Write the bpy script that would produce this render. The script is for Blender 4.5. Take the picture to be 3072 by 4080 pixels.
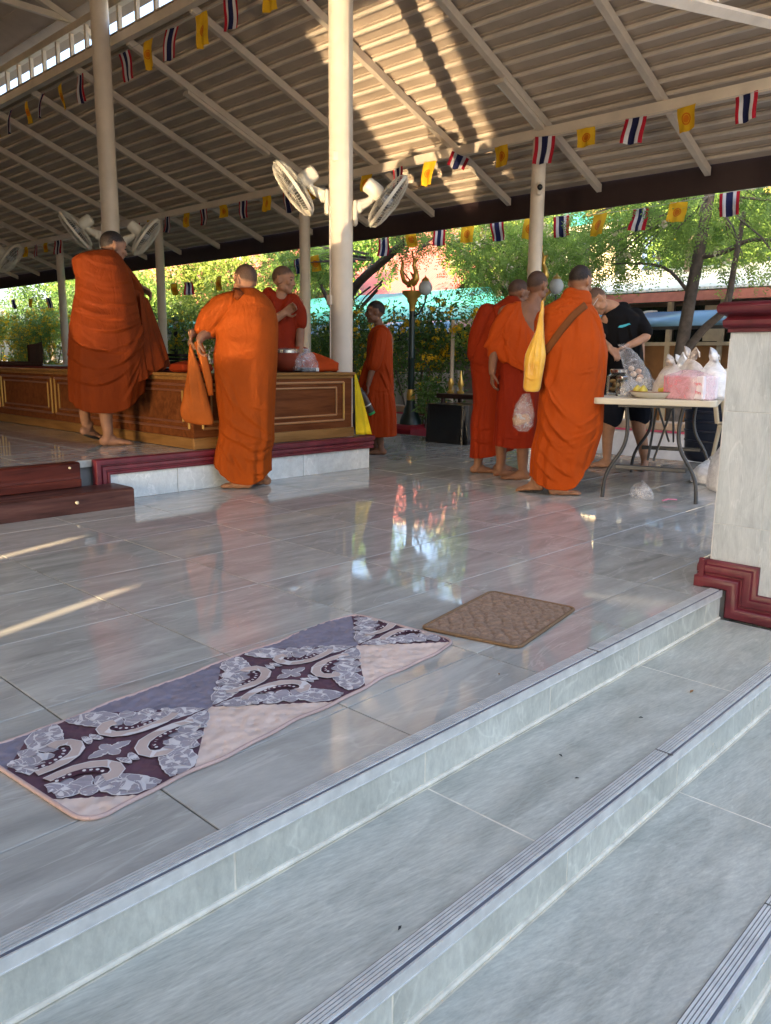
import bpy, bmesh, math, random
import numpy as np
from mathutils import Vector, Matrix, Euler, noise
R = math.radians
for o in list(bpy.data.objects): bpy.data.objects.remove(o)
sc = bpy.context.scene
COL = sc.collection
rng = random.Random(7)

# ------------------------------------------------------------------ camera
# world axes: +X runs across the pavilion (towards the garden), +Y runs along it, Z up, entrance floor z = 0
cam_d = bpy.data.cameras.new('camera'); cam = bpy.data.objects.new('camera', cam_d); COL.objects.link(cam)
cam_d.sensor_fit = 'VERTICAL'; cam_d.sensor_height = 36.0; cam_d.lens = 36.0*3173/4080
cam_d.clip_start = 0.05; cam_d.clip_end = 600
MW = Matrix(((0.69106678, 0.12996716, -0.71101002), (-0.72273354, 0.13664753, -0.67748335), (0.00910717, 0.98205702, 0.1883642)))
cam.matrix_world = Matrix.Translation((0, 0, 1.0)) @ MW.to_4x4()
sc.camera = cam

# ------------------------------------------------------------------ sky and sun
SUN_AZ = 19.0      # heading the light travels to, degrees from +X towards +Y
SUN_EL = 18.0
w = bpy.data.worlds.new('World'); sc.world = w; w.use_nodes = True
nt = w.node_tree; nt.nodes.clear()
sky = nt.nodes.new('ShaderNodeTexSky'); sky.sky_type = 'NISHITA'; sky.sun_disc = False
sky.sun_elevation = R(SUN_EL)
sx, sy = -math.cos(R(SUN_AZ)), -math.sin(R(SUN_AZ))       # where the sun stands
sky.sun_rotation = math.atan2(sx, sy)
sky.air_density = 0.8; sky.dust_density = 4.0; sky.ozone_density = 0.6
bg = nt.nodes.new('ShaderNodeBackground'); bg.inputs['Strength'].default_value = 0.15
wo = nt.nodes.new('ShaderNodeOutputWorld')
nt.links.new(sky.outputs[0], bg.inputs[0]); nt.links.new(bg.outputs[0], wo.inputs[0])
sun_d = bpy.data.lights.new('sun', 'SUN'); sun = bpy.data.objects.new('sun', sun_d); COL.objects.link(sun)
sun_d.energy = 5.0; sun_d.angle = R(0.4); sun_d.color = (1.0, 0.75, 0.47)
ld = Vector((-sx*math.cos(R(SUN_EL)), -sy*math.cos(R(SUN_EL)), -math.sin(R(SUN_EL))))
sun.rotation_euler = ld.to_track_quat('-Z', 'Y').to_euler(); sun.location = (-20, -8, 12)
vs = sc.view_settings
vs.view_transform = 'Standard'; vs.look = 'None'; vs.gamma = 1.0; vs.use_curve_mapping = False
vs.exposure = 2.6
cy = sc.cycles
cy.use_denoising = True
try: cy.denoiser = 'OPENIMAGEDENOISE'
except Exception: pass
cy.max_bounces = 10; cy.diffuse_bounces = 5; cy.glossy_bounces = 5; cy.transmission_bounces = 8; cy.transparent_max_bounces = 12
cy.sample_clamp_indirect = 0.0; cy.blur_glossy = 0.1
cy.use_adaptive_sampling = False
try:
    cy.use_guiding = True; cy.use_surface_guiding = True; cy.use_volume_guiding = False
except Exception: pass

# ------------------------------------------------------------------ helpers
def obj(name, me, mat=None, parent=None, loc=None, rot=None, smooth=False):
    o = bpy.data.objects.new(name, me); COL.objects.link(o)
    if mat is not None and len(me.materials) == 0:
        for m in (mat if isinstance(mat, (list, tuple)) else [mat]): me.materials.append(m)
    if parent is not None: o.parent = parent
    if loc is not None: o.location = loc
    if rot is not None: o.rotation_euler = rot
    if smooth:
        me.shade_smooth()
    return o
def tag(o, label=None, cat=None, group=None, kind=None):
    if label: o['label'] = label
    if cat: o['category'] = cat
    if group: o['group'] = group
    if kind: o['kind'] = kind
    return o
def thing(name, label, cat, loc=(0,0,0), rz=0.0, group=None):
    o = bpy.data.objects.new(name, None); COL.objects.link(o); o.empty_display_size = .1
    o.location = loc; o.rotation_euler = (0,0,rz)
    return tag(o, label, cat, group)
def struct(name, loc=(0,0,0)):
    o = bpy.data.objects.new(name, None); COL.objects.link(o); o.empty_display_size = .1; o.location = loc
    o['kind'] = 'structure'; return o
def copy_tree(o, parent=None):
    c = o.copy(); COL.objects.link(c)
    if parent is not None: c.parent = parent
    for ch in list(o.children): copy_tree(ch, c)
    return c
class MB:
    def __init__(s): s.v = []; s.f = []; s.m = []
    def add(s, vs, fs, mi=0, T=None):
        b = len(s.v)
        s.v += [tuple(T @ Vector(v)) for v in vs] if T is not None else [tuple(v) for v in vs]
        s.f += [tuple(b+i for i in f) for f in fs]; s.m += [mi]*len(fs); return s
    def box(s, c, d, mi=0, T=None, bev=0.0):
        x, y, z = c; a, b, h = d[0]/2, d[1]/2, d[2]/2
        if bev <= 0:
            vs = [(x+i*a, y+j*b, z+k*h) for k in (-1,1) for j in (-1,1) for i in (-1,1)]
            fs = [(0,2,3,1),(4,5,7,6),(0,1,5,4),(2,6,7,3),(0,4,6,2),(1,3,7,5)]
            return s.add(vs, fs, mi, T)
        e = min(bev, a*.9, b*.9, h*.9); vs = []
        for k in (-1,1):
            for j in (-1,1):
                for i in (-1,1):
                    vs += [(x+i*a, y+j*(b-e), z+k*(h-e)), (x+i*(a-e), y+j*b, z+k*(h-e)), (x+i*(a-e), y+j*(b-e), z+k*h)]
        def I(i, j, k, t): return ((k*2+j)*2+i)*3+t
        fs = []
        fs += [(I(0,0,0,0),I(0,0,1,0),I(0,1,1,0),I(0,1,0,0)),(I(1,0,0,0),I(1,1,0,0),I(1,1,1,0),I(1,0,1,0))]
        fs += [(I(0,0,0,1),I(1,0,0,1),I(1,0,1,1),I(0,0,1,1)),(I(0,1,0,1),I(0,1,1,1),I(1,1,1,1),I(1,1,0,1))]
        fs += [(I(0,0,0,2),I(0,1,0,2),I(1,1,0,2),I(1,0,0,2)),(I(0,0,1,2),I(1,0,1,2),I(1,1,1,2),I(0,1,1,2))]
        for j in (0,1):
            for k in (0,1):
                q = (I(0,j,k,1),I(1,j,k,1),I(1,j,k,2),I(0,j,k,2)); fs.append(q if (j+k)%2 == 1 else q[::-1])
        for i in (0,1):
            for k in (0,1):
                q = (I(i,0,k,0),I(i,1,k,0),I(i,1,k,2),I(i,0,k,2)); fs.append(q[::-1] if (i+k)%2 == 1 else q)
            for j in (0,1):
                q = (I(i,j,0,0),I(i,j,1,0),I(i,j,1,1),I(i,j,0,1)); fs.append(q if (i+j)%2 == 1 else q[::-1])
        for i in (0,1):
            for j in (0,1):
                for k in (0,1):
                    q = (I(i,j,k,0),I(i,j,k,1),I(i,j,k,2)); fs.append(q if (i+j+k)%2 == 1 else q[::-1])
        return s.add(vs, fs, mi, T)
    def tube(s, pts, rads, n=10, mi=0, cap=True, T=None, flat=None):
        pts = [Vector(p) for p in pts]
        if not isinstance(rads, list): rads = [rads]*len(pts)
        tg = []
        for i in range(len(pts)):
            d = pts[min(i+1, len(pts)-1)]-pts[max(i-1, 0)]
            tg.append(d.normalized() if d.length > 1e-9 else Vector((0,0,1)))
        up = Vector((0,0,1)) if abs(tg[0].z) < .9 else Vector((1,0,0))
        a = tg[0].cross(up).normalized(); vs = []
        for i, p in enumerate(pts):
            a = (a-tg[i]*a.dot(tg[i])).normalized(); b = tg[i].cross(a)
            for k in range(n):
                t = 2*math.pi*k/n; r = rads[i]
                if isinstance(r, (list, tuple)): ra, rb = r
                else: ra = rb = r
                vs.append(p+a*ra*math.cos(t)+b*rb*math.sin(t))
        fs = [(i*n+k, i*n+(k+1)%n, (i+1)*n+(k+1)%n, (i+1)*n+k) for i in range(len(pts)-1) for k in range(n)]
        if cap: fs += [tuple(range(n-1, -1, -1)), tuple((len(pts)-1)*n+k for k in range(n))]
        return s.add(vs, fs, mi, T)
    def lathe(s, prof, n=20, mi=0, T=None, cap=True):
        vs = [(r*math.cos(2*math.pi*k/n), r*math.sin(2*math.pi*k/n), z) for r, z in prof for k in range(n)]
        fs = [(i*n+k, i*n+(k+1)%n, (i+1)*n+(k+1)%n, (i+1)*n+k) for i in range(len(prof)-1) for k in range(n)]
        if cap: fs += [tuple(range(n-1, -1, -1)), tuple((len(prof)-1)*n+k for k in range(n))]
        return s.add(vs, fs, mi, T)
    def prism(s, poly, axis, a0, a1, mi=0, T=None):
        # poly: list of 2D points, extruded along axis from a0 to a1 ('x': (y,z); 'y': (x,z); 'z': (x,y))
        n = len(poly)
        def P(p, a): return (a, p[0], p[1]) if axis == 'x' else ((p[0], a, p[1]) if axis == 'y' else (p[0], p[1], a))
        vs = [P(p, a0) for p in poly]+[P(p, a1) for p in poly]
        fs = [(i, (i+1)%n, n+(i+1)%n, n+i) for i in range(n)]+[tuple(range(n-1, -1, -1)), tuple(range(n, 2*n))]
        return s.add(vs, fs, mi, T)
    def ell(s, c, r, nu=16, nv=10, mi=0, T=None, rot=None):
        M_ = Euler(rot).to_matrix() if rot else None
        vs = []
        for i in range(nv+1):
            ph = math.pi*i/nv
            for k in range(nu):
                t = 2*math.pi*k/nu
                p = Vector((r[0]*math.sin(ph)*math.cos(t), r[1]*math.sin(ph)*math.sin(t), -r[2]*math.cos(ph)))
                if M_: p = M_ @ p
                vs.append((p.x+c[0], p.y+c[1], p.z+c[2]))
        fs = []
        for i in range(nv):
            for k in range(nu):
                q = (i*nu+k, i*nu+(k+1)%nu, (i+1)*nu+(k+1)%nu, (i+1)*nu+k)
                if i == 0: q = (k, nu+(k+1)%nu, nu+k)
                elif i == nv-1: q = (i*nu+k, i*nu+(k+1)%nu, (i+1)*nu+k)
                fs.append(q)
        return s.add(vs, fs, mi, T)
    def mesh(s, name='m'):
        me = bpy.data.meshes.new(name); me.from_pydata(s.v, [], s.f)
        if any(s.m): me.polygons.foreach_set('material_index', s.m)
        me.update(); return me
    def recalc(s, name='m'):
        me = s.mesh(name); bm = bmesh.new(); bm.from_mesh(me)
        bmesh.ops.recalc_face_normals(bm, faces=bm.faces); bm.to_mesh(me); bm.free(); return me
    def build(s, name, mat, parent=None, smooth=False, loc=None, rot=None):
        return obj(name, s.recalc(name), mat, parent, loc, rot, smooth)
def smooth_angle(o, deg=40):
    me = o.data; me.shade_smooth()
    try: me.set_sharp_from_angle(angle=R(deg))
    except Exception: pass
    return o

# ------------------------------------------------------------------ procedural materials
class N:
    def __init__(s, name):
        s.mat = bpy.data.materials.new(name); s.mat.use_nodes = True; s.t = s.mat.node_tree
        s.b = s.t.nodes['Principled BSDF']; s.out = s.t.nodes['Material Output']
    def n(s, typ, **kw):
        nd = s.t.nodes.new('ShaderNode'+typ)
        for k, v in kw.items():
            if k.startswith('_'): setattr(nd, k[1:], v)
            else:
                key = int(k[1:]) if k[0] == 'i' and k[1:].isdigit() else k.replace('_', ' ')
                nd.inputs[key].default_value = v
        return nd
    def l(s, a, b): s.t.links.new(a, b)
    def set(s, **kw):
        for k, v in kw.items():
            key = {'color': 'Base Color', 'rough': 'Roughness', 'metal': 'Metallic', 'spec': 'Specular IOR Level', 'coat': 'Coat Weight',
                   'coatr': 'Coat Roughness', 'trans': 'Transmission Weight', 'ior': 'IOR', 'alpha': 'Alpha', 'sheen': 'Sheen Weight',
                   'sss': 'Subsurface Weight', 'em': 'Emission Strength', 'emc': 'Emission Color'}[k]
            if k in ('color', 'emc') and len(v) == 3: v = (*v, 1)
            s.b.inputs[key].default_value = v
        return s
    def ramp(s, fac, stops):
        r = s.n('ValToRGB'); e = r.color_ramp.elements
        while len(e) > 1: e.remove(e[-1])
        e[0].position = stops[0][0]; e[0].color = (*stops[0][1], 1)
        for p, c in stops[1:]:
            q = e.new(p); q.color = (*c, 1)
        s.l(fac, r.inputs[0]); return r
    def coords(s, kind='Object', scale=(1,1,1), rot=(0,0,0), rand=0.0):
        tc = s.n('TexCoord'); mp = s.n('Mapping'); mp.inputs['Scale'].default_value = scale; mp.inputs['Rotation'].default_value = rot
        s.l(tc.outputs[kind], mp.inputs[0])
        if rand:
            oi = s.n('ObjectInfo'); vm = s.n('VectorMath', _operation='SCALE'); vm.inputs[0].default_value = (17.3*rand, 9.1*rand, 5.7*rand)
            s.l(oi.outputs['Random'], vm.inputs['Scale']); s.l(vm.outputs[0], mp.inputs['Location'])
        return mp.outputs[0]
    def bump(s, h, strength=.3, dist=.01):
        b = s.n('Bump'); b.inputs['Strength'].default_value = strength; b.inputs['Distance'].default_value = dist
        s.l(h, b.inputs['Height']); s.l(b.outputs[0], s.b.inputs['Normal']); return b
    def mix(s, fac, a, b, mode='MIX'):
        m = s.n('Mix', _data_type='RGBA', _blend_type=mode)
        for v, i in ((fac, 0), (a, 6), (b, 7)):
            if hasattr(v, 'is_output'): s.l(v, m.inputs[i])
            else: m.inputs[i].default_value = v if i == 0 else (*v, 1)
        return m.outputs[2]
def plain(name, color, rough=.5, metal=0.0, var=.12, scale=6.0, bump=0.0, spec=.5, kind='Object', rand=0.0, **kw):
    m = N(name); m.set(rough=rough, metal=metal, spec=spec, **kw)
    v = m.coords(kind, (1,1,1), rand=rand)
    t = m.n('TexNoise', Scale=scale, Detail=5.0, Roughness=.6); m.l(v, t.inputs['Vector'])
    lo = tuple(max(0, c*(1-var)) for c in color); hi = tuple(min(1, c*(1+var)) for c in color)
    r = m.ramp(t.outputs[0], [(.3, lo), (.7, hi)]); m.l(r.outputs[0], m.b.inputs['Base Color'])
    if bump:
        t2 = m.n('TexNoise', Scale=scale*8, Detail=4.0); m.l(v, t2.inputs['Vector']); m.bump(t2.outputs[0], bump, .004)
    return m.mat
def marble(name, base, dark, light, rough, scale=1.0, rot=.6, bumpw=0.0, rand=1.0, kind='Object', spec=.5, vein=.5, bdist=.002, grain=.45):
    m = N(name); m.set(spec=spec)
    v = m.coords(kind, (scale, scale, scale), (0, 0, 0), rand=rand)
    st = m.n('Mapping'); st.inputs['Rotation'].default_value = (0, 0, rot)
    if rand:
        oi2 = m.n('ObjectInfo'); mr0 = m.n('MapRange'); mr0.inputs[3].default_value = rot-.55; mr0.inputs[4].default_value = rot+.55; cx0 = m.n('CombineXYZ'); m.l(oi2.outputs['Random'], mr0.inputs[0]); m.l(mr0.outputs[0], cx0.inputs[2]); m.l(cx0.outputs[0], st.inputs['Rotation'])
    st.inputs['Scale'].default_value = (1.0, 4.2, 1.0); m.l(v, st.inputs[0])
    n1 = m.n('TexNoise', Scale=1.7, Detail=9.0, Roughness=.62, Distortion=.7); m.l(st.outputs[0], n1.inputs['Vector'])
    r1 = m.ramp(n1.outputs[0], [(.27, dark), (.5, base), (.75, light)])
    # thin pale veins
    n2 = m.n('TexNoise', Scale=.9, Detail=4.0, Distortion=1.6); m.l(st.outputs[0], n2.inputs['Vector'])
    s_ = m.n('Math', _operation='SUBTRACT', i1=.52); m.l(n2.outputs[0], s_.inputs[0])
    a_ = m.n('Math', _operation='ABSOLUTE'); m.l(s_.outputs[0], a_.inputs[0])
    rv = m.ramp(a_.outputs[0], [(0, (vein, vein, vein)), (.012, (0, 0, 0))])
    c1 = m.mix(rv.outputs[0], r1.outputs[0], tuple(min(1, c*1.35+.05) for c in light))
    # fine speckle
    st3 = m.n('Mapping'); st3.inputs['Scale'].default_value = (1.0, 2.6, 1.0); m.l(st.outputs[0], st3.inputs[0]); n3 = m.n('TexNoise', Scale=15.0, Detail=6.0, Roughness=.72, Distortion=.3); m.l(st3.outputs[0], n3.inputs['Vector'])
    r3 = m.ramp(n3.outputs[0], [(.32, (.70, .70, .71)), (.66, (1.14, 1.14, 1.13))])
    c2 = m.mix(grain, c1, r3.outputs[0], 'MULTIPLY')
    m.l(c2, m.b.inputs['Base Color'])
    n4 = m.n('TexNoise', Scale=3.0, Detail=5.0); m.l(v, n4.inputs['Vector'])
    mr = m.n('MapRange'); mr.inputs[1].default_value = .35; mr.inputs[2].default_value = .7; mr.inputs[3].default_value = rough*.6; mr.inputs[4].default_value = rough*1.9; m.l(n4.outputs[0], mr.inputs[0]); m.l(mr.outputs[0], m.b.inputs['Roughness'])
    if bumpw:
        n5 = m.n('TexNoise', Scale=7.0, Detail=2.0); m.l(v, n5.inputs['Vector']); m.bump(n5.outputs[0], bumpw, bdist)
    return m.mat
def wood(name, dark, mid, light, rough=.35, axis=0, scale=1.0, coat=.2, rand=1.0):
    m = N(name); m.set(rough=rough, coat=coat, coatr=.3, spec=.08)
    sc_ = [9.0, 9.0, 9.0]; sc_[axis] = .8
    v = m.coords('Object', tuple(x*scale for x in sc_), rand=rand)
    n1 = m.n('TexNoise', Scale=2.2, Detail=8.0, Roughness=.6, Distortion=.5); m.l(v, n1.inputs['Vector'])
    r = m.ramp(n1.outputs[0], [(.3, dark), (.52, mid), (.75, light)]); m.l(r.outputs[0], m.b.inputs['Base Color'])
    m.bump(n1.outputs[0], .15, .003); return m.mat
def cloth(name, color, dark=.75, rough=.75, weave=900.0, sheen=.0, crease=0.0):
    m = N(name); m.set(rough=rough, sheen=sheen, spec=.12)
    v = m.coords('Object')
    n1 = m.n('TexNoise', Scale=5.0, Detail=5.0, Roughness=.6); m.l(v, n1.inputs['Vector'])
    r = m.ramp(n1.outputs[0], [(.3, tuple(c*dark for c in color)), (.7, color)]); m.l(r.outputs[0], m.b.inputs['Base Color'])
    n2 = m.n('TexNoise', Scale=45.0, Detail=5.0); m.l(v, n2.inputs['Vector'])
    if not crease: m.bump(n2.outputs[0], .25, .004); return m.mat
    # drape creases: ridged, stretched down the cloth
    mp = m.n('Mapping'); mp.inputs['Rotation'].default_value = (.0, .55, .0); mp.inputs['Scale'].default_value = (1.0, 1.0, .34); m.l(v, mp.inputs[0])
    n3 = m.n('TexNoise', Scale=9.0, Detail=4.0, Roughness=.55, Distortion=.9); m.l(mp.outputs[0], n3.inputs['Vector'])
    s3 = m.n('Math', _operation='SUBTRACT', i1=.5); m.l(n3.outputs[0], s3.inputs[0]); a3 = m.n('Math', _operation='ABSOLUTE'); m.l(s3.outputs[0], a3.inputs[0]); p3 = m.n('Math', _operation='POWER', i1=.6); m.l(a3.outputs[0], p3.inputs[0])
    ad = m.n('Math', _operation='MULTIPLY_ADD', i1=.06); m.l(n2.outputs[0], ad.inputs[0]); m.l(p3.outputs[0], ad.inputs[2])
    m.bump(ad.outputs[0], crease, .03); return m.mat
mt = {}
mt['floor'] = marble('polished grey marble', (.41, .405, .37), (.275, .275, .25), (.55, .545, .50), .036, 1.0, .75, .05, vein=.2, grain=.22)
mt['floor_mirror'] = marble('mirror-like polished marble', (.275, .30, .325), (.15, .165, .185), (.44, .46, .48), .015, 1.0, .75, 0, spec=.5)
bpy.data.materials['mirror-like polished marble'].node_tree.nodes['Principled BSDF'].inputs['IOR'].default_value = 1.9  # unseen paving made extra reflective to bounce the sun onto the roof
mt['step'] = marble('matt grey stone tile', (.46, .465, .405), (.325, .335, .29), (.595, .60, .525), .55, 1.2, .7, .5, vein=.12, grain=.75)
mt['riser'] = marble('pale grey stone tile', (.545, .55, .485), (.415, .425, .375), (.67, .675, .60), .45, 1.5, 1.2, .2, vein=.25, grain=.6)
mt['marble_white'] = marble('white marble tile', (.61, .645, .64), (.44, .47, .47), (.73, .75, .735), .25, 1.6, .5, .05, vein=.3)
mt['grout'] = plain('cream grout', (.72, .68, .57), .8, var=.2, scale=14)
mt['grout_dark'] = plain('grey floor grout', (.17, .175, .18), .7)
mt['alu'] = plain('brushed aluminium', (.68, .68, .65), .42, .3, var=.14, scale=20)
mt['alu_groove'] = plain('dark nosing groove', (.12, .12, .12), .6)
mt['alu_blue'] = plain('blue edge film', (.12, .135, .17), .4)
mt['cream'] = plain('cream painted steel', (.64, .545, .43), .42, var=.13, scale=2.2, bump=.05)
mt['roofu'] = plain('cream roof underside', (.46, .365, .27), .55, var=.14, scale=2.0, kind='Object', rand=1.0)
mt['fascia'] = plain('dark brown fascia board', (.035, .018, .018), .5)
mt['redpaint'] = plain('dark red gloss paint', (.135, .016, .025), .34, var=.35, scale=9, bump=.15)
mt['wood_red'] = wood('red brown varnished wood', (.035, .008, .006), (.085, .018, .012), (.13, .03, .018), .35, 0)
mt['wood_step'] = wood('worn dark wood', (.035, .014, .012), (.085, .035, .028), (.15, .075, .06), .42, 0)
mt['wood_gold'] = wood('light brown base board', (.17, .08, .022), (.26, .13, .04), (.33, .17, .06), .35, 0)
mt['gold_trim'] = plain('gold painted moulding', (.40, .19, .07), .35, .25)
mt['gold_bright'] = plain('bright gold bead', (.55, .33, .09), .3, .5)
# ------------------------------------------------------------------ ground
g = MB(); g.add([(-300,-300,-.62),(300,-300,-.62),(300,300,-.62),(-300,300,-.62)], [(0,1,2,3)])
mt['ground'] = plain('pale concrete yard', (.33, .31, .28), .85, var=.25, scale=.6, bump=.3)
ground = g.build('ground', mt['ground']); ground['kind'] = 'structure'

# ------------------------------------------------------------------ pavilion floor with its tiles
floor = struct('pavilion_floor')
NY = 1.272                                   # front edge of the top step
g = MB()
g.box((.5, 19.6, -.33), (15.2, 36.6, .56))
g.build('slab', mt['grout_dark'], floor)
g = MB(); g.box((-3.53, 19.62, -.026), (7.1, 36.6, .052)); g.build('side_paving', mt['floor_mirror'], floor)
g = MB(); g.box((6.7, 23.4, -.026), (2.6, 25.0, .052)); g.build('far_paving', mt['floor'], floor)
TX, TY, X0, Y0 = .62, .615, .885-.62, 1.58
tile_me = {}
def tile(w_, d_):
    k = (round(w_, 3), round(d_, 3))
    if k not in tile_me:
        me = MB().box((0,0,0), (w_-.004, d_-.004, .05), bev=.0015).recalc('tile'); me.materials.append(mt['floor']); tile_me[k] = me
    return tile_me[k]
xs = [.03]+[X0+TX*i for i in range(0, 13)]+[8.02]
ys = [NY+.051, Y0]+[Y0+TY*i for i in range(1, 16)]
for i in range(len(xs)-1):
    for j in range(len(ys)-1):
        a, b, c, d = xs[i], xs[i+1], ys[j], ys[j+1]
        if c > 5.2 and b < 5.35: continue
        if b-a < .05: continue
        o = obj('tile', tile(b-a, d-c), None, floor, ((a+b)/2, (c+d)/2, -.0255+rng.uniform(-.0006, .0)))
        o.rotation_euler = (rng.uniform(-.0012, .0012), rng.uniform(-.0012, .0012), 0)

# ------------------------------------------------------------------ entrance steps: treads, risers, grout and ribbed nosings
steps = struct('entrance_steps')
RISE = .125
SY = [NY, .868, .448, .03, -.39]              # front edges of the treads going down
SX1 = 3.5
def tile_s(w_, d_, h_, m):
    k = (round(w_, 3), round(d_, 3), round(h_, 3), m)
    if k not in tile_me:
        me = MB().box((0,0,0), (w_-.004, d_-.002, h_), bev=.0015).recalc('tile'); me.materials.append(mt[m]); tile_me[k] = me
    return tile_me[k]
for k in range(5):
    z = -RISE*k; yf = SY[k]
    g = MB()
    if k: g.box(((-2.4+SX1)/2, (yf+SY[k-1])/2+.2, z-.15), (SX1+2.4, SY[k-1]-yf+.3, .25)); g.build('step_core', mt['grout_dark'], steps)
    # ribbed metal nosing
    g = MB(); L0, L1 = (-2.4, SX1)
    g.box(((L0+L1)/2, yf+.0215, z+.0015), (L1-L0, .055, .007))
    for q in range(5):
        g.box(((L0+L1)/2, yf+.0130+q*.0078, z+.0062), (L1-L0, .0055, .0034))
    g.prism([(yf-.007, z+.0052), (yf-.007, z-.019), (yf-.0045, z-.019), (yf-.001, z+.0052)], 'x', L0, L1); g.box(((L0+L1)/2, yf-.0045, z+.0066), (L1-L0, .004, .0026)); g.box(((L0+L1)/2, yf-.0078, z-.0195), (L1-L0, .0022, .0025))
    g.build('nosing', mt['alu'], steps)
    g = MB()
    for q in range(5): g.box(((L0+L1)/2, yf+.0169+q*.0078, z+.0056), (L1-L0, .0026, .0012))
    g.build('nosing_groove', mt['alu_groove'], steps)  # dark strips laid between the ribs
    g = MB(); g.box(((L0+L1)/2, yf+.0040, z+.0056), (L1-L0, .0062, .0012)); g.build('nosing_film', mt['alu_blue'], steps)
    for q, xx in enumerate((.35+.21*k, 2.42-.3*k)):
        g = MB(); g.box((xx, yf+.0215, z+.0056), (.003, .054, .008)); g.build('nosing_joint', mt['alu_groove'], steps)
    # risers below this tread
    off = {0: .882, 1: .942, 2: .80, 3: .6, 4: .9}[k]
    cuts = [-2.4]+[off+.615*i for i in range(-5, 6) if -2.3 < off+.615*i < SX1-.05]+[SX1]
    for i in range(len(cuts)-1):
        obj('riser_tile', tile_s(cuts[i+1]-cuts[i], .016, RISE-.012, 'riser'), None, steps, ((cuts[i]+cuts[i+1])/2, yf+.006, z-.008-(RISE-.012)/2))
    g = MB(); g.box(((L0+L1)/2, yf-.004, z-RISE+.005), (L1-L0, .014, .012), bev=.004)
    g.build('grout_line', mt['grout'], steps)
    g = MB(); g.box(((L0+L1)/2, yf+.0085, z-RISE/2-.004), (L1-L0, .0175, RISE-.016)); g.build('riser_bed', mt['grout'], steps)
    # tread tiles of the tread below
    if k < 4:
        y1, y0 = yf-.011, SY[k+1]+.050; off = {0: .882, 1: .942, 2: .80, 3: .6}[k]; zz = -RISE*(k+1)
        cuts = [-2.4]+[off+.615*i for i in range(-5, 6) if -2.3 < off+.615*i < SX1-.05]+[SX1]
        cuts = [c for q, c in enumerate(cuts) if q in (0, len(cuts)-1) or q % 2 == 0] if k else [c for q, c in enumerate(cuts) if q in (0, len(cuts)-1) or q % 2 == 1]
        for i in range(len(cuts)-1):
            obj('tread_tile', tile_s(cuts[i+1]-cuts[i], y1-y0, .03, 'step'), None, steps, ((cuts[i]+cuts[i+1])/2, (y0+y1)/2, zz-.0165))
        g = MB(); g.box(((L0+L1)/2, (y0+y1)/2, zz-.012), (L1-L0, y1-y0+.01, .02)); g.build('tread_bed', mt['grout'], steps)
g = MB(); g.box((.4, -2.6, -.56), (6.0, 4.5, .06)); g.build('lower_landing', mt['step'], steps)

# ------------------------------------------------------------------ marble pier at the stair side
def moulding_profile(h, out):
    # (outward, up) bands of a stepped, rounded moulding
    return [(0,0),(out*.8,0),(out*.98,h*.06),(out,h*.2),(out*.98,h*.36),(out*.82,h*.42),(out*.55,h*.45),(out*.55,h*.52),(out*.72,h*.56),(out*.76,h*.68),(out*.7,h*.8),(out*.42,h*.84),(out*.38,h*.97),(out*.3,h),(0,h)]
pier = thing('marble_pier', 'white marble stair pier with dark red cap and stepped red base', 'pier', (3.56, 0, 0))
PY0, PY1 = .55, 1.352
g = MB(); g.box((.322, (PY0+PY1)/2, .24), (.633, PY1-PY0+.008, 1.72)); g.build('core', plain('white tile joint', (.72,.71,.68), .7), pier)
zc = [-.60, -.16, .29, .79, 1.128]
yc = [PY0, .70, 1.15, PY1]
for a in range(len(zc)-1):
    for b in range(len(yc)-1):
        obj('tile', tile_s(.022, yc[b+1]-yc[b]+.0005, zc[a+1]-zc[a]-.002, 'marble_white'), None, pier, (.012, (yc[b]+yc[b+1])/2, (zc[a]+zc[a+1])/2))
    obj('tile', tile_s(.62, .018, zc[a+1]-zc[a]-.003, 'marble_white'), None, pier, (.325, PY1+.0, (zc[a]+zc[a+1])/2))
    obj('tile', tile_s(.62, .018, zc[a+1]-zc[a]-.003, 'marble_white'), None, pier, (.325, PY0-.0, (zc[a]+zc[a+1])/2))
g = MB()
def ring_mould(g, prof, x0, x1, y0, y1, z0):
    loop = []
    for o_, u_ in prof:
        loop.append([(x0-o_, y0-o_, z0+u_), (x1+o_, y0-o_, z0+u_), (x1+o_, y1+o_, z0+u_), (x0-o_, y1+o_, z0+u_)])
    n = len(loop); vs = [p for l in loop for p in l]
    fs = [(i*4+k, i*4+(k+1)%4, (i+1)*4+(k+1)%4, (i+1)*4+k) for i in range(n-1) for k in range(4)]
    fs += [(3,2,1,0), tuple((n-1)*4+k for k in range(4))]
    g.add(vs, fs)
capp = [(0,0),(.012,0),(.014,.02),(.03,.03),(.034,.05),(.034,.07),(.024,.08),(.02,.092),(.03,.098),(.05,.108),(.058,.125),(.06,.148),(.055,.165),(.04,.178),(0,.182)]
ring_mould(g, [(o_*.85, u_*.70) for o_, u_ in capp], .004, .64, PY0, PY1, 1.128)
smooth_angle(g.build('cap', mt['redpaint'], pier), 50)
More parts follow.
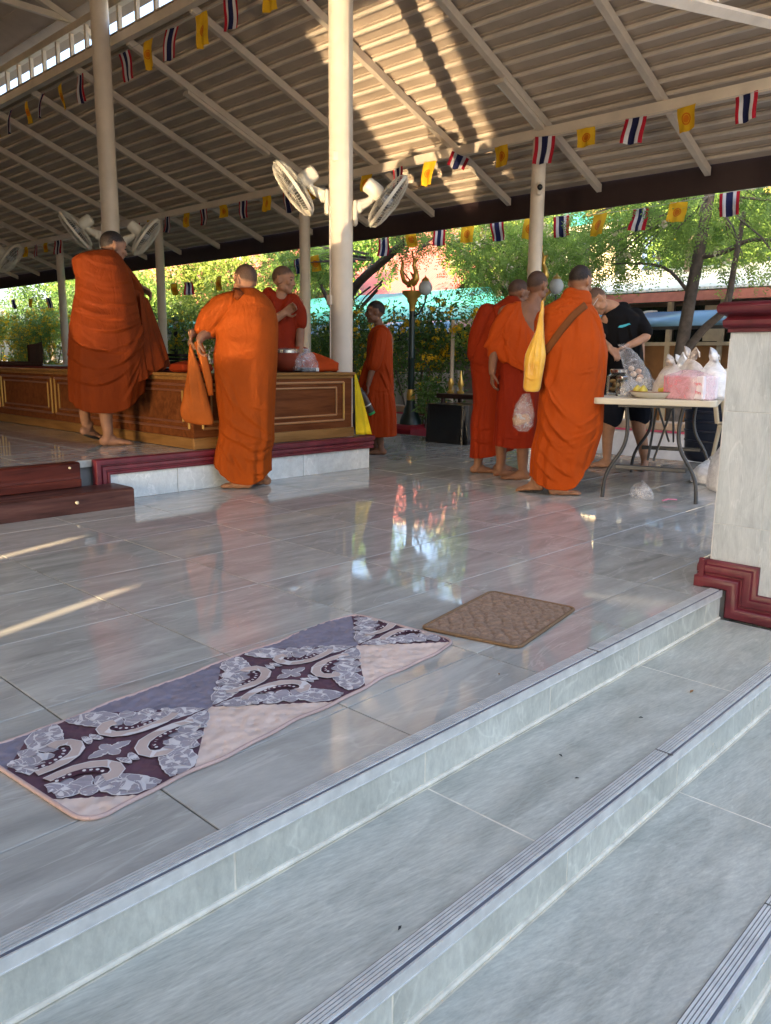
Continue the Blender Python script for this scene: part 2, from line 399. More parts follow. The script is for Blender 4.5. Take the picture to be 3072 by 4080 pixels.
# base moulding following the stair profile on the stair side
def mitred(path, prof, x):
    # path: (y,z) corner points of the wall line, prof: (outward, offset from line towards the wall face)
    pts = []
    n = len(path)
    for i in range(n):
        dirs = []
        if i: dirs.append((Vector(path[i])-Vector(path[i-1])).normalized())
        if i < n-1: dirs.append((Vector(path[i+1])-Vector(path[i])).normalized())
        nr = [Vector((-d.y, d.x)) for d in dirs]
        m = nr[0] if len(nr) == 1 else (nr[0]+nr[1])/(1+nr[0].dot(nr[1]))
        pts.append(m)
    vs = []
    for o_, u_ in prof:
        for i in range(n): vs.append((x-o_, path[i][0]+pts[i].x*u_, path[i][1]+pts[i].y*u_))
    m = len(prof)
    fs = [(a*n+i, a*n+i+1, (a+1)*n+i+1, (a+1)*n+i) for a in range(m-1) for i in range(n-1)]
    fs += [tuple(a*n for a in range(m)), tuple(a*n+n-1 for a in range(m-1, -1, -1))]
    return vs, fs
prof = moulding_profile(.125, .048)
path = [(PY1+.045, .0), (SY[0]-.012, .0), (SY[0]-.012, -RISE), (SY[1]-.012, -RISE), (SY[1]-.012, -2*RISE), (SY[2]-.012, -2*RISE)]
path = path[::-1]
vs, fs = mitred(path, prof, 0.0)
fixed = []
g = MB(); g.add([(v[0], v[1], v[2]) for v in vs], fs)
smooth_angle(g.build('base_moulding', mt['redpaint'], pier), 45)
g = MB(); g.prism([(PY1+.01, 0), (PY1+.05, 0), (PY1+.05, .05), (PY1+.03, .06), (PY1+.033, .1), (PY1+.02, .125), (PY1+.01, .125)], 'x', -.046, .64); g.build('end_moulding', mt['redpaint'], pier)
g = MB(); g.lathe([(.0,-.02),(.035,-.02),(.042,-.01),(.042,.01),(.03,.022),(.0,.026)], 18, T=Matrix.Translation((-.0, 1.052, .765)) @ Euler((0, -math.pi/2, 0)).to_matrix().to_4x4())
g.build('round_wall_fixture', plain('black plastic', (.012,.012,.013), .4), pier)  # black round fitting, purpose unknown

# ------------------------------------------------------------------ raised platform of the sala
PX1, PYF, PZ = 5.27, 5.235, .30
plat = struct('raised_platform')
g = MB(); g.box((2.75, 14.6, .136), (4.98, 18.6, .27)); g.build('core', mt['grout_dark'], plat)
cuts = [2.60, 3.22, 3.84, 4.46, PX1-.001]
for i in range(len(cuts)-1):
    obj('riser_tile', tile_s(cuts[i+1]-cuts[i], .02, .2, 'marble_white'), None, plat, ((cuts[i]+cuts[i+1])/2, PYF+.01, .1))
for i in range(6):
    obj('riser_tile', tile_s(.02, .62, .2, 'marble_white'), None, plat, (PX1-.01, PYF+.33+.622*i, .1))
# red stepped band along the top edge and down beside the wooden steps
prof = [(-.02,0),(.018,0),(.022,.006),(.022,.018),(.012,.024),(.012,.030),(.024,.036),(.026,.046),(.024,.058),(.014,.063),(.014,.069),(.034,.074),(.038,.082),(.038,.108),(.03,.114),(-.02,.114)]
vs, fs = mitred([(2.56, 0), (2.56, PZ), (PX1+.035, PZ)], [(o_, -(.114-u_)) for o_, u_ in prof], 0)
g = MB(); g.add([(v[1], PYF+v[0], v[2]) for v in vs], fs); smooth_angle(g.build('red_band', mt['redpaint'], plat), 45)
g = MB(); g.prism([(PX1-.03, .186), (PX1+.018, .186), (PX1+.022, .21), (PX1+.012, .216), (PX1+.024, .235), (PX1+.014, .255), (PX1+.038, .268), (PX1+.038, .292), (PX1+.03, PZ-.002), (PX1-.03, PZ-.002)], 'y', PYF+.02, 12); g.build('side_band', mt['redpaint'], plat)
# platform floor tiles
for i in range(9):
    for j in range(14):
        x, y = 5.26-.31-.62*i, PYF+.335+.615*j
        if x > 3.8 and y > 5.6: continue
        if x < -.2: continue
        o = obj('tile', tile(.62, .615), None, plat, (x, y, PZ-.0275))
g = MB(); g.box((2.75, 18.9, .27), (4.98, 10.0, .048)); g.build('far_paving', mt['floor'], plat)
# wooden steps
ws = thing('wooden_step', 'worn two-tier dark wooden step against the raised platform', 'step', (0,0,0))
g = MB(); g.prism([(PYF-.02, .0), (4.93, .0), (4.93, .118), (4.955, .128), (PYF-.02, .128)], 'x', .2, 2.69); g.build('lower_tread', mt['wood_step'], ws)
g = MB(); g.prism([(PYF+.035, .13), (PYF-.055, .13), (PYF-.055, .18), (PYF-.052, .205), (PYF-.055, .288), (PYF-.04, .2985), (PYF+.035, .2985)], 'x', .2, 2.44); g.build('upper_riser', mt['wood_red'], ws)
g = MB(); g.box((1.32, PYF-.06, .160), (2.24, .012, .055), bev=.003); g.build('kick_board', mt['wood_red'], ws)
g = MB(); g.lathe([(.0,0),(.010,.002),(.012,.012),(.008,.022),(.0,.026)], 10, T=Matrix.Translation((2.28, 4.925, .075)) @ Euler((math.pi/2,0,0)).to_matrix().to_4x4()); g.build('knob', plain('ivory knob', (.6,.52,.36), .4), ws)
g = MB(); g.lathe([(.0,0),(.008,.002),(.008,.012),(.0,.018)], 8, T=Matrix.Translation((2.36, PYF-.06, .268)) @ Euler((math.pi/2,.0,.3)).to_matrix().to_4x4()); g.build('knob', bpy.data.materials['ivory knob'], ws)

# ------------------------------------------------------------------ steel columns
def column(name, x, y, r, z0, z1, label, grp):
    t = thing(name, label, 'column', (x, y, z0), 0, grp)
    g = MB(); g.lathe([(r, 0), (r, z1-z0)], 28); smooth_angle(g.build('shaft', mt['cream'], t))
    if r > .1:
        g = MB(); a_ = R(165); g.tube([((r+.006)*math.cos(a_), (r+.006)*math.sin(a_), z_) for z_ in (.9, 1.9, 2.4)], .007, 6); g.box(((r+.012)*math.cos(a_), (r+.012)*math.sin(a_), 1.55), (.035, .05, .09)); g.build('cable', mt['cream'], t)
    g = MB(); g.lathe([(r+.06, 0), (r+.06, .012), (r+.012, .014), (r+.01, .05), (r, .06)], 28); g.build('base_plate', mt['cream'], t)
    return t
XI, XB, SP, YC = 5.41, 8.8, 4.4, 5.77
thick_lab = ['thick cream steel column carrying two lit wall fans', 'thick cream steel column behind the monk on the platform', 'far thick cream column at the left edge']
for k in range(-0, 3):
    column('thick_column', XI, YC+SP*k, .112, 0.0 if k < 1 else PZ, 5.9, thick_lab[k], 'thick inner columns')
thin_lab = ['slim cream column with a security camera above the table', 'slim cream column right beside the thick fan column', 'slim cream column between the two nearest robed monks', 'slim cream column left of the monk on the platform', 'farthest slim cream column at the left edge']
for k in range(0, 5):
    column('slim_column', XB, 5.84+SP*k, .086, -.6, 3.65, thin_lab[k], 'slim outer columns')

# ------------------------------------------------------------------ roof
RS = .39; RZ = 3.77
def zr(x): return RZ-RS*(x-XB)                # underside of the rafters
roof = thing('pavilion_roof', 'cream lapped tile roof on steel rafters above the whole pavilion', 'roof', (0,0,0))
RY0, RY1 = 2.1, 30.0
XT, XE = 5.80, 10.22
rc = math.sqrt(1+RS*RS)
def rafter(x0, x1, y, w_=.07, h=.095, zf=zr):
    g = MB(); g.prism([(x0, zf(x0)), (x1, zf(x1)), (x1, zf(x1)+h), (x0, zf(x0)+h)], 'y', y-w_/2, y+w_/2); return g
ry = [2.84+1.467*k for k in range(0, 19)]
for y in ry: rafter(XT-.02, 10.17, y).build('rafter', mt['cream'], roof)
# tile courses and battens
PX = .195; n = int((XE-XT)/PX)+1
bat = MB()
for i in range(n):
    x = XE-PX*i
    if i: 
        g = MB(); xb_ = x; z_ = zr(xb_)+.0955
        g.prism([(xb_-.012, z_+.012*RS), (xb_+.012, z_-.012*RS), (xb_+.012, z_-.012*RS+.03), (xb_-.012, z_+.012*RS+.03)], 'y', RY0, RY1)
        g.build('batten', mt['cream'], roof)
    # a course of tiles: its lower end lies on the course below
    x0, x1 = x-PX-.03, x
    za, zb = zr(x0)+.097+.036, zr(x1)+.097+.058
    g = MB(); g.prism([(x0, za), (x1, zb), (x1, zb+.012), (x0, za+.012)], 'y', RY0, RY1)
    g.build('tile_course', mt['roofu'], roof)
g = MB(); g.box((XE+.03, (RY0+RY1)/2, 3.23), (.03, RY1-RY0, .385)); g.build('fascia_board', mt['fascia'], roof)
# eave beam and inner chord
g = MB(); g.box((XB, (RY0+RY1)/2, 3.706), (.09, RY1-RY0, .125)); g.build('eave_beam', mt['cream'], roof)
XCH = 5.74
g = MB(); g.box((XCH, (RY0+RY1)/2, 5.03), (.09, RY1-RY0, .11)); g.build('lower_chord', mt['cream'], roof)
g = MB(); g.box((XCH, (RY0+RY1)/2, 5.47), (.09, RY1-RY0, .10)); g.build('upper_chord', mt['cream'], roof)
post_me = MB().box((0,0,0), (.05, .05, .335)).recalc('post'); post_me.materials.append(mt['cream'])
for k in range(0, 50): obj('chord_post', post_me, None, roof, (XCH, 8.94-.446*8+.446*k, 5.252))
# raised middle roof
UX, UZ = 6.15, 5.44
RIDGE = 1.5
for s in (1, -1):
    def ux(x): return RIDGE+s*(x-RIDGE)
    for i in range(12):
        x1 = UX-i*(UX-RIDGE)/12; x0 = UX-(i+1)*(UX-RIDGE)/12-.03
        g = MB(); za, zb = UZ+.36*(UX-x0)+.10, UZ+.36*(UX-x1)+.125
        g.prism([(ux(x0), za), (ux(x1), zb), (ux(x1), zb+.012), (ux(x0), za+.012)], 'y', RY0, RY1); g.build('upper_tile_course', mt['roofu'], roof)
for y in ry[::3]:
    g = MB(); g.prism([(RIDGE, UZ+.36*(UX-RIDGE)-.04), (UX, UZ-.02), (UX, UZ+.07), (RIDGE, UZ+.36*(UX-RIDGE)+.05)], 'y', y-.04, y+.04)
    g.prism([(RIDGE, UZ+.36*(UX-RIDGE)-.04), (2*RIDGE-UX, UZ-.02), (2*RIDGE-UX, UZ+.07), (RIDGE, UZ+.36*(UX-RIDGE)+.05)], 'y', y-.04, y+.04)
    # truss: bottom chord and webs
    g.box((RIDGE, y, 5.60), (2*(XCH-RIDGE), .06, .08))
    for q in range(1, 6):
        for s in (1, -1):
            xa = RIDGE+s*q*.7; g.box((xa, y, (5.6+UZ+.36*(UX-RIDGE-q*.7))/2), (.04, .04, UZ+.36*(UX-RIDGE-q*.7)-5.6))
            xb2 = RIDGE+s*(q-1)*.7
            g.tube([(xa, y, 5.62), (xb2, y, UZ+.36*(UX-RIDGE-(q-1)*.7)-.02)], .02, 6)
    g.build('truss', mt['cream'], roof)
for q in range(3):
    xx = 4.9-1.3*q
    g = MB(); g.box((xx, (RY0+RY1)/2, UZ+.36*(UX-xx)+.065), (.05, RY1-RY0, .06)); g.build('upper_purlin', mt['cream'], roof)
# the other, unseen slope, run forward and its clerestory filled to stop stray sun
LX = 2*RIDGE
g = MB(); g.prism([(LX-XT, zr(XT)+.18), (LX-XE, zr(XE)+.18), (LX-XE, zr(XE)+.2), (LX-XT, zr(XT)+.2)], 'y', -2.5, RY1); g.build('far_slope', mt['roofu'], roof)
g = MB(); g.box((LX-XE-.03, (RY1-2.5)/2, 3.29), (.03, RY1+2.5, .235)); g.box((LX-XB, (RY0+RY1)/2, 3.706), (.09, RY1-RY0, .125)); g.box((LX-XCH, (RY0+RY1)/2, 5.22), (.09, RY1-RY0, .5)); g.build('far_beam_and_fill', mt['cream'], roof)
# unseen gable board added to keep stray sun off the slim column
g = MB(); g.prism([(-3.0,4.95),(6.0,4.95),(6.1,5.55),(1.5,7.22),(-3.4,5.9)], 'y', RY0-.04, RY0); g.build('added_gable_board', mt['cream'], roof)
# gable truss over the entrance
y = 2.84
g = MB(); g.tube([(4.6, y, 3.26), (9.6, y, 4.26)], (.055, .05), 4); g.build('gable_web', mt['cream'], roof)
g = MB(); g.box((7.98, y, 4.04), (.10, .07, .36)); g.build('gable_post', mt['cream'], roof)
g = MB(); g.box((6.55, y, 4.2), (.07, .06, 1.0)); g.build('gable_post', mt['cream'], roof)
# lamp fittings under two rafters
for (xa, xc, y) in ((6.65, 8.05, 10.175), (7.9, 8.75, 5.775)):
    t = thing('batten_lamp', 'unlit batten lamp fixed under a rafter %s' % ('in the left bay' if y > 8 else 'near the camera column'), 'lamp', (0,0,0), 0, 'batten lamps under the rafters')
    g = MB(); g.prism([(xa, zr(xa)-.05), (xc, zr(xc)-.05), (xc, zr(xc)-.003), (xa, zr(xa)-.003)], 'y', y-.02, y+.075); g.build('housing', mt['cream'], t)
    g = MB(); g.tube([(xa+.03, y+.095, zr(xa+.03)-.03), (xc-.03, y+.095, zr(xc-.03)-.03)], .013, 10); smooth_angle(g.build('tube', plain('white lamp tube', (.7,.68,.62), .3), t))
    for xx in (xa+.015, xc-.015):
        g = MB(); g.box((xx, y+.09, zr(xx)-.03), (.03, .04, .035)); g.build('end_cap', mt['cream'], t)

# ------------------------------------------------------------------ canvases added out of view on the far left to shape the low sun
mt['canvas'] = cloth('beige canvas', (.42, .36, .27))
EX = -6.95
def blocker(y0, y1, z0, z1, label):
    g = MB(); ny = max(2, int((y1-y0)/.15)); vs = []; fs = []
    for i in range(ny+1):
        y = y0+(y1-y0)*i/ny; d = .02*math.sin(y*7)
        vs += [(EX+d, y, z0), (EX+d*.3, y, z1)]
    fs = [(2*i, 2*i+2, 2*i+3, 2*i+1) for i in range(ny)]
    g.add(vs, fs); o = g.build('canvas_sun_blocker', mt['canvas'])
    md = o.modifiers.new('thick', 'SOLIDIFY'); md.thickness = .006
    tag(o, label, 'blocker', 'added sun-blocking canvases')
blocker(-1.5, .172, -.02, 3.52, 'long added beige canvas blind at the entrance end')
blocker(.208, 1.178, -.02, 3.52, 'narrow added beige canvas blind beside the entrance')
blocker(1.226, 3.02, 2.62, 3.52, 'rolled-up added beige canvas blind')
blocker(3.02, 30, -.02, 3.52, 'very long added beige canvas blind along the sala')
blocker(-1.5, 30, 3.12, 3.5, 'long added beige canvas valance under the far eave'); bpy.context.scene.collection.objects[-1].location.x = .02
blocker(.1, .4, 2.94, 3.2, 'short added beige canvas flap beside the entrance'); bpy.context.scene.collection.objects[-1].location.x = .04
g = MB(); g.box((1.5, 29.7, 2.6), (17.6, .2, 6.5)); o = g.build('added_end_wall', plain('brown end wall', (.16,.11,.08), .7)); tag(o, 'added brown wall keeping light out of the far end of the sala', 'wall')  # unseen wall added to darken the far end
# ------------------------------------------------------------------ long wooden dais on the platform
DX0, DX1, DY0, DY1, DZ = 3.42, 5.10, 5.30, 13.0, .88
mt['wood_face'] = wood('mahogany panel', (.075, .021, .007), (.135, .042, .013), (.19, .064, .022), .5, 0, coat=.0)
mt['wood_face_y'] = wood('shaded mahogany panel', (.045, .010, .005), (.085, .020, .009), (.125, .034, .014), .38, 1, coat=.3)  # panel wood darkened for the shaded side face, unused
dais = thing('wooden_dais', 'long mahogany dais with gold-beaded panels and brown base board', 'dais', (0,0,0))
g = MB(); g.box(((DX0+DX1)/2, (DY0+DY1)/2, (PZ+DZ)/2), (DX1-DX0, DY1-DY0, DZ-PZ-.01)); g.build('body', mt['wood_face'], dais)
g = MB(); g.box(((DX0+DX1)/2, DY0-.008, PZ+.044), (DX1-DX0+.03, .02, .085), bev=.003); g.build('base_board', mt['wood_gold'], dais)
mt['wood_gold_y'] = wood('light brown base board lengthwise', (.14, .065, .02), (.21, .105, .034), (.27, .14, .05), .35, 1)  # same board, its colour darkened for the shaded side face
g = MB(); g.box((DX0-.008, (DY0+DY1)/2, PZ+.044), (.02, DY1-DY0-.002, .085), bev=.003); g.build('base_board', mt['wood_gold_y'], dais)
tp = [(-.004,.828),(.008,.83),(.012,.842),(.006,.848),(.016,.856),(.024,.862),(.026,.874),(.02,.882),(-.004,.882)]
g = MB(); g.add([(DX0-o_, DY1, z_) for o_, z_ in tp]+[(DX0-o_, DY0-o_, z_) for o_, z_ in tp]+[(DX1+o_, DY0-o_, z_) for o_, z_ in tp]+[(DX1+o_, DY1, z_) for o_, z_ in tp],
             [(k*9+i, k*9+(i+1)%9, (k+1)*9+(i+1)%9, (k+1)*9+i) for k in range(3) for i in range(9)])
g.build('top_moulding', mt['wood_gold'], dais)
g = MB(); g.box(((DX0+DX1)/2, (DY0+DY1)/2+.01, .877), (DX1-DX0, DY1-DY0, .01)); g.build('top', mt['wood_red'], dais)
def frame(face, a0, a1, z0, z1, w_, m, out=.012):
    # one bead rectangle on a face: 'f' front (along x), 's' side (along y); four beads, each its own part
    def bead(p0, p1, mm):
        g = MB(); g.tube([p0, p1], (w_, w_), 8); smooth_angle(g.build('panel_bead', mm, dais))
    P = (lambda a, z: (a, DY0-.003, z)) if face == 'f' else (lambda a, z: (DX0-.003, a, z))
    bead(P(a0, z0), P(a1, z0), m[0]); bead(P(a0, z1), P(a1, z1), m[0]); bead(P(a0, z0), P(a0, z1), m[1]); bead(P(a1, z0), P(a1, z1), m[1])
frame('f', 3.50, 4.995, .456, .793, .0105, (mt['gold_trim'], mt['gold_bright']))
frame('f', 3.58, 4.905, .505, .748, .0085, (mt['gold_trim'], mt['gold_trim']))
mt['gold_dark'] = plain('reddish bead', (.20, .075, .04), .35, .15)
for (y0, y1) in ((5.36, 7.68), (7.76, 8.98), (9.06, 10.28), (10.36, 11.58)):
    frame('s', y0, y1, .456, .793, .0105, (mt['gold_dark'], mt['gold_bright']))
    frame('s', y0+.08, y1-.08, .505, .748, .0085, (mt['gold_dark'], mt['gold_bright']))

# ------------------------------------------------------------------ soft lumpy things
def lumpy(name, mat, parent, pts, amp=.02, freq=9.0, seed=0, sub=3, loc=(0,0,0)):
    # closed convex-ish blob through ring radii: pts = [(z, rx, ry, cx, cy)]
    g = MB(); nu = 40; vs = []; nz = 28
    zz = [p[0] for p in pts]
    for i in range(nz+1):
        z = zz[0]+(zz[-1]-zz[0])*i/nz
        q = [np.interp(z, zz, [p[k] for p in pts]) for k in (1,2,3,4)]
        for k in range(nu):
            t = 2*math.pi*k/nu; c, s = math.cos(t), math.sin(t)
            e = .75; c2, s2 = math.copysign(abs(c)**e, c), math.copysign(abs(s)**e, s)
            p = Vector((q[2]+q[0]*c2, q[3]+q[1]*s2, z))
            ps = Vector((p.x, p.y, p.z*.45))
            nn = noise.fractal(ps*freq*.75+Vector((seed, seed*2.1, 0)), 1.0, 2.1, 2)
            rid = 1-abs(noise.noise(ps*freq*1.0+Vector((seed*3, 1, seed))))*2
            p += Vector((c, s, .2))*(nn*amp+(rid-.6)*amp*.5)
            vs.append(p)
    fs = [(i*nu+k, i*nu+(k+1)%nu, (i+1)*nu+(k+1)%nu, (i+1)*nu+k) for i in range(nz) for k in range(nu)]
    fs += [tuple(range(nu-1, -1, -1)), tuple(nz*nu+k for k in range(nu))]
    g.add(vs, fs); o = g.build(name, mat, parent, smooth=True, loc=loc); return o
def plastic(name, color, alpha, rough=.25, white=.0):
    m = N(name); m.set(color=color, rough=rough, spec=.6)
    tr = m.n('BsdfTransparent'); mx = m.n('MixShader'); v = m.coords('Object')
    t = m.n('TexNoise', Scale=16.0, Detail=5.0, Roughness=.7, Distortion=1.2); m.l(v, t.inputs['Vector'])
    lo, hi = alpha
    mr = m.n('MapRange'); mr.inputs[1].default_value = .3; mr.inputs[2].default_value = .7; mr.inputs[3].default_value = lo; mr.inputs[4].default_value = hi
    m.l(t.outputs[0], mr.inputs[0]); m.l(mr.outputs[0], mx.inputs[0]); m.l(tr.outputs[0], mx.inputs[1]); m.l(m.b.outputs[0], mx.inputs[2]); m.l(mx.outputs[0], m.out.inputs['Surface'])
    m.bump(t.outputs[0], .45, .012); return m.mat
mt['clear_bag'] = plastic('clear crinkled plastic', (.78,.78,.78), (.06, .42), .12)
mt['white_bag'] = plastic('thin white plastic', (.82,.82,.82), (.55, .92), .3)
mt['tan_bag'] = plastic('thin cream plastic', (.66,.58,.50), (.5, .85), .3)
mt['pink_bag'] = plastic('thin pink plastic film', (.85,.6,.64), (.2, .6), .2)
def carrier(name, label, loc, w_, d_, h, mat, seed, neck=.55, group=None, rz=0, handles=True):
    t = thing(name, label, 'bag', loc, rz, group)
    lumpy('body', mat, t, [(0.0, w_*.42, d_*.42, 0, 0), (h*.06, w_*.5, d_*.5, 0, 0), (h*.4, w_*.5, d_*.48, 0, 0), (h*.66, w_*.42, d_*.36, 0, 0), (h*.82, w_*.24, d_*.22, .01, 0), (h*.9, w_*.12, d_*.14, .01, 0), (h, w_*.19, d_*.1, 0, 0)], .022, 11, seed)
    if handles:
        r_ = random.Random(seed)
        for s in (-1, 1):
            g = MB(); a = w_*.13*s
            g.tube([(a*.4, 0, h*.9), (a*1.1, .01, h*1.02), (a*1.7, .0, h*1.13+r_.uniform(-.02,.02)), (a*2.0, -.01, h*1.05), (a*1.9, -.02, h*.95)], [(.03,.008),(.028,.006),(.03,.006),(.025,.006),(.015,.005)], 8)
            g.build('handle', mat, t, smooth=True)
    return t

# things lying on the dais
robe_or = cloth('orange robe cloth', (.42, .065, .006))
robe_or2 = cloth('deep orange robe cloth', (.38, .045, .005))
robe_rd = cloth('reddish robe cloth', (.26, .028, .005))
bag_or = cloth('burnt orange bag cloth', (.36, .085, .012))
o = lumpy('orange_bundle', robe_or2, None, [(0,.22,.10,0,0),(.02,.235,.115,0,0),(.07,.225,.11,-.01,0),(.11,.15,.08,-.05,0),(.15,.08,.05,-.08,0),(.17,.03,.03,-.09,0)], .035, 9, 4, loc=(4.84, 5.47, .885))
tag(o, 'rolled orange cloth bundle at the right end of the dais', 'cloth bundle')
g = MB(); g.box((0,0,.045), (.20,.15,.085), bev=.03); o = g.build('folded_robe', robe_or, None, loc=(5.02, 5.54, .885), smooth=True); md = o.modifiers.new('s','SUBSURF'); md.levels = md.render_levels = 2
tag(o, 'folded orange robe beside the rolled bundle on the dais', 'robe')
bowl = thing('alms_bowl', 'steel-lidded alms bowl in a brown cover on the dais', 'bowl', (4.52, 5.52, .885))
g = MB(); g.lathe([(.06,0),(.105,.02),(.135,.07),(.135,.12),(.105,.16)], 28); smooth_angle(g.build('cover', cloth('brown felt', (.20,.035,.015)), bowl))
g = MB(); g.lathe([(.106,.158),(.11,.162),(.11,.185),(.10,.195),(.04,.205),(.0,.206)], 28); smooth_angle(g.build('lid', plain('brushed steel', (.6,.6,.58), .25, .9), bowl))
g = MB(); g.tube([(.09,.02,.17),(.16,.03,.22),(.25,.03,.2),(.28,.02,.1),(.25,.02,.03)], [(.03,.012)]*5, 10); smooth_angle(g.build('strap', cloth('rust strap', (.33,.05,.015)), bowl))
cb = carrier('clear_bag', 'crumpled clear plastic bag of food on the dais', (4.63, 5.385, .885), .25, .12, .20, mt['clear_bag'], 5, handles=False)
g = MB(); g.box((0,0,.02), (.17,.08,.035), bev=.006); g.build('food_tray', plain('black tray', (.02,.02,.02), .3), cb)
g = MB(); g.box((.095,-.03,.02), (.05,.004,.03)); g.build('label_card', plain('white card', (.7,.72,.66), .5), cb)
o = lumpy('orange_cushion', robe_rd, None, [(0,.14,.12,0,0),(.02,.16,.14,0,0),(.06,.15,.13,0,0),(.09,.05,.05,0,0)], .02, 8, 11, loc=(3.62, 5.62, .885)); tag(o, 'crumpled dark orange cloth left of the cloth shoulder bag', 'cloth')
g = MB()
for i in range(5):
    g.box((0, 0, .012+.03*i), (.30-.01*(i%2), .26, .022), bev=.006)
o = g.build('floor_cushion_stack', cloth('black cushion', (.012,.010,.010)), None, loc=(3.78, 6.02, .885), rot=(0,0,.3)); tag(o, 'black folded cushions stacked on the dais', 'cushion')
ab = thing('backrest_seat', 'dark wicker floor seat with raised back on the far dais', 'seat', (3.72, 9.2, .885), 1.2)
g = MB(); g.box((0,0,.03), (.5,.45,.05), bev=.015); g.build('seat', cloth('dark brown wicker', (.035,.015,.008)), ab)
g = MB(); vs = []
for i in range(9):
    a = -1.1+2.2*i/8
    for r_, z_ in ((.235,.05),(.235,.27),(.26,.27),(.26,.05)): vs.append((math.sin(a)*r_*1.05, -math.cos(a)*r_+.02, z_-.03*abs(a)))
g.add(vs, [(i*4+k, i*4+(k+1)%4, (i+1)*4+(k+1)%4, (i+1)*4+k) for i in range(8) for k in range(4)]+[(0,1,2,3),(32,35,34,33)]); g.build('backrest', bpy.data.materials['dark brown wicker'], ab)
# rug edge on the dais
g = MB(); g.box((3.68, 8.6, .889), (.46, 5.4, .012), bev=.004); o = g.build('dais_rug', cloth('dark red rug', (.10,.012,.010))); tag(o, 'dark red rug laid along the top of the dais', 'rug')
# yellow cloth hanging at the end of the dais
g = MB(); nn, mm = 16, 14; vs = []
for j in range(mm+1):
    v = j/mm
    for i in range(nn+1):
        u = i/nn
        x = DX1+.018+u*(.02+.125*v**.9)+.0; y = DY0-.016-.03*v-.05*u*v+.012*math.sin(u*9+1.0)*v
        vs.append((x, y, .868-v*(.553)))
g.add(vs, [(j*(nn+1)+i, j*(nn+1)+i+1, (j+1)*(nn+1)+i+1, (j+1)*(nn+1)+i) for j in range(mm) for i in range(nn)])
o = g.build('yellow_cloth', cloth('bright yellow cloth', (.70,.52,.02)), smooth=True); md = o.modifiers.new('t','SOLIDIFY'); md.thickness = .004
tag(o, 'bright yellow cloth hanging off the right end of the dais', 'cloth')

# ------------------------------------------------------------------ patterned mat
mat_t = thing('patterned_mat', 'long quilted mat with maroon scroll diamonds, lilac and pink triangles', 'mat', (1.43-.028*math.cos(R(5.5)), 1.87-.028*math.sin(R(5.5)), 0.0), R(5.5))
def rrect(hw, hh, r, n=6):
    pts = []
    for cx_, cy_, a0 in ((hw-r, hh-r, 0), (-hw+r, hh-r, 90), (-hw+r, -hh+r, 180), (hw-r, -hh+r, 270)):
        for i in range(n+1): a = R(a0+90*i/n); pts.append((cx_+r*math.cos(a), cy_+r*math.sin(a)))
    return pts
m = N('quilted print'); m.set(rough=.9, sheen=.05, spec=.15)
tc = m.n('TexCoord'); sp = m.n('SeparateXYZ'); m.l(tc.outputs['Object'], sp.inputs[0])
def MA(op, a, b=None):
    nd = m.n('Math', _operation=op)
    for i, v in enumerate((a, b)):
        if v is None: continue
        if hasattr(v, 'is_output'): m.l(v, nd.inputs[i])
        else: nd.inputs[i].default_value = v
    return nd.outputs[0]
uu = MA('ADD', sp.outputs[0], .517+.657*10+.3285)
du = MA('ABSOLUTE', MA('SUBTRACT', MA('MODULO', uu, .657), .3285))
sd = MA('ADD', du, MA('ABSOLUTE', sp.outputs[1]))
dia = MA('LESS_THAN', sd, .322); pos = MA('GREATER_THAN', sp.outputs[1], 0.0)
tri = m.mix(pos, (.74,.58,.49), (.22,.20,.25))
nz = m.n('TexNoise', Scale=9.0, Detail=5.0); m.l(tc.outputs['Object'], nz.inputs['Vector'])
col = m.mix(dia, tri, (.115,.055,.075))
rr_ = m.ramp(nz.outputs[0], [(.3, (.85,.85,.85)), (.7, (1.1,1.1,1.1))])
col = m.mix(1.0, col, rr_.outputs[0], 'MULTIPLY'); m.l(col, m.b.inputs['Base Color'])
vo = m.n('TexVoronoi', Scale=30.0); vo.feature = 'SMOOTH_F1'; m.l(tc.outputs['Object'], vo.inputs['Vector'])
m.bump(vo.outputs['Distance'], .9, .012)
HW, HH = .738, .25
def wavy(p, k): 
    return (p[0], p[1]+.006*math.sin(p[0]*17+k)+.004*math.sin(p[0]*31))
g = MB(); nx, ny = 120, 44; vs = []
def inside(x, y):
    r = .06; ax, ay = abs(x), abs(y)
    if ax > HW or ay > HH: return False
    if ax > HW-r and ay > HH-r: return (ax-HW+r)**2+(ay-HH+r)**2 < r*r
    return True
for j in range(ny+1):
    for i in range(nx+1):
        x, y = -HW+2*HW*i/nx, -HH+2*HH*j/ny
        r = .06; ax, ay = abs(x), abs(y)
        if ax > HW-r and ay > HH-r:
            d = math.hypot(ax-HW+r, ay-HH+r); q = max(abs(ax-HW+r), abs(ay-HH+r))
            if d > 1e-6: k = q/d; ax, ay = HW-r+(ax-HW+r)*k, HH-r+(ay-HH+r)*k; x, y = math.copysign(ax, x), math.copysign(ay, y)
        y += (.005*math.sin(x*15)+.003*math.sin(x*33+1))*(y/HH)
        z = .006+.0022*(math.sin(x*165)*math.sin(y*165+x*30))+.0016*noise.noise(Vector((x*24, y*24, 3)))
        z += .008*max(0, noise.noise(Vector((x*3, y*3, 9))))*(abs(y)/HH)**2
        vs.append((x, y, z))
g.add(vs, [(j*(nx+1)+i, j*(nx+1)+i+1, (j+1)*(nx+1)+i+1, (j+1)*(nx+1)+i) for j in range(ny) for i in range(nx)])
base = g.build('quilted_cloth', m.mat, mat_t, smooth=True)
def edgept(a):
    return a
ed = []
for i in range(nx+1): ed.append(vs[i])
for j in range(1, ny+1): ed.append(vs[j*(nx+1)+nx])
for i in range(nx-1, -1, -1): ed.append(vs[ny*(nx+1)+i])
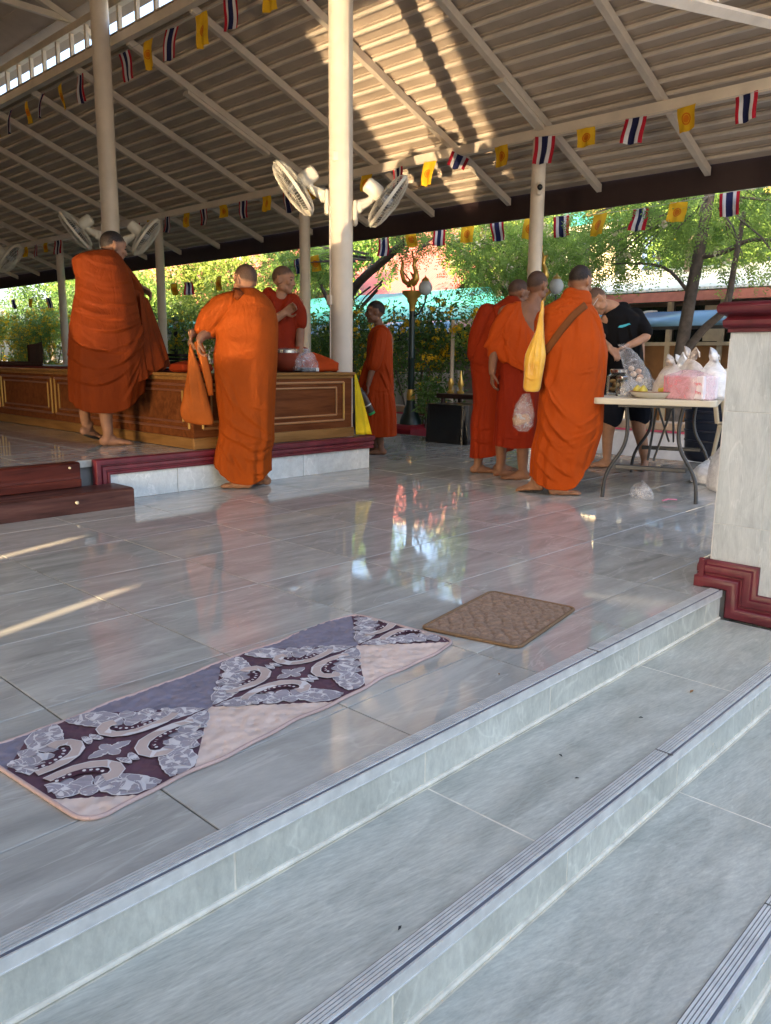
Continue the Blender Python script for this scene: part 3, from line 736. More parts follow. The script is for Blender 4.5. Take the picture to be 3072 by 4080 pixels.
for j in range(ny-1, -1, -1): ed.append(vs[j*(nx+1)])
g = MB(); g.tube([(p[0], p[1], .005) for p in ed[::2]], (.006, .005), 8, cap=False)
g.build('bound_edge', cloth('pink binding', (.58,.42,.38)), mat_t, smooth=True)
# the scroll print: thin cloth applique pieces
lil = cloth('lilac applique', (.38,.345,.375)); pnk = cloth('rose applique', (.58,.46,.41)); wht = cloth('pale stitched outline', (.74,.70,.69)); drk = cloth('maroon ground', (.10,.045,.065))
def hgt(x, y): return .0072+.0022*(math.sin(x*165)*math.sin(y*165+x*30))*.5
def leaf2(p0, p1, bend, w_, n=14, teeth=5):
    p0, p1 = Vector(p0), Vector(p1); d = p1-p0; nrm = Vector((-d.y, d.x)); c = []
    for i in range(n+1):
        t = i/n; c.append(p0+d*t+nrm*bend*4*t*(1-t))
    L, R_ = [], []
    for i in range(n+1):
        t = i/n; tg_ = (c[min(i+1, n)]-c[max(i-1, 0)]).normalized(); nn_ = Vector((-tg_.y, tg_.x))
        ww = w_*(math.sin(math.pi*min(1, t*.92+.06))**.8)*(1+.22*((t*teeth) % 1-.5))
        L.append(c[i]+nn_*ww); R_.append(c[i]-nn_*ww)
    return c, L, R_
def strip(g, L, R_, off, dz, mi):
    vs = [(p.x, p.y, hgt(p.x, p.y)+dz) for p in L]+[(p.x, p.y, hgt(p.x, p.y)+dz) for p in R_]; n = len(L)
    g.add(vs, [(i, i+1, n+i+1, n+i) for i in range(n-1)], mi)
def scroll(uc, parent):
    g = MB()
    def ok(p): return inside(p.x*1.012, p.y*1.02)
    def put(L, R_, dz, mi):
        Lk = [p for p in L]; 
        if all(ok(p) for p in L+R_): strip(g, L, R_, 0, dz, mi)
        else:
            a = [(l, r) for l, r in zip(L, R_) if ok(l) and ok(r)]
            if len(a) > 2: strip(g, [x[0] for x in a], [x[1] for x in a], 0, dz, mi)
    for sx_ in (1, -1):
        for sy_ in (1, -1):
            def T(p): return Vector((uc+sx_*p[0], sy_*p[1]))
            # curled band with its beads
            arc = []
            for i in range(15):
                a = R(-35+215*i/14); r = .058+.010*i/14
                arc.append((.100+r*math.cos(a)*1.25-.02, .080+r*math.sin(a)*.95-.005))
            def band(pts, w0, w1, dz, mi):
                P = [T(p) for p in pts]; L, R_ = [], []
                for i, p in enumerate(P):
                    d = (P[min(i+1, len(P)-1)]-P[max(i-1, 0)]).normalized(); nn_ = Vector((-d.y, d.x)); w_ = w0+(w1-w0)*i/(len(P)-1)
                    L.append(p+nn_*w_); R_.append(p-nn_*w_)
                put(L, R_, dz, mi)
            arc2 = [(.235, .040), (.215, .030), (.185, .024), (.150, .022), (.112, .026), (.078, .038), (.052, .060), (.042, .088), (.050, .112), (.072, .126), (.094, .120)]
            band(arc2, .0135, .0195, .0046, 2); band(arc2, .0105, .0165, .0048, 1)
            bd = [(.172,.047),(.155,.045),(.138,.045),(.121,.048),(.105,.054),(.092,.063),(.082,.075),(.078,.089)]
            band(bd, .0105, .0105, .0045, 3)
            for q in bd:
                c = T(q); P = [c+Vector((math.cos(k*math.pi/3), math.sin(k*math.pi/3)))*.0048 for k in range(6)]
                if all(ok(p) for p in P): g.add([(p.x, p.y, hgt(p.x, p.y)+.0050) for p in P], [tuple(range(6))], 2)
            # leaves
            li = 0
            for (a, b, be, w_) in (((.140,.060),(.300,.022),.10,.026), ((.205,.020),(.315,.006),.05,.012), ((.108,.076),(.215,.098),.16,.028), ((.19,.070),(.262,.056),-.1,.019), ((.092,.098),(.030,.240),-.20,.034), ((.058,.13),(.012,.245),-.05,.016), ((.108,.104),(.118,.196),.16,.030), ((.140,.112),(.160,.162),.1,.022), ((.165,.108),(.212,.108),.1,.016), ((.10,.15),(.075,.232),.1,.018), ((.225,.075),(.245,.085),.1,.012), ((.02,.06),(.012,.11),.1,.009)):
                li += 1; zz_ = .0008+.00028*li
                c, L, R_ = leaf2(T(a), T(b), be*sx_*sy_, w_+.0022); put(L, R_, zz_, 2)
                c, L, R_ = leaf2(T(a), T(b), be*sx_*sy_, w_-.0016); put(L, R_, zz_+.00015, 0)
                for k in (2, 5, 8, 10):
                    v_ = [(c[k]+c[k+1])/2, c[k+1]+(L[k+2]-c[k+2])*.85, c[k+2]+(L[k+2]-c[k+2])*.85]
                    w2 = [(c[k]+c[k+1])/2, c[k+1]+(R_[k+2]-c[k+2])*.85, c[k+2]+(R_[k+2]-c[k+2])*.85]
                    for tr_ in (v_, w2):
                        if all(ok(p) for p in tr_):
                            d = (tr_[1]-tr_[0]); nn_ = Vector((-d.y, d.x)).normalized()*.0010
                            P = [tr_[0]-nn_, tr_[0]+nn_, tr_[1]+nn_, tr_[1]-nn_]; g.add([(p.x, p.y, hgt(p.x, p.y)+zz_+.0003) for p in P], [(0,1,2,3)], 2)
    for k in range(4):
        a = k*math.pi/2; d = Vector((math.cos(a), math.sin(a))); L_ = .062 if k % 2 == 0 else .040
        p0, p1 = Vector((uc, 0)), Vector((uc, 0))+d*L_
        for w_, dz, mi in ((.0165, .001, 2), (.013, .0015, 0)):
            c, L, R_ = leaf2(p0, p1, 0, w_); put(L, R_, dz, mi)
    o = obj('scroll_motif', g.mesh('scroll'), [lil, pnk, wht, drk], parent); return o
for uc in (-.517, .140, .797): scroll(uc, mat_t)

# ------------------------------------------------------------------ brown mat
m = N('brown plush'); m.set(rough=.95, sheen=.1, spec=.1)
v = m.coords('Object'); n1 = m.n('TexNoise', Scale=60.0, Detail=6.0); m.l(v, n1.inputs['Vector'])
r1 = m.ramp(n1.outputs[0], [(.3, (.20,.125,.08)), (.7, (.33,.215,.145))]); m.l(r1.outputs[0], m.b.inputs['Base Color']); m.bump(n1.outputs[0], .6, .006)
bm_t = thing('brown_mat', 'small brown plush mat with embossed diamond ridges', 'mat', (2.497, 1.737, 0), R(9.8))
g = MB(); nx, ny = 90, 60; vs = []; HW2, HH2 = .285, .195
for j in range(ny+1):
    for i in range(nx+1):
        x, y = -HW2+2*HW2*i/nx, -HH2+2*HH2*j/ny
        a = (x*1.0+y*1.5); b = (x*1.0-y*1.5)
        wv = noise.noise(Vector((x*11, y*11, 0)))*.028+noise.noise(Vector((x*31, y*31, 5)))*.010
        q = min(abs(((a+wv)/.085) % 1-.5), abs(((b+wv*1.3)/.085) % 1-.5))*2
        e = min(1, (HW2-abs(x))/.02, (HH2-abs(y))/.02)
        z = .006+.008*(1-math.exp(-(q/.16)**2))*(.7+.5*noise.noise(Vector((x*9,y*9,7))))*max(0, e)+.004*noise.noise(Vector((x*30, y*30, 2)))*max(0, e)
        ax, ay, r = abs(x), abs(y), .03
        if ax > HW2-r and ay > HH2-r:
            d = math.hypot(ax-HW2+r, ay-HH2+r); k = max(ax-HW2+r, ay-HH2+r)/max(d, 1e-6); ax, ay = HW2-r+(ax-HW2+r)*k, HH2-r+(ay-HH2+r)*k; x, y = math.copysign(ax, x), math.copysign(ay, y)
        x += .008*(y/HH2)*(x/HW2)
        vs.append((x, y, max(z, .004)))
g.add(vs, [(j*(nx+1)+i, j*(nx+1)+i+1, (j+1)*(nx+1)+i+1, (j+1)*(nx+1)+i) for j in range(ny) for i in range(nx)])
g.build('plush_top', m.mat, bm_t, smooth=True)
ed = [vs[i] for i in range(nx+1)]+[vs[j*(nx+1)+nx] for j in range(1, ny+1)]+[vs[ny*(nx+1)+i] for i in range(nx-1, -1, -1)]+[vs[j*(nx+1)] for j in range(ny-1, -1, -1)]
g = MB(); g.tube([(p[0], p[1], .006) for p in ed[::2]], (.0075, .0065), 8, cap=False); g.build('hem', cloth('brown hem', (.23,.145,.085)), bm_t, smooth=True)

# ------------------------------------------------------------------ folding table
tb = thing('folding_table', 'cream folding table with curved grey legs, loaded with food', 'table', (5.35, 2.53, 0), R(19))
# local: x along the length (0 .. 1.83), y across
TL, TW = 1.83, .84
mt['cream_plastic'] = plain('cream moulded plastic', (.52,.47,.36), .45, var=.06)
mt['greymetal'] = plain('dark grey powder coat', (.045,.047,.05), .4, .3)
g = MB(); pl = rrect(TL/2, TW/2, .06, 6)
g.prism([(p[0]+TL/2, p[1]) for p in pl], 'z', .698, .742); o = g.build('table_top', mt['cream_plastic'], tb); md = o.modifiers.new('b','BEVEL'); md.width = .006; md.segments = 2
for xl in (.16, TL-.16):
    sgn = -1 if xl < 1 else 1
    for s in (-1, 1):
        g = MB(); ya = s*.20; yb = s*.33
        pts = []
        for i in range(17):
            t = i/16; z = .70-.70*t
            e = 1/(1+math.exp(-(t-.62)*12)); bow = .05*math.sin(math.pi*min(1, t/.6))
            pts.append((xl+sgn*.0, ya-s*bow*.5+(yb-ya)*e, z))
        g.tube(pts, .014, 10); smooth_angle(g.build('leg', mt['greymetal'], tb))
    g = MB(); g.box((xl, 0, .235), (.022, .50, .035), bev=.006); g.build('leg_rail', mt['greymetal'], tb)
    g = MB(); g.box((xl, 0, .69), (.03, .5, .03)); g.build('leg_hinge_bar', mt['greymetal'], tb)
    for s in (-1, 1):
        g = MB(); g.tube([(xl, s*.02, .30), (TL/2, s*.06, .66)], .009, 8); g.build('brace', mt['greymetal'], tb)
# a transform from table to world for the things standing on it
TM = Matrix.Translation((5.35, 2.53, .742)) @ Matrix.Rotation(R(19), 4, 'Z')
def on_table(x, y, z=0): p = TM @ Vector((x, y, z)); return (p.x, p.y, p.z)
glass = N('clear jar glass'); glass.set(color=(.9,.95,.95), rough=.03, trans=1.0, ior=1.45); glass = glass.mat
for k, (x, y, r_, h) in enumerate(((.62, .335, .085, .20), (.42, .27, .05, .15))):
    j = thing('glass_jar', ['large clear glass jar of biscuits with a steel lid', 'smaller clear bottle beside the biscuit jar'][k], 'jar', on_table(x, y), 0, 'jars on the table')
    g = MB(); g.lathe([(r_*.9,0),(r_,.01),(r_,h*.72),(r_*.72,h*.82),(r_*.72,h*.9),(r_*.69,h*.9),(r_*.69,h*.81),(r_*.96,h*.71),(r_*.96,.016),(.0,.014)], 24, cap=False); smooth_angle(g.build('glass', glass, j))
    g = MB(); g.lathe([(r_*.76,h*.86),(r_*.78,h*.87),(r_*.78,h*.97),(r_*.7,h),(0,h)], 24); smooth_angle(g.build('lid', plain('polished steel lid %d' % k, (.62,.63,.64), .18, .95), j))
    if k == 0:
        for q in range(9):
            a = q*2.4; g = MB(); g.ell((.04*math.cos(a), .04*math.sin(a), .035+.012*q), (.032,.026,.016), 10, 6); g.build('biscuit', plain('biscuit %d' % q, (.42,.24,.08), .7), j, smooth=True)
tray = thing('enamel_tray', 'white enamel tray with brown rim holding pears and bananas', 'tray', on_table(.20, .02))
g = MB(); g.lathe([(.11,0),(.155,.03),(.165,.045),(.16,.046),(.15,.034),(.105,.006),(0,.005)], 30, cap=False); smooth_angle(g.build('dish', plain('white enamel', (.6,.58,.52), .25), tray))
g = MB(); g.lathe([(.160,.044),(.168,.046),(.168,.050),(.160,.051)], 30, cap=False); g.build('rim', plain('brown enamel rim', (.16,.03,.012), .3), tray)
mt['banana'] = plain('banana skin', (.62,.46,.05), .5, var=.25, scale=20)
mt['pear'] = plain('pear skin', (.50,.42,.06), .45, var=.3, scale=20)
for k, (x, y, rz) in enumerate(((.25, -.08, .4), (.24, -.04, .7), (.28, -.06, .1))):
    g = MB(); g.tube([(-.08, 0, .045), (-.05, .005, .025), (0, .01, .018), (.05, .005, .03), (.085, 0, .06)], [.006, .017, .019, .016, .006], 10)
    o = g.build('banana', mt['banana'], None, loc=on_table(x, y, .028), rot=(0,0,rz), smooth=True); tag(o, ['curved yellow banana lying lowest in the enamel tray','middle yellow banana in the enamel tray','banana at the back of the enamel tray'][k], 'banana', 'bananas in the tray')
for k, (x, y) in enumerate(((.15, .085), (.19, .13))):
    g = MB(); g.lathe([(0,0),(.025,.004),(.034,.025),(.03,.05),(.018,.068),(.008,.078),(0,.08)], 16)
    o = g.build('pear', mt['pear'], None, loc=on_table(x, y, .012), smooth=True); tag(o, ['yellow pear at the front of the enamel tray','yellow pear behind the front one in the tray'][k], 'pear', 'pears in the tray')
dt = thing('dark_tray', 'shallow dark tray under the plastic bags on the table', 'tray', on_table(.50, .10))
g = MB(); g.lathe([(.13,0),(.17,.03),(.172,.035),(.165,.034),(.125,.006),(0,.005)], 28, cap=False); smooth_angle(g.build('dish', plain('dark brown tray', (.05,.03,.025), .35), dt))
o = lumpy('food_packet', mt['clear_bag'], dt, [(0,.08,.07,0,0),(.05,.11,.10,0,0),(.10,.09,.08,0,0),(.13,.03,.03,0,0)], .02, 14, 3, loc=(0,0,.01))
pb = thing('pink_carton', 'pink and white carton wrapped in a clear bag on the table', 'box', on_table(.155, -.215), R(-8))
g = MB(); g.box((0,.0,.085), (.19,.27,.155), bev=.006); g.build('carton', plain('pink card', (.68,.19,.26), .5), pb)
g = MB(); g.box((0,-.12,.085), (.196,.105,.158), bev=.006); g.build('white_panel', plain('white card panel', (.78,.70,.72), .5), pb)
# red printed scrawl on the white panel: small brush marks
redink = plain('red print', (.62,.06,.12), .5)
g = MB()
r_ = random.Random(3)
for row in range(2):
    for q in range(7):
        y = -.158+.012*q; z = .115-.058*row+r_.uniform(-.005,.005)
        g.tube([(-.0995, y, z-.012), (-.0995, y+.006, z+.008*r_.random()), (-.0995, y+.012, z-.006+.012*r_.random())], .0022, 5)
g.build('printed_script', redink, pb)
lumpy('film', mt['pink_bag'], pb, [(0,.11,.18,0,-.01),(.16,.112,.182,0,-.01),(.18,.08,.13,0,-.01),(.205,.03,.04,0,.0)], .012, 12, 8)
carrier('tan_bag', 'full cream carrier bag standing behind the fruit tray', on_table(.40, -.06), .25, .22, .26, mt['tan_bag'], 21, group='carrier bags on the table', rz=.4)
carrier('tan_bag', 'cream carrier bag with tall twisted handles behind the carton', on_table(.50, -.20), .24, .2, .31, mt['tan_bag'], 35, group='carrier bags on the table', rz=1.1)
carrier('white_bag', 'bright white carrier bag at the right end of the table', on_table(.30, -.365), .24, .22, .29, mt['white_bag'], 22, group='carrier bags on the table', rz=.2)
carrier('clear_bag', 'clear bag slumped between the carton and the white bag', on_table(.52, -.34), .22, .2, .20, mt['clear_bag'], 28, group='carrier bags on the table', handles=False)
carrier('clear_bag', 'small clear snack bag left of the fruit tray', on_table(.30, .20), .16, .13, .15, mt['clear_bag'], 91, group='carrier bags on the table', handles=False)
carrier('white_bag', 'white carrier bag standing far back on the table', on_table(.86, -.10), .26, .22, .27, mt['white_bag'], 93, group='carrier bags on the table', rz=.8)
# rubbish bags on the floor
carrier('white_bag', 'crumpled white plastic bag on the floor under the table', (5.56, 2.66, .0), .24, .17, .13, mt['clear_bag'], 40, handles=False, group='bags on the floor', rz=.6)
g = MB(); g.tube([(0,0,.02),(.05,.01,.028),(.11,0,.024)], [(.012,.004)]*3, 6); o = g.build('pink_straw', plain('pink plastic', (.7,.2,.3), .4), None, loc=(5.46, 2.45, 0), rot=(0,0,-.6)); tag(o, 'pink plastic strip beside the floor bag', 'litter')
fb = carrier('printed_bag', 'tall red and white printed bag on the floor beyond the table', (6.35, 2.36, 0), .30, .2, .42, mt['white_bag'], 50, handles=False, group='bags on the floor', rz=.9)
lumpy('red_stripe', plain('red plastic print', (.55,.03,.06), .4), fb, [(.03,.05,.107,-.11,0),(.2,.05,.107,-.11,0),(.34,.03,.06,-.07,0)], .012, 11, 50)
carrier('clear_bag', 'heap of clear plastic wrap on the floor by the pier', (6.05, 2.1, 0), .42, .28, .17, mt['clear_bag'], 61, handles=False, group='bags on the floor', rz=.2)
carrier('white_bag', 'low white bag with red print lying beyond the table leg', (6.75, 2.62, 0), .45, .3, .22, mt['white_bag'], 71, handles=False, group='bags on the floor', rz=.2)

# ------------------------------------------------------------------ chairs and bins beyond the table
navy = plain('navy plastic', (.008,.013,.03), .4)
bn = thing('navy_bin', 'dark navy ribbed plastic bin behind the table', 'bin', (8.25, 3.25, 0), .3)
g = MB(); g.lathe([(.20,0),(.24,.06),(.265,.58),(.28,.60),(.28,.63),(.26,.635),(.0,.635)], 28); smooth_angle(g.build('tub', navy, bn))
for q in range(5):
    g = MB(); g.lathe([(.236+.008*q,.10+.1*q),(.245+.008*q,.105+.1*q),(.246+.008*q,.12+.1*q),(.238+.008*q,.125+.1*q)], 28, cap=False); g.build('rib', navy, bn)
def plastic_chair(loc, rz, label):
    t = thing('plastic_chair', label, 'chair', loc, rz, 'cream plastic chairs')
    g = MB(); g.box((0,0,.42), (.42,.42,.03), bev=.012); g.build('seat', mt['cream_plastic'], t)
    for s in (-1,1):
        g = MB(); g.tube([(s*.18,.18,.42),(s*.21,.22,0)], [.022,.016], 8); g.build('leg', mt['cream_plastic'], t)
        g = MB(); g.tube([(s*.18,-.18,.42),(s*.21,-.23,0)], [.022,.016], 8); g.build('leg', mt['cream_plastic'], t)
        g = MB(); g.tube([(s*.20,-.20,.42),(s*.20,-.26,.66),(s*.19,-.30,.92)], [(.03,.014)]*3, 8); g.build('back_post', mt['cream_plastic'], t)
    g = MB(); g.tube([(-.2,-.30,.90),(0,-.32,.935),(.2,-.30,.90)], [(.03,.012)]*3, 8); g.build('top_rail', mt['cream_plastic'], t)
    for q in range(5):
        x = -.12+.06*q; g = MB(); g.tube([(x,-.2,.43),(x,-.26,.66),(x,-.31,.905)], [(.013,.008)]*3, 6); g.build('back_slat', mt['cream_plastic'], t)
    return t
plastic_chair((7.55, 2.55, 0), 2.5, 'cream plastic chair showing its back beside the marble pier')
plastic_chair((7.9, 2.75, 0), 2.7, 'second cream plastic chair behind the table')

# ------------------------------------------------------------------ wall fans
mt['fan_white'] = plain('aged white plastic', (.66,.60,.48), .4, var=.08)
mt['fan_wire'] = plain('chalky wire', (.60,.55,.45), .4, .2)
blade_m = N('smoky fan blade'); blade_m.set(color=(.10,.11,.12), rough=.2, alpha=.75); blade_m = blade_m.mat
def make_fan():
    t = thing('wall_fan', 'x', 'fan', (0,0,0))
    # local +X points away from the column; origin on the column face
    g = MB(); g.box((.018,0,-.06), (.036,.09,.19), bev=.012); g.box((.05,0,-.01), (.06,.075,.10), bev=.02); smooth_angle(g.build('wall_bracket', mt['fan_white'], t))
    g = MB(); g.tube([(.05,0,.0),(.10,0,.02),(.145,0,.045)], [(.038,.045),(.032,.038),(.026,.028)], 12); smooth_angle(g.build('arm', mt['fan_white'], t))
    ax = Vector((math.cos(R(37)), 0, -math.sin(R(37)))); o = Vector((.165, 0, .125))
    F = ax.to_track_quat('Z', 'Y').to_matrix().to_4x4(); F.translation = o
    g = MB(); g.lathe([(.0,-.075),(.045,-.075),(.06,-.062),(.064,.0),(.062,.05),(.05,.07),(.0,.07)], 24, T=F); smooth_angle(g.build('motor_housing', mt['fan_white'], t))
    g = MB(); g.tube([(.145,0,.04),(.155,0,.075)], [.026,.03], 12); g.build('pivot', mt['fan_white'], t)
    RG = .235; c0 = .145
    g = MB(); g.lathe([(RG,c0-.012),(RG+.008,c0-.012),(RG+.008,c0+.012),(RG,c0+.012),(RG,c0-.012)], 48, T=F, cap=False); smooth_angle(g.build('guard_rim', mt['fan_white'], t))
    for nm, s in (('front_guard', 1), ('rear_guard', -1)):
        g = MB(); nw = 60
        for k in range(nw):
            a = 2*math.pi*k/nw; pts = []
            for r_ in (.05, .11, .17, .215, RG):
                z = c0+s*(.012+.062*math.sqrt(max(0, 1-(r_/RG)**2.6)))
                tw = .25*(r_/RG) if s > 0 else 0
                pts.append((r_*math.cos(a+tw), r_*math.sin(a+tw), z))
            g.tube(pts, .0016, 4, cap=False, T=F)
        for r_ in (.11, .17, .21):
            z = c0+s*(.012+.062*math.sqrt(max(0, 1-(r_/RG)**2.6)))
            g.tube([(r_*math.cos(2*math.pi*k/32), r_*math.sin(2*math.pi*k/32), z) for k in range(33)], .0018, 4, cap=False, T=F)
        g.lathe([(0, c0+s*.070),(.05, c0+s*.070),(.052, c0+s*.078),(0, c0+s*.08)], 20, T=F)
        g.build(nm, mt['fan_wire'], t)
    g = MB(); g.lathe([(0,.10),(.035,.10),(.04,.12),(.036,.175),(0,.185)], 18, T=F); smooth_angle(g.build('hub', plain('grey hub', (.3,.3,.3), .4), t))
    for k in range(3):
        g = MB(); a0 = 2*math.pi*k/3; vs = []; nr, na = 6, 6
        for i in range(nr+1):
            r_ = .035+.17*i/nr
            for j in range(na+1):
                a = a0+(-.45+.95*j/na)*(.6+.5*i/nr); vs.append((r_*math.cos(a), r_*math.sin(a), .145+(.5-j/na)*.05))
        g.add(vs, [(i*(na+1)+j, i*(na+1)+j+1, (i+1)*(na+1)+j+1, (i+1)*(na+1)+j) for i in range(nr) for j in range(na)], T=F); o_ = g.build('blade', blade_m, t, smooth=True)
    return t
proto = make_fan()
def put_fan(x, y, z, az, label, first=False):
    f = proto if first else copy_tree(proto)
    f.location = (x+.112*math.cos(R(az)), y+.112*math.sin(R(az)), z-.05); f.scale = (1.18,)*3; f.rotation_euler = (0, 0, R(az)); f['label'] = label; f['group'] = 'wall fans on the columns'
put_fan(XI, YC, 2.56, 140, 'sunlit wall fan on the left of the centre column, tilted down', True)
put_fan(XI, YC, 2.47, -40, 'wall fan on the right side of the centre column')
put_fan(XI, YC+SP, 2.62, 142, 'wall fan left of the standing platform monk\'s head')
put_fan(XI, YC+SP, 2.56, -36, 'wall fan right of the standing platform monk\'s head')
put_fan(XI, YC+2*SP, 2.62, -40, 'farthest wall fan at the left edge')
# fan switch box and cable on the centre column
g = MB(); g.box((0,0,0), (.05,.06,.09), bev=.008); o = g.build('switch_box', mt['fan_white'], None, loc=(XI-.09, YC-.09+.06, 2.83), rot=(0,0,R(40))); tag(o, 'small cream switch box on the centre column above the fans', 'switch box')
# security camera on the near slim column
sc_t = thing('security_camera', 'small white dome camera with dark lens on the slim column', 'camera', (XB-.086*.711, 5.84-.086*.677, 3.06), R(223.6))
g = MB(); g.box((.02,0,.0), (.04,.075,.15), bev=.02); smooth_angle(g.build('housing', mt['cream'], sc_t))
g = MB(); g.ell((.045,0,.015), (.032,.034,.036), 18, 12); smooth_angle(g.build('lens_ball', plain('black glass', (.01,.01,.012), .08), sc_t))
g = MB(); g.tube([(.045+.03*math.cos(a), .04*math.sin(a)*1.0, .015-.05*abs(math.cos(a))) for a in [R(-90+18*i) for i in range(11)]], .006, 6); g.build('bracket_ring', mt['cream'], sc_t)

# ------------------------------------------------------------------ flags
fl_red = cloth('flag red', (.42,.015,.03)); fl_wht = cloth('flag white', (.62,.60,.60)); fl_blu = cloth('flag navy', (.018,.02,.07)); fl_yel = cloth('flag yellow', (.72,.42,.02)); fl_org = cloth('flag orange emblem', (.60,.17,.01))
def flag_mesh(kind, w_, h, seed):
    nx, ny = 12, 12; vs = []; r_ = random.Random(seed); ph = r_.uniform(0, 6); am = r_.uniform(.006, .018); tw = r_.uniform(-.12, .12)
    for j in range(ny+1):
        v = j/ny
        for i in range(nx+1):
            u = i/nx-.5
            vs.append((am*math.sin(u*9+ph)*(.3+v)+tw*u*w_*v*2+.012*math.sin(v*5+ph), u*w_*(1-.05*v)+.012*v*math.sin(ph), -v*h-.006*math.cos(u*7)*v))
    fs, ms = [], []
    for j in range(ny):
        for i in range(nx):
            fs.append((j*(nx+1)+i, j*(nx+1)+i+1, (j+1)*(nx+1)+i+1, (j+1)*(nx+1)+i))
            ms.append(((0,0,1,1,2,2,2,2,1,1,0,0)[i]) if kind == 's' else 0)
    g = MB(); g.v = vs; g.f = fs; g.m = ms
    return g
def emblem(w_, h, g0):
    # a round orange wheel sewn on the yellow flag
    g = MB()
    def at(u, v):
        i = min(11.99, max(0, (u/w_+.5)*12)); j = min(11.99, max(0, v/h*12)); i0, j0 = int(i), int(j); a = Vector(g0.v[j0*13+i0]); b = Vector(g0.v[j0*13+i0+1]); c = Vector(g0.v[(j0+1)*13+i0]); 
        return a+(b-a)*(i-i0)+(c-a)*(j-j0)
    R_ = w_*.25
    for (ra, rb) in ((0.0, .62), (.72, 1.0)):
        for k in range(18):
            a0, a1 = 2*math.pi*k/18, 2*math.pi*(k+1)/18
            P = [at(R_*r_*math.cos(a), h*.5-R_*r_*math.sin(a)*1.1) for r_, a in ((ra, a0), (rb, a0), (rb, a1), (ra, a1))]
            for s in (-1, 1): g.add([p+Vector((.0025*s, 0, 0)) for p in P], [(0,1,2,3)])
    return g
cnt = {}
ordw = ['first','second','third','fourth','fifth','sixth','seventh','eighth','ninth','tenth','eleventh','twelfth','thirteenth','fourteenth','fifteenth','sixteenth','seventeenth','eighteenth']
def flag(kind, x, y, z, where, seed, w_=.22, h=.30, rz=0.0, twist=False):
    k = (where, kind); cnt[k] = cnt.get(k, 0)+1
    lab = '%s %s flag from the right on the string %s' % (ordw[cnt[k]-1], 'striped Thai' if kind == 's' else 'yellow wheel-emblem', where)
    g = flag_mesh(kind, w_, h, seed)
    if kind == 's':
        o = g.build('striped_flag', [fl_red, fl_wht, fl_blu], None, loc=(x, y, z), rot=(0,0,rz), smooth=True)
        if twist: o.rotation_euler = (R(35), R(-50), R(20)); o.scale = (1,1,.8)
    else:
        o = g.build('yellow_flag', fl_yel, None, loc=(x, y, z), rot=(0,0,rz), smooth=True)
        emblem(w_, h, g).build('emblem', fl_org, o)
    if not twist: o.rotation_euler[0] += R(rng.uniform(-7, 7)); o.rotation_euler[1] += R(rng.uniform(-10, 10)); s_ = rng.uniform(.9, 1.1); o.scale = (1, s_, rng.uniform(.88, 1.08))
    tag(o, lab, 'flag', 'flags '+where)
def string(pts, where):
    g = MB(); g.tube(pts, .003, 5); o = g.build('flag_string', plain('thin cord '+where, (.45,.42,.38), .8)); tag(o, 'thin cord carrying the flags '+where, 'string')
zb = 3.642
seq = [(3.36,'s'),(3.97,'y'),(4.54,'s'),(5.157,'y'),(5.70,'s'),(6.34,'y'),(6.99,'t'),(7.525,'y'),(8.126,'s'),(8.736,'y'),(9.33,'s'),(9.95,'y'),(10.54,'s'),(11.085,'y'),(11.74,'s'),(12.31,'y'),(12.91,'s'),(13.487,'y'),(14.11,'s'),(14.76,'y'),(15.3,'s'),(18.88,'s'),(19.51,'y'),(20.1,'s'),(20.65,'y'),(21.3,'s')]
for i, (y, k) in enumerate(seq):
    flag('s' if k == 't' else k, 8.70, y, zb, 'under the eave beam', 100+i, .25 if k != 'y' else .21, (.30 if k != 'y' else (.34 if i == 7 else .24)), R(rng.uniform(-12, 12)), k == 't')
string([(8.70, 2.2, zb)]+[(8.70, y, zb-.001) for y, k in seq]+[(8.70, 24, zb)], 'under the eave beam')
seq = [(6.45,'s'),(7.14,'y'),(7.79,'s'),(8.37,'y'),(8.97,'s'),(9.51,'y'),(10.1,'s'),(10.75,'y'),(11.32,'s'),(11.93,'y'),(12.51,'s'),(13.08,'y'),(13.68,'s'),(14.3,'y')]
for i, (y, k) in enumerate(seq): flag(k, 5.68, y, 4.82, 'under the inner chord', 200+i, .22 if k == 's' else .20, .37 if k == 's' else .34, R(rng.uniform(-14, 14)))
string([(5.68, 5, 4.83)]+[(5.68, y, 4.822) for y, k in seq]+[(5.68, 18, 4.84)], 'under the inner chord')
seq = [(3.55,'y',3.12),(4.24,'s',3.12),(4.90,'y',3.08),(5.43,'s',3.06),(6.055,'y',3.06),(6.69,'s',3.10),(7.2,'y',3.12),(7.85,'s',3.13),(8.43,'y',3.15),(9.04,'s',3.18),(9.67,'y',3.17),(10.31,'s',3.12),(12.19,'y',2.97),(12.7,'s',2.95),(14.57,'s',2.72),(15.4,'y',2.78),(16.64,'s',2.72),(17.26,'y',2.73),(24.1,'s',2.70),(25.4,'y',2.73),(26.7,'s',2.76)]
for i, (y, k, z) in enumerate(seq): flag(k, 10.72, y, z, 'outside the eave', 300+i, .26 if k == 's' else .24, .30 if k == 's' else .29, R(rng.uniform(-14, 14)))
string([(10.72, y, z+.002) for y, k, z in seq], 'outside the eave')
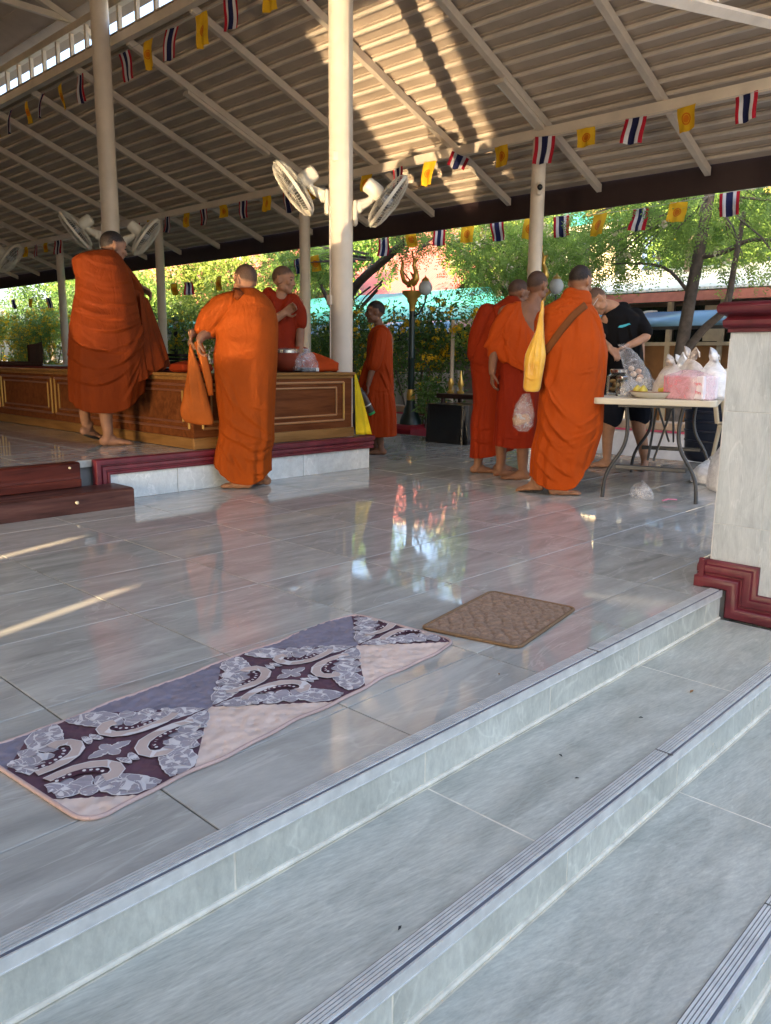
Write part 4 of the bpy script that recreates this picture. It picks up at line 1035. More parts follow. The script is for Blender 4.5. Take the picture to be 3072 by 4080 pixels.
# small dry leaves and specks on the steps
for k, (x, y, z) in enumerate(((2.62,1.02,-.125),(1.9,1.1,-.125),(1.82,1.0,-.125),(2.02,1.41,0),(2.3,1.05,-.125),(1.05,.95,-.125))):
    g = MB(); L, W = .007+.009*(k == 0), .003+.002*(k == 0); g.add([(-L,0,.002),(0,-W,.004),(L,0,.003),(0,W,.0045)], [(0,1,2,3)]); o = g.build('dry_leaf', plain('dry leaf %d' % k, (.30,.15,.05) if k in (0,3) else (.03,.03,.028), .7), None, loc=(x,y,z+.0005), rot=(0,0,k*1.3)); md = o.modifiers.new('t','SOLIDIFY'); md.thickness = .0012
    tag(o, ['curled orange leaf by the second step edge','dark speck of leaf on the upper tread','dark leaf fragment near the first tread joint','brown leaf bit on the top floor','tiny leaf on the upper tread','tiny leaf at the lower left tread'][k], 'leaf', 'leaf litter')
# ------------------------------------------------------------------ garden and buildings beyond the pavilion
def leafmat(name, c1, c2, trans=.35, rough=.5):
    m = N(name); m.set(rough=rough, spec=.35)
    v = m.coords('Object'); t = m.n('TexNoise', Scale=2.2, Detail=3.0); m.l(v, t.inputs['Vector'])
    wn = m.n('TexWhiteNoise', _noise_dimensions='3D'); sn = m.n('VectorMath', _operation='SNAP'); sn.inputs[1].default_value = (.12,.12,.12); m.l(v, sn.inputs[0]); m.l(sn.outputs[0], wn.inputs['Vector'])
    ad = m.n('Math', _operation='MULTIPLY_ADD', i1=.35); m.l(wn.outputs[0], ad.inputs[0]); m.l(t.outputs[0], ad.inputs[2])
    r = m.ramp(ad.outputs[0], [(.4, c1), (.95, c2)]); m.l(r.outputs[0], m.b.inputs['Base Color'])
    tr = m.n('BsdfTranslucent'); mx = m.n('MixShader'); mx.inputs[0].default_value = trans; m.l(r.outputs[0], tr.inputs[0])
    m.l(m.b.outputs[0], mx.inputs[1]); m.l(tr.outputs[0], mx.inputs[2]); m.l(mx.outputs[0], m.out.inputs['Surface']); return m.mat
lf_a = leafmat('feathery green leaf', (.11,.20,.035), (.31,.46,.10), .45)
lf_b = leafmat('dark glossy leaf', (.04,.10,.022), (.13,.23,.05), .3, .4)
lf_c = leafmat('yellow green leaf', (.13,.20,.03), (.30,.38,.075), .4)
lf_red = leafmat('russet leaf', (.20,.09,.04), (.34,.20,.10))
pet_y = leafmat('yellow petal', (.72,.47,.02), (.85,.62,.04), .3, .6)
pet_c = leafmat('cream blossom', (.55,.50,.30), (.72,.66,.46), .3, .6)
bark = plain('grey brown bark', (.085,.068,.055), .9, var=.4, scale=9, bump=.9)
bark_l = plain('pale bark', (.30,.28,.25), .85, var=.3, scale=7, bump=.6)
def quads(name, P, mat, parent, stuff=True):
    # P: (n,4,3) array of quads
    n = len(P); me = bpy.data.meshes.new(name)
    me.vertices.add(n*4); me.vertices.foreach_set('co', np.ascontiguousarray(P, dtype=np.float32).reshape(-1))
    me.loops.add(n*4); me.loops.foreach_set('vertex_index', np.arange(n*4, dtype=np.int32))
    me.polygons.add(n); me.polygons.foreach_set('loop_start', np.arange(0, n*4, 4, dtype=np.int32))
    try: me.polygons.foreach_set('loop_total', np.full(n, 4, dtype=np.int32))
    except Exception: pass
    me.update(); me.validate()
    o = obj(name, me, mat, parent)
    if stuff: o['kind'] = 'stuff'
    return o
def rot_frames(d, rs):
    up = rs.normal(size=d.shape); a = np.cross(d, up); a /= np.linalg.norm(a, axis=1, keepdims=True)+1e-9; return a, np.cross(d, a)
def fronds(cl, n, rs, L=.22, npair=6, ll=.05, lw=.018, droop=.5):
    cl = np.array(cl, float); w_ = cl[:,3]**2.2; idx = rs.choice(len(cl), n, p=w_/w_.sum())
    d = rs.normal(size=(n,3)); d /= np.linalg.norm(d, axis=1, keepdims=True)
    rad = cl[idx,3]*(.35+.65*rs.random(n)**.5)
    base = cl[idx,:3]+d*rad[:,None]*np.array([1,1,.75])
    d2 = d+rs.normal(size=(n,3))*.45; d2[:,2] -= droop*rs.random(n); d2 /= np.linalg.norm(d2, axis=1, keepdims=True)
    a, b = rot_frames(d2, rs); LL = L*(.6+.7*rs.random(n)); out = []
    for k in range(npair):
        t = (k+.6)/npair; p = base+d2*(LL*t)[:,None]; p[:,2] -= .18*LL*t*t
        for s in (-1, 1):
            e = a*s*.85+d2*.5+rs.normal(size=(n,3))*.12; e /= np.linalg.norm(e, axis=1, keepdims=True)
            sz = ll*(1-.35*abs(t-.45))*(.8+.4*rs.random(n)); q = np.cross(e, b); q /= np.linalg.norm(q, axis=1, keepdims=True)+1e-9
            m_ = p+e*(sz*.5)[:,None]; wv = q*(lw*.5)
            out.append(np.stack([p, m_+wv, p+e*sz[:,None], m_-wv], axis=1))
    return np.concatenate(out)
def leaves(cl, n, rs, ll=.08, lw=.035, droop=.4):
    cl = np.array(cl, float); w_ = cl[:,3]**2.2; idx = rs.choice(len(cl), n, p=w_/w_.sum())
    d = rs.normal(size=(n,3)); d /= np.linalg.norm(d, axis=1, keepdims=True)
    base = cl[idx,:3]+d*(cl[idx,3]*(.3+.7*rs.random(n)**.45))[:,None]
    e = d+rs.normal(size=(n,3))*.7; e[:,2] -= droop; e /= np.linalg.norm(e, axis=1, keepdims=True); a, b = rot_frames(e, rs)
    sz = ll*(.4+1.3*rs.random(n)**2); m_ = base+e*(sz*.5)[:,None]; wv = a*(lw*.5)
    return np.stack([base, m_+wv, base+e*sz[:,None], m_-wv], axis=1)
def blooms(cl, n, rs, r=.085, sz=.055, per=14, low=0.0):
    cl = np.array(cl, float); w_ = cl[:,3]**2; idx = rs.choice(len(cl), n, p=w_/w_.sum())
    d = rs.normal(size=(n,3)); d[:,0] -= .5; d[:,2] += .25; d /= np.linalg.norm(d, axis=1, keepdims=True)
    c = cl[idx,:3]+d*(cl[idx,3]*(.85+.2*rs.random(n)))[:,None]; out = []
    for k in range(per):
        e = rs.normal(size=(n,3)); e /= np.linalg.norm(e, axis=1, keepdims=True); p = c+e*(r*rs.random(n))[:,None]; a, b = rot_frames(e, rs)
        s_ = sz*(.6+.6*rs.random(n))[:,None]*.5
        out.append(np.stack([p-a*s_, p+b*s_, p+a*s_, p-b*s_], axis=1))
    return np.concatenate(out)
def clumps(c, r, n, rs, sub=.4):
    out = []
    for i in range(n):
        d = rs.normal(size=3); d /= np.linalg.norm(d); k = rs.random()**.45
        out.append((c[0]+d[0]*r[0]*k, c[1]+d[1]*r[1]*k, c[2]+d[2]*r[2]*k, sub*(.6+.7*rs.random())))
    return out
def branch(g, pts, r0, r1, n=8):
    k = len(pts); P = [Vector(p) for p in pts]; out = []; rr = []
    for i in range(k-1):
        for j in range(5):
            t = j/5; p0 = P[max(i-1,0)]; p1 = P[i]; p2 = P[i+1]; p3 = P[min(i+2,k-1)]
            out.append(.5*((2*p1)+(p2-p0)*t+(2*p0-5*p1+4*p2-p3)*t*t+(-p0+3*p1-3*p2+p3)*t**3)); rr.append(r0+(r1-r0)*(i+t)/(k-1))
    out.append(P[-1]); rr.append(r1); g.tube(out, rr, n)
def tree(name, label, base, trunk, limbs, crowns, seed, nfr, lmat, tmat=bark, r0=.11, bloom=None, style='f', group=None, L=.26, ll=.06, lw=.022, nb=0):
    rs = np.random.RandomState(seed); t = thing(name, label, 'tree', base, 0, group); B = Vector(base)
    g = MB(); branch(g, [Vector(p)-B for p in trunk], r0, r0*.6, 12); smooth_angle(g.build('trunk', tmat, t), 60)
    for pts, a, b in limbs:
        g = MB(); branch(g, [Vector(p)-B for p in pts], a, b, 8); smooth_angle(g.build('limb', tmat, t), 60)
    cl = []
    for c, r, n, sub in crowns: cl += clumps((c[0]-B.x, c[1]-B.y, c[2]-B.z), r, n, rs, sub)
    # twigs towards the clumps
    g = MB(); top = Vector(trunk[-1])-B
    for q in range(0, len(cl), 3):
        c = Vector(cl[q][:3]); s = top.lerp(c, .35)+Vector((0,0,-.15)); g.tube([s, s.lerp(c, .5)+Vector((0,0,.08)), c], [.018,.012,.004], 5)
    o = g.build('twigs', tmat, t); o['kind'] = 'stuff'
    P = fronds(cl, nfr, rs, L, 6, ll, lw) if style == 'f' else leaves(cl, nfr*6, rs, ll, lw)
    quads('crown', P, lmat, t)
    if nb: quads('blossom', blooms(cl, nb, rs, .10, .05, 14), bloom, t)
    return t
def shrub(label, base, crowns, seed, n, lmat, nb, group, ll=.075, lw=.032, stems=5, bl=pet_y, name='flowering_shrub'):
    rs = np.random.RandomState(seed); t = thing(name, label, 'shrub', base, 0, group); B = base
    cl = []
    for c, r, k, sub in crowns: cl += clumps((c[0]-B[0], c[1]-B[1], c[2]-B[2]), r, k, rs, sub)
    for q in range(stems):
        g = MB(); c = Vector(cl[(q*3) % len(cl)][:3]); g.tube([Vector((rs.uniform(-.1,.1), rs.uniform(-.1,.1), 0)), Vector((c.x*.4, c.y*.4, c.z*.5)), c], [.022,.016,.006], 6); g.build('stem', bark, t)
    quads('foliage', leaves(cl, n, rs, ll, lw), lmat, t)
    if nb: quads('blossom', blooms(cl, nb, rs), bl, t)
    return t
GZ = -.62
# --- the white-roofed verandah building
def stripe_roof(name, color, rough=.45, metal=.0, w_=.18):
    m = N(name); m.set(rough=rough, metal=metal); v = m.coords('Object'); s = m.n('SeparateXYZ'); m.l(v, s.inputs[0])
    t = m.n('TexNoise', Scale=1.2, Detail=5.0); m.l(v, t.inputs['Vector']); r = m.ramp(t.outputs[0], [(.3, tuple(c*.82 for c in color)), (.7, color)]); m.l(r.outputs[0], m.b.inputs['Base Color'])
    wv = m.n('TexWave', Scale=1/w_/1.6); wv.bands_direction = 'Y'; m.l(v, wv.inputs['Vector']); m.bump(wv.outputs[0], .5, .03); return m.mat
teal = stripe_roof('teal metal roof', (.05,.36,.32)); whroof = stripe_roof('white metal roof', (.86,.85,.78)); brick = plain('brick red eave tile', (.36,.115,.07), .6, var=.2)
pinkroof = stripe_roof('salmon clay roof tile', (.44,.115,.09)); wall_or = plain('ochre panel wall', (.26,.125,.045), .6, var=.15); wall_cr = plain('cream plaster', (.58,.50,.36), .7); wall_br = plain('grey brown wall', (.17,.13,.105), .7)
dkwin = plain('dark window glass', (.012,.014,.015), .12); wall_wh = plain('white plaster', (.80,.77,.70), .6, var=.05); goldp = plain('gold leaf', (.62,.40,.10), .3, .7); bluew = plain('blue window', (.12,.18,.38), .2)
poly_b = N('blue polycarbonate'); poly_b.set(color=(.16,.30,.45), rough=.25); poly_b = poly_b.mat
def building(name, label, x0, x1, y0, y1, zt, roofm, eavem, wallm, lower, bays, eave_z, ridge_z):
    t = thing(name, label, 'building', (x0, (y0+y1)/2, GZ)); oy = (y0+y1)/2
    def B(nm, c, d, m, par=t): g = MB(); g.box((c[0]-x0, c[1]-oy, c[2]-GZ), d); return g.build(nm, m, par)
    B('wall', ((x0+x1)/2+.1, oy, (GZ+zt)/2), (x1-x0-.2, y1-y0, zt-GZ), wallm)
    n = bays; bw = (y1-y0)/n
    for k in range(n):
        yc = y0+bw*(k+.5)
        B('lower_panel', (x0+.06, yc, (GZ+1.28)/2), (.1, bw-.1, 1.28-GZ), lower)
        w_ = B('window', (x0+.085, yc, 1.66), (.05, bw-.16, .62), dkwin)
        if k % 3 == 1: B('wall_pier', (x0+.05, yc-bw*.32, 1.66), (.12, bw*.28, .6), wall_cr)
    for k in range(n+1): B('post', (x0+.03, y0+bw*k, (GZ+zt)/2), (.09, .08, zt-GZ), wall_cr)
    B('sill_rail', (x0+.0, oy, 1.315), (.10, y1-y0, .06), wall_cr)
    g = MB(); g.prism([(-.55, eave_z-GZ-.16), (-.5, eave_z-GZ), (-.35, eave_z-GZ+.02), (-.2, eave_z-GZ-.14)], 'y', y0-oy-.3, y1-oy+.3); g.build('eave', eavem, t)
    g = MB(); g.prism([(-.5, eave_z-GZ+.02), (x1-x0, ridge_z-GZ), (x1-x0, ridge_z-GZ+.05), (-.5, eave_z-GZ+.06)], 'y', y0-oy-.35, y1-oy+.35); g.build('roof', roofm, t)
    g = MB(); g.prism([(x1-x0, ridge_z-GZ+.05), (x1-x0+4, eave_z-GZ), (x1-x0+4, eave_z-GZ-.05), (x1-x0, ridge_z-GZ)], 'y', y0-oy-.35, y1-oy+.35); g.build('rear_roof', roofm, t)
    return t
b1 = building('verandah_building', 'low ochre verandah building with white metal roof behind the table', 14.0, 19.0, -1.0, 9.2, 2.05, whroof, brick, wall_br, wall_or, 11, 2.17, 3.15)
b2 = building('workshop_building', 'low grey-brown building with teal metal roof behind the lamp post', 14.6, 19.4, 9.6, 24.0, 1.8, teal, plain('pinkish eave board', (.30,.17,.15), .6), wall_br, wall_br, 12, 1.86, 3.05)
# blue awning along both
for (y0, y1, x_, lab) in ((1.0, 9.1, 13.45, 'blue arched plastic awning in front of the ochre verandah'), (10.6, 20.0, 13.9, 'blue arched plastic awning left of the centre column')):
    t = thing('awning', lab, 'awning', (x_, (y0+y1)/2, GZ)); L = y1-y0; prof = []
    for i in range(9): a = R(90*i/8); prof.append((-.95*math.sin(a)*1.0, 1.84-.30*(1-math.cos(a))-GZ))
    n = int(L/1.25)
    for k in range(n):
        a0, a1 = -L/2+L*k/n+.02, -L/2+L*(k+1)/n-.02; g = MB(); vs = []
        for px, pz in prof: vs += [(px, a0, pz), (px, a1, pz)]
        g.add(vs, [(2*i, 2*i+1, 2*i+3, 2*i+2) for i in range(8)]); o = g.build('sheet', poly_b, t, smooth=True); md = o.modifiers.new('t','SOLIDIFY'); md.thickness = .008
        g = MB(); g.tube([(px, a0-.02, pz+.012) for px, pz in prof], .018, 6); g.build('rib', mt['cream'], t)
    g = MB(); g.box((-.95, 0, 1.53-GZ), (.04, L, .05)); g.build('gutter', mt['greymetal'], t)
    for k in range(0, n+1, 2):
        g = MB(); g.tube([(-.93, -L/2+L*k/n, 0), (-.93, -L/2+L*k/n, 1.52-GZ)], .03, 8); g.build('post', mt['greymetal'], t)
# pink-roofed hall, teal-roofed hall and white hall further back
def hall(name, label, x0, x1, y0, y1, ez, rz_, wm, rm, nwin=6, win=dkwin, gold=False):
    oy = (y0+y1)/2; t = thing(name, label, 'building', (x0, oy, GZ))
    def B(nm, c, d, m): g = MB(); g.box((c[0]-x0, c[1]-oy, c[2]-GZ), d); return g.build(nm, m, t)
    B('wall', ((x0+x1)/2, oy, (GZ+ez)/2), (x1-x0, y1-y0, ez-GZ), wm)
    for k in range(nwin):
        yc = y0+(y1-y0)*(k+.5)/nwin
        B('window', (x0-.02, yc, ez-1.15), (.06, (y1-y0)/nwin*.42, 1.3), win); B('window_sill', (x0-.06, yc, ez-1.85), (.14, (y1-y0)/nwin*.5, .1), goldp if gold else wall_cr)
        B('pilaster', (x0-.04, y0+(y1-y0)*k/nwin, (GZ+ez)/2), (.12, .16, ez-GZ), wm)
    if gold:
        for z_ in (ez-.15, ez-.55, ez-1.95): B('gold_cornice', (x0-.08, oy, z_), (.12, y1-y0, .07), goldp)
    xm = (x0+x1)/2
    g = MB(); g.prism([(-.9, ez-GZ-.25), (xm-x0, rz_-GZ), (xm-x0, rz_-GZ+.12), (-.9, ez-GZ-.13)], 'y', y0-oy-.8, y1-oy+.8); g.build('roof', rm, t)
    g = MB(); g.prism([(xm-x0, rz_-GZ), (x1-x0+.9, ez-GZ-.25), (x1-x0+.9, ez-GZ-.13), (xm-x0, rz_-GZ+.12)], 'y', y0-oy-.8, y1-oy+.8); g.build('rear_roof', rm, t)
    g = MB(); g.box((xm-x0, 0, rz_-GZ+.14), (.2, y1-y0+1.7, .14)); g.build('ridge', wall_cr, t)
    g = MB(); g.box((-.95, 0, ez-GZ-.2), (.06, y1-y0+1.6, .2)); g.build('eave_board', goldp if gold else wall_cr, t)
    return t
hall('pink_roofed_hall', 'temple hall with steep salmon-pink tiled roof behind the trees', 23.0, 30.0, 19.0, 46.0, 3.3, 6.3, wall_cr, pinkroof, 9)
hall('teal_roofed_hall', 'tall cream hall with a teal roof edge high under the eave', 26.5, 34.0, 9.5, 20.0, 5.7, 8.2, wall_cr, teal, 6)
hall('white_hall', 'bright white hall with gold cornices behind the right-hand tree', 22.0, 30.0, -4.0, 11.5, 5.3, 8.4, wall_wh, whroof, 9, bluew, True)
# --- low white planter wall, beige boundary wall, pole
t = thing('planter_wall', 'long low white wall with a pink stripe beyond the floor edge', 'wall', (9.7, 6.2, GZ))
g = MB(); g.box((0,0,.375), (.2,7.2,.75)); g.build('wall', plain('white painted block', (.62,.64,.68), .6), t)
g = MB(); g.box((-.104,0,.765), (.02,7.2,.025)); g.build('stripe', plain('pink stripe', (.55,.10,.18), .6), t)
g = MB(); g.box((.0,0,.83), (.26,7.24,.1), bev=.01); g.build('coping', plain('tan coping', (.40,.30,.22), .7), t)
t = thing('boundary_wall', 'low beige rendered wall behind the lamp post', 'wall', (12.0, 12.2, GZ))
for k in range(4):
    g = MB(); g.box((0,-2.0+1.35*k,.69), (.12,1.27,1.36), bev=.01); g.build('panel', plain('beige render %d' % k, (.40,.35,.29), .75), t)
for k in range(5):
    g = MB(); g.box((-.02,-2.675+1.35*k,.71), (.18,.08,1.44)); g.build('post', plain('concrete post %d' % k, (.30,.26,.22), .8), t)
o = MB().tube([(0,0,0),(0,0,1.0),(.01,.0,2.2)], [.03,.03,.028], 10).build('white_pole', plain('old white paint', (.55,.48,.40), .6), None, loc=(9.4, 7.62, GZ)); tag(o, 'thin old white pole rising beside the black-draped table', 'pole')
# --- black-draped altar table at the floor edge
t = thing('draped_table', 'low table wrapped in black plastic at the floor edge', 'table', (7.72, 6.18, 0))
blk = plain('black plastic sheet', (.012,.012,.012), .22, var=.2)
g = MB(); nu, nv = 80, 16; vs = []
for j in range(nv+1):
    z = .47*(1-j/nv)
    for i in range(nu):
        a = 2*math.pi*i/nu; c, s = math.cos(a), math.sin(a); e = .28; f_ = .012*(j/nv)*math.sin(a*11+math.sin(a*3)*2)+.006*math.sin(a*23)*(j/nv)
        vs.append(((.22+f_)*math.copysign(abs(c)**e, c), (.31+f_)*math.copysign(abs(s)**e, s), z+.012*math.cos(a*6)*(1-j/nv)*0))
g.add(vs, [(j*nu+i, j*nu+(i+1)%nu, (j+1)*nu+(i+1)%nu, (j+1)*nu+i) for j in range(nv) for i in range(nu)]+[tuple(range(nu))]); smooth_angle(g.build('drape', blk, t), 70)
t = thing('altar_cabinet', 'dark carved wooden altar stand with gold ornaments', 'altar', (8.45, 6.55, GZ))
for z_, w_ in ((1.15,.75),(1.02,.7),(.6,.62)):
    g = MB(); g.box((0,0,z_), (.45,w_,.06), bev=.01); g.build('shelf', plain('dark carved wood %.2f' % z_, (.03,.012,.008), .4), t)
for s in (-1,1):
    for q in (-1,1): g = MB(); g.lathe([(.03,0),(.03,.3),(.045,.36),(.03,.42),(.03,1.13)], 10, T=Matrix.Translation((q*.18, s*.29, 0))); g.build('leg', plain('turned leg', (.03,.012,.008), .4), t)
for k, (y, h) in enumerate(((-.25,.22),(.1,.3),(.27,.2))):
    g = MB(); g.lathe([(.045,0),(.05,.02),(.02,.05),(.03,.09),(.045,.13),(.02,.2),(.01,h)], 14, T=Matrix.Translation((-.05,y,1.18))); smooth_angle(g.build('gold_ornament', goldp, t))
# --- lamp posts with golden bird finials
def lamp_post(x, y, label):
    t = thing('lamp_post', label, 'lamp post', (x, y, GZ), 0, 'bird lamp posts'); dg = plain('dark green enamel', (.006,.022,.02), .35)
    z0 = -GZ
    g = MB(); g.lathe([(.36,0),(.34,z0-.02),(.30,z0+.02),(.26,z0+.04)], 4, T=Matrix.Rotation(R(45-3),4,'Z')); g.build('plinth', plain('crimson plinth', (.22,.008,.02), .5), t)
    g = MB(); g.lathe([(.17,z0+.04),(.16,z0+.10),(.14,z0+.16),(.11,z0+.22),(.10,z0+.28),(.075,z0+.33),(.065,z0+.40)], 20); smooth_angle(g.build('bell_base', dg, t))
    g = MB(); g.lathe([(.062,z0+.40),(.068,z0+.44),(.06,z0+.5),(.05,z0+.56)], 16); smooth_angle(g.build('gold_collar', goldp, t))
    g = MB(); g.lathe([(.05,z0+.55),(.05,z0+1.0),(.06,z0+1.02),(.05,z0+1.05),(.042,z0+1.72)], 16); smooth_angle(g.build('pole', dg, t))
    g = MB(); g.lathe([(.045,z0+1.70),(.05,z0+1.80),(.075,z0+1.84),(.08,z0+1.88),(.15,z0+1.95),(.155,z0+1.985),(.0,z0+1.99)], 20); smooth_angle(g.build('gold_bowl', goldp, t))
    # bird: swept body, raised neck, head, crest and tail
    g = MB(); zb_ = z0+2.0
    g.tube([(0,.10,zb_+.05),(0,.05,zb_+.09),(0,-.02,zb_+.11),(0,-.07,zb_+.16),(0,-.06,zb_+.26),(0,-.02,zb_+.34),(0,-.04,zb_+.42),(0,-.09,zb_+.44)], [.02,.05,.06,.05,.035,.028,.034,.01], 12)
    g.tube([(0,.08,zb_+.08),(0,.17,zb_+.14),(0,.22,zb_+.26),(0,.20,zb_+.40),(0,.24,zb_+.50)], [.03,.035,.03,.022,.006], 10)
    g.tube([(0,-.03,zb_+.42),(0,.01,zb_+.50),(0,.0,zb_+.58)], [.016,.014,.004], 8)
    for s in (-1,1): g.tube([(s*.04,0,zb_+.12),(s*.09,.05,zb_+.20),(s*.08,.12,zb_+.27)], [(.03,.012),(.035,.012),(.008,.006)], 8)
    for s in (-1,1): g.tube([(s*.03,0,zb_+.08),(s*.03,-.01,zb_-.01)], .014, 6)
    smooth_angle(g.build('bird_finial', goldp, t))
    g = MB(); g.tube([(0,0,z0+1.62),(0,-.14,z0+1.66),(0,-.25,z0+1.82),(0,-.25,z0+1.9)], .014, 8); g.build('lamp_arm', dg, t)
    g = MB(); g.ell((0,-.25,z0+2.02), (.10,.10,.11), 20, 14); smooth_angle(g.build('globe', plain('milky globe', (.42,.46,.48), .25), t))
    g = MB(); g.lathe([(.06,z0+2.11),(.05,z0+2.14),(.015,z0+2.17),(0,z0+2.20)], 14, T=Matrix.Translation((0,-.25,0))); g.build('globe_cap', goldp, t)
lamp_post(9.0, 8.07, 'dark green lamp post with golden bird standing on a crimson plinth')
lamp_post(9.9, 6.45, 'second bird lamp post, its globe just right of the slim column')
# lantern cluster
t = thing('lantern_post', 'black post with a cluster of glass lanterns left of the monk with the cloth bag', 'lamp post', (10.0, 16.1, GZ)); bk = plain('black iron', (.012,.014,.018), .4); wg = plain('frosted pane', (.55,.56,.55), .3)
g = MB(); g.tube([(0,0,0),(0,0,2.2)], .045, 12); g.build('pole', bk, t)
for k, (dx, dy, z) in enumerate(((0,0,2.25),(0,-.32,1.98),(0,.32,1.98),(-.3,0,1.98))):
    T_ = Matrix.Translation((dx,dy,z))
    g = MB(); g.lathe([(.05,.0),(.075,.16)], 6, T=T_); g.build('pane', wg, t)
    g = MB(); g.lathe([(.10,.16),(.09,.19),(.04,.26),(.012,.30),(0,.33)], 6, T=T_); g.lathe([(.03,-.06),(.055,-.02),(.055,.0)], 6, T=T_); g.build('lantern_cap', bk, t)
    if k:
        g = MB(); g.tube([(0,0,1.75),(dx*.6,dy*.6,1.80),(dx,dy,1.92)], .014, 8); g.build('arm', bk, t)
# --- trees
tree('feathery_tree', 'dark forked tree with feathery leaves standing behind the table', (11.6,5.15,GZ), [(11.6,5.15,GZ),(11.55,5.12,.5),(11.5,5.05,1.2),(11.5,4.97,2.0),(11.5,4.86,2.9),(11.55,4.82,3.6)],
     [([(11.5,5.06,1.05),(11.48,4.75,1.45),(11.45,4.45,1.75),(11.45,4.38,2.3),(11.5,4.33,3.0)], .07, .03), ([(11.5,4.9,2.45),(11.5,4.55,2.5),(11.5,4.2,2.62),(11.5,3.7,2.55)], .045, .02), ([(11.5,4.95,1.9),(11.45,5.4,2.35),(11.4,6.2,2.45)], .03, .012)],
     [((11.7,5.6,3.15),(.9,2.2,.75),60,.34), ((11.6,4.0,2.75),(.8,1.2,.9),22,.30), ((11.4,6.6,2.55),(.7,1.3,.45),26,.28)], 11, 2600, lf_a, nb=40, bloom=pet_c)
tree('feathery_tree', 'light feathery tree with cream blossom above the three monks', (12.3,8.6,GZ), [(12.3,8.6,GZ),(12.3,8.55,1.0),(12.25,8.5,2.0),(12.3,8.4,2.9)],
     [([(12.25,8.5,1.9),(12.2,8.9,2.4),(12.1,9.5,2.9),(12.1,10.3,3.3)], .05, .02), ([(12.28,8.45,2.2),(12.2,7.9,2.6),(12.2,7.3,2.9)], .045, .02)],
     [((12.2,8.6,2.85),(.9,1.7,.75),62,.34), ((12.0,7.6,2.2),(.7,1.0,.5),18,.26)], 12, 2500, lf_a, tmat=bark, nb=110, bloom=pet_c)
tree('feathery_tree', 'leaning feathery tree with a thick diagonal branch right of the centre column', (11.2,12.6,GZ), [(11.2,12.6,GZ),(11.15,12.3,.8),(11.1,11.9,1.7),(11.05,11.4,2.35),(11.0,10.6,2.78),(11.0,10.1,3.05)],
     [([(11.1,11.9,1.7),(11.2,12.5,2.4),(11.3,13.0,3.1)], .05, .02)],
     [((11.2,10.2,3.25),(.8,1.1,.45),26,.30), ((11.4,13.2,2.9),(.9,1.1,.6),30,.32), ((11.3,12.0,1.4),(.6,.8,.5),14,.26)], 13, 1700, lf_a, nb=20, bloom=pet_y)
for k, (x, y, z, r, sd, lm, lab) in enumerate(((20.6,3.2,3.6,2.3,21,lf_c,'sunlit yellow-green tree in front of the white hall'), (20.0,14.0,3.4,2.0,22,lf_b,'dark round tree between the teal roofs'), (21.0,24.5,3.8,2.2,23,lf_red,'russet-leaved tree before the pink roof'), (19.5,31.5,3.2,2.3,24,lf_c,'pale green tree before the pink roof'), (15.2,26.5,2.8,1.8,25,lf_a,'green tree far left behind the flowering shrubs'), (20.8,8.8,4.0,1.8,26,lf_a,'slender green tree beside the white hall'), (17.0,38.0,3.2,2.4,27,lf_b,'broad dark tree at the far left'))):
    tree('garden_tree', lab, (x,y,GZ), [(x,y,GZ),(x,y+.1,1.0),(x-.05,y,z-1.0),(x,y,z)], [([(x,y,z-1.2),(x,y+.7,z-.3),(x-.2,y+1.2,z+.5)], .07,.03), ([(x,y,z-1.3),(x,y-.8,z-.4),(x,y-1.2,z+.3)], .07,.03)], [((x,y,z),(r*.8,r,r*.62),50,.5)], sd, 1500, lm, style='l', ll=.15, lw=.07, r0=.13, group='garden trees')
for k, (x, y, z, r, sd, lm, lab) in enumerate(((16.8,3.4,4.3,1.7,81,lf_c,'bright tree rising over the white metal roof'), (17.4,7.6,4.4,1.6,82,lf_a,'green tree rising between the two low roofs'), (17.2,12.4,4.1,1.5,83,lf_c,'pale tree rising over the teal roof'), (16.8,17.4,4.2,1.6,84,lf_a,'green tree over the left end of the teal roof'), (14.2,20.6,3.2,1.5,85,lf_c,'light green tree left of the blue awning'), (18.0,21.8,4.9,1.9,86,lf_a,'green tree in front of the salmon roof'))):
    tree('garden_tree', lab, (x,y,GZ), [(x,y,GZ),(x,y+.1,1.0),(x-.05,y,z-1.0),(x,y,z)], [([(x,y,z-1.2),(x,y+.7,z-.3),(x-.2,y+1.2,z+.5)], .06,.025), ([(x,y,z-1.3),(x,y-.8,z-.4),(x,y-1.2,z+.3)], .06,.025)], [((x,y,z),(r*.8,r*1.2,r*.75),46,.42)], sd, 1500, lm, style='l', ll=.13, lw=.06, r0=.11, group='garden trees', nb=26, bloom=pet_y if k % 2 else pet_c)
for k in range(9):
    y = -8+9.5*k; x = 38+4*math.sin(k*2.1); z = 6.5+1.2*math.sin(k*1.7)
    tree('far_tree', '%s tall tree from the right in the row behind the halls' % ordw[k], (x,y,GZ), [(x,y,GZ),(x,y,3),(x,y,z)], [], [((x,y,z),(3.4,5.2,3.6),50,1.3)], 40+k, 1500, lf_b if k % 2 else lf_a, style='l', ll=.5, lw=.28, r0=.25, group='row of far trees')
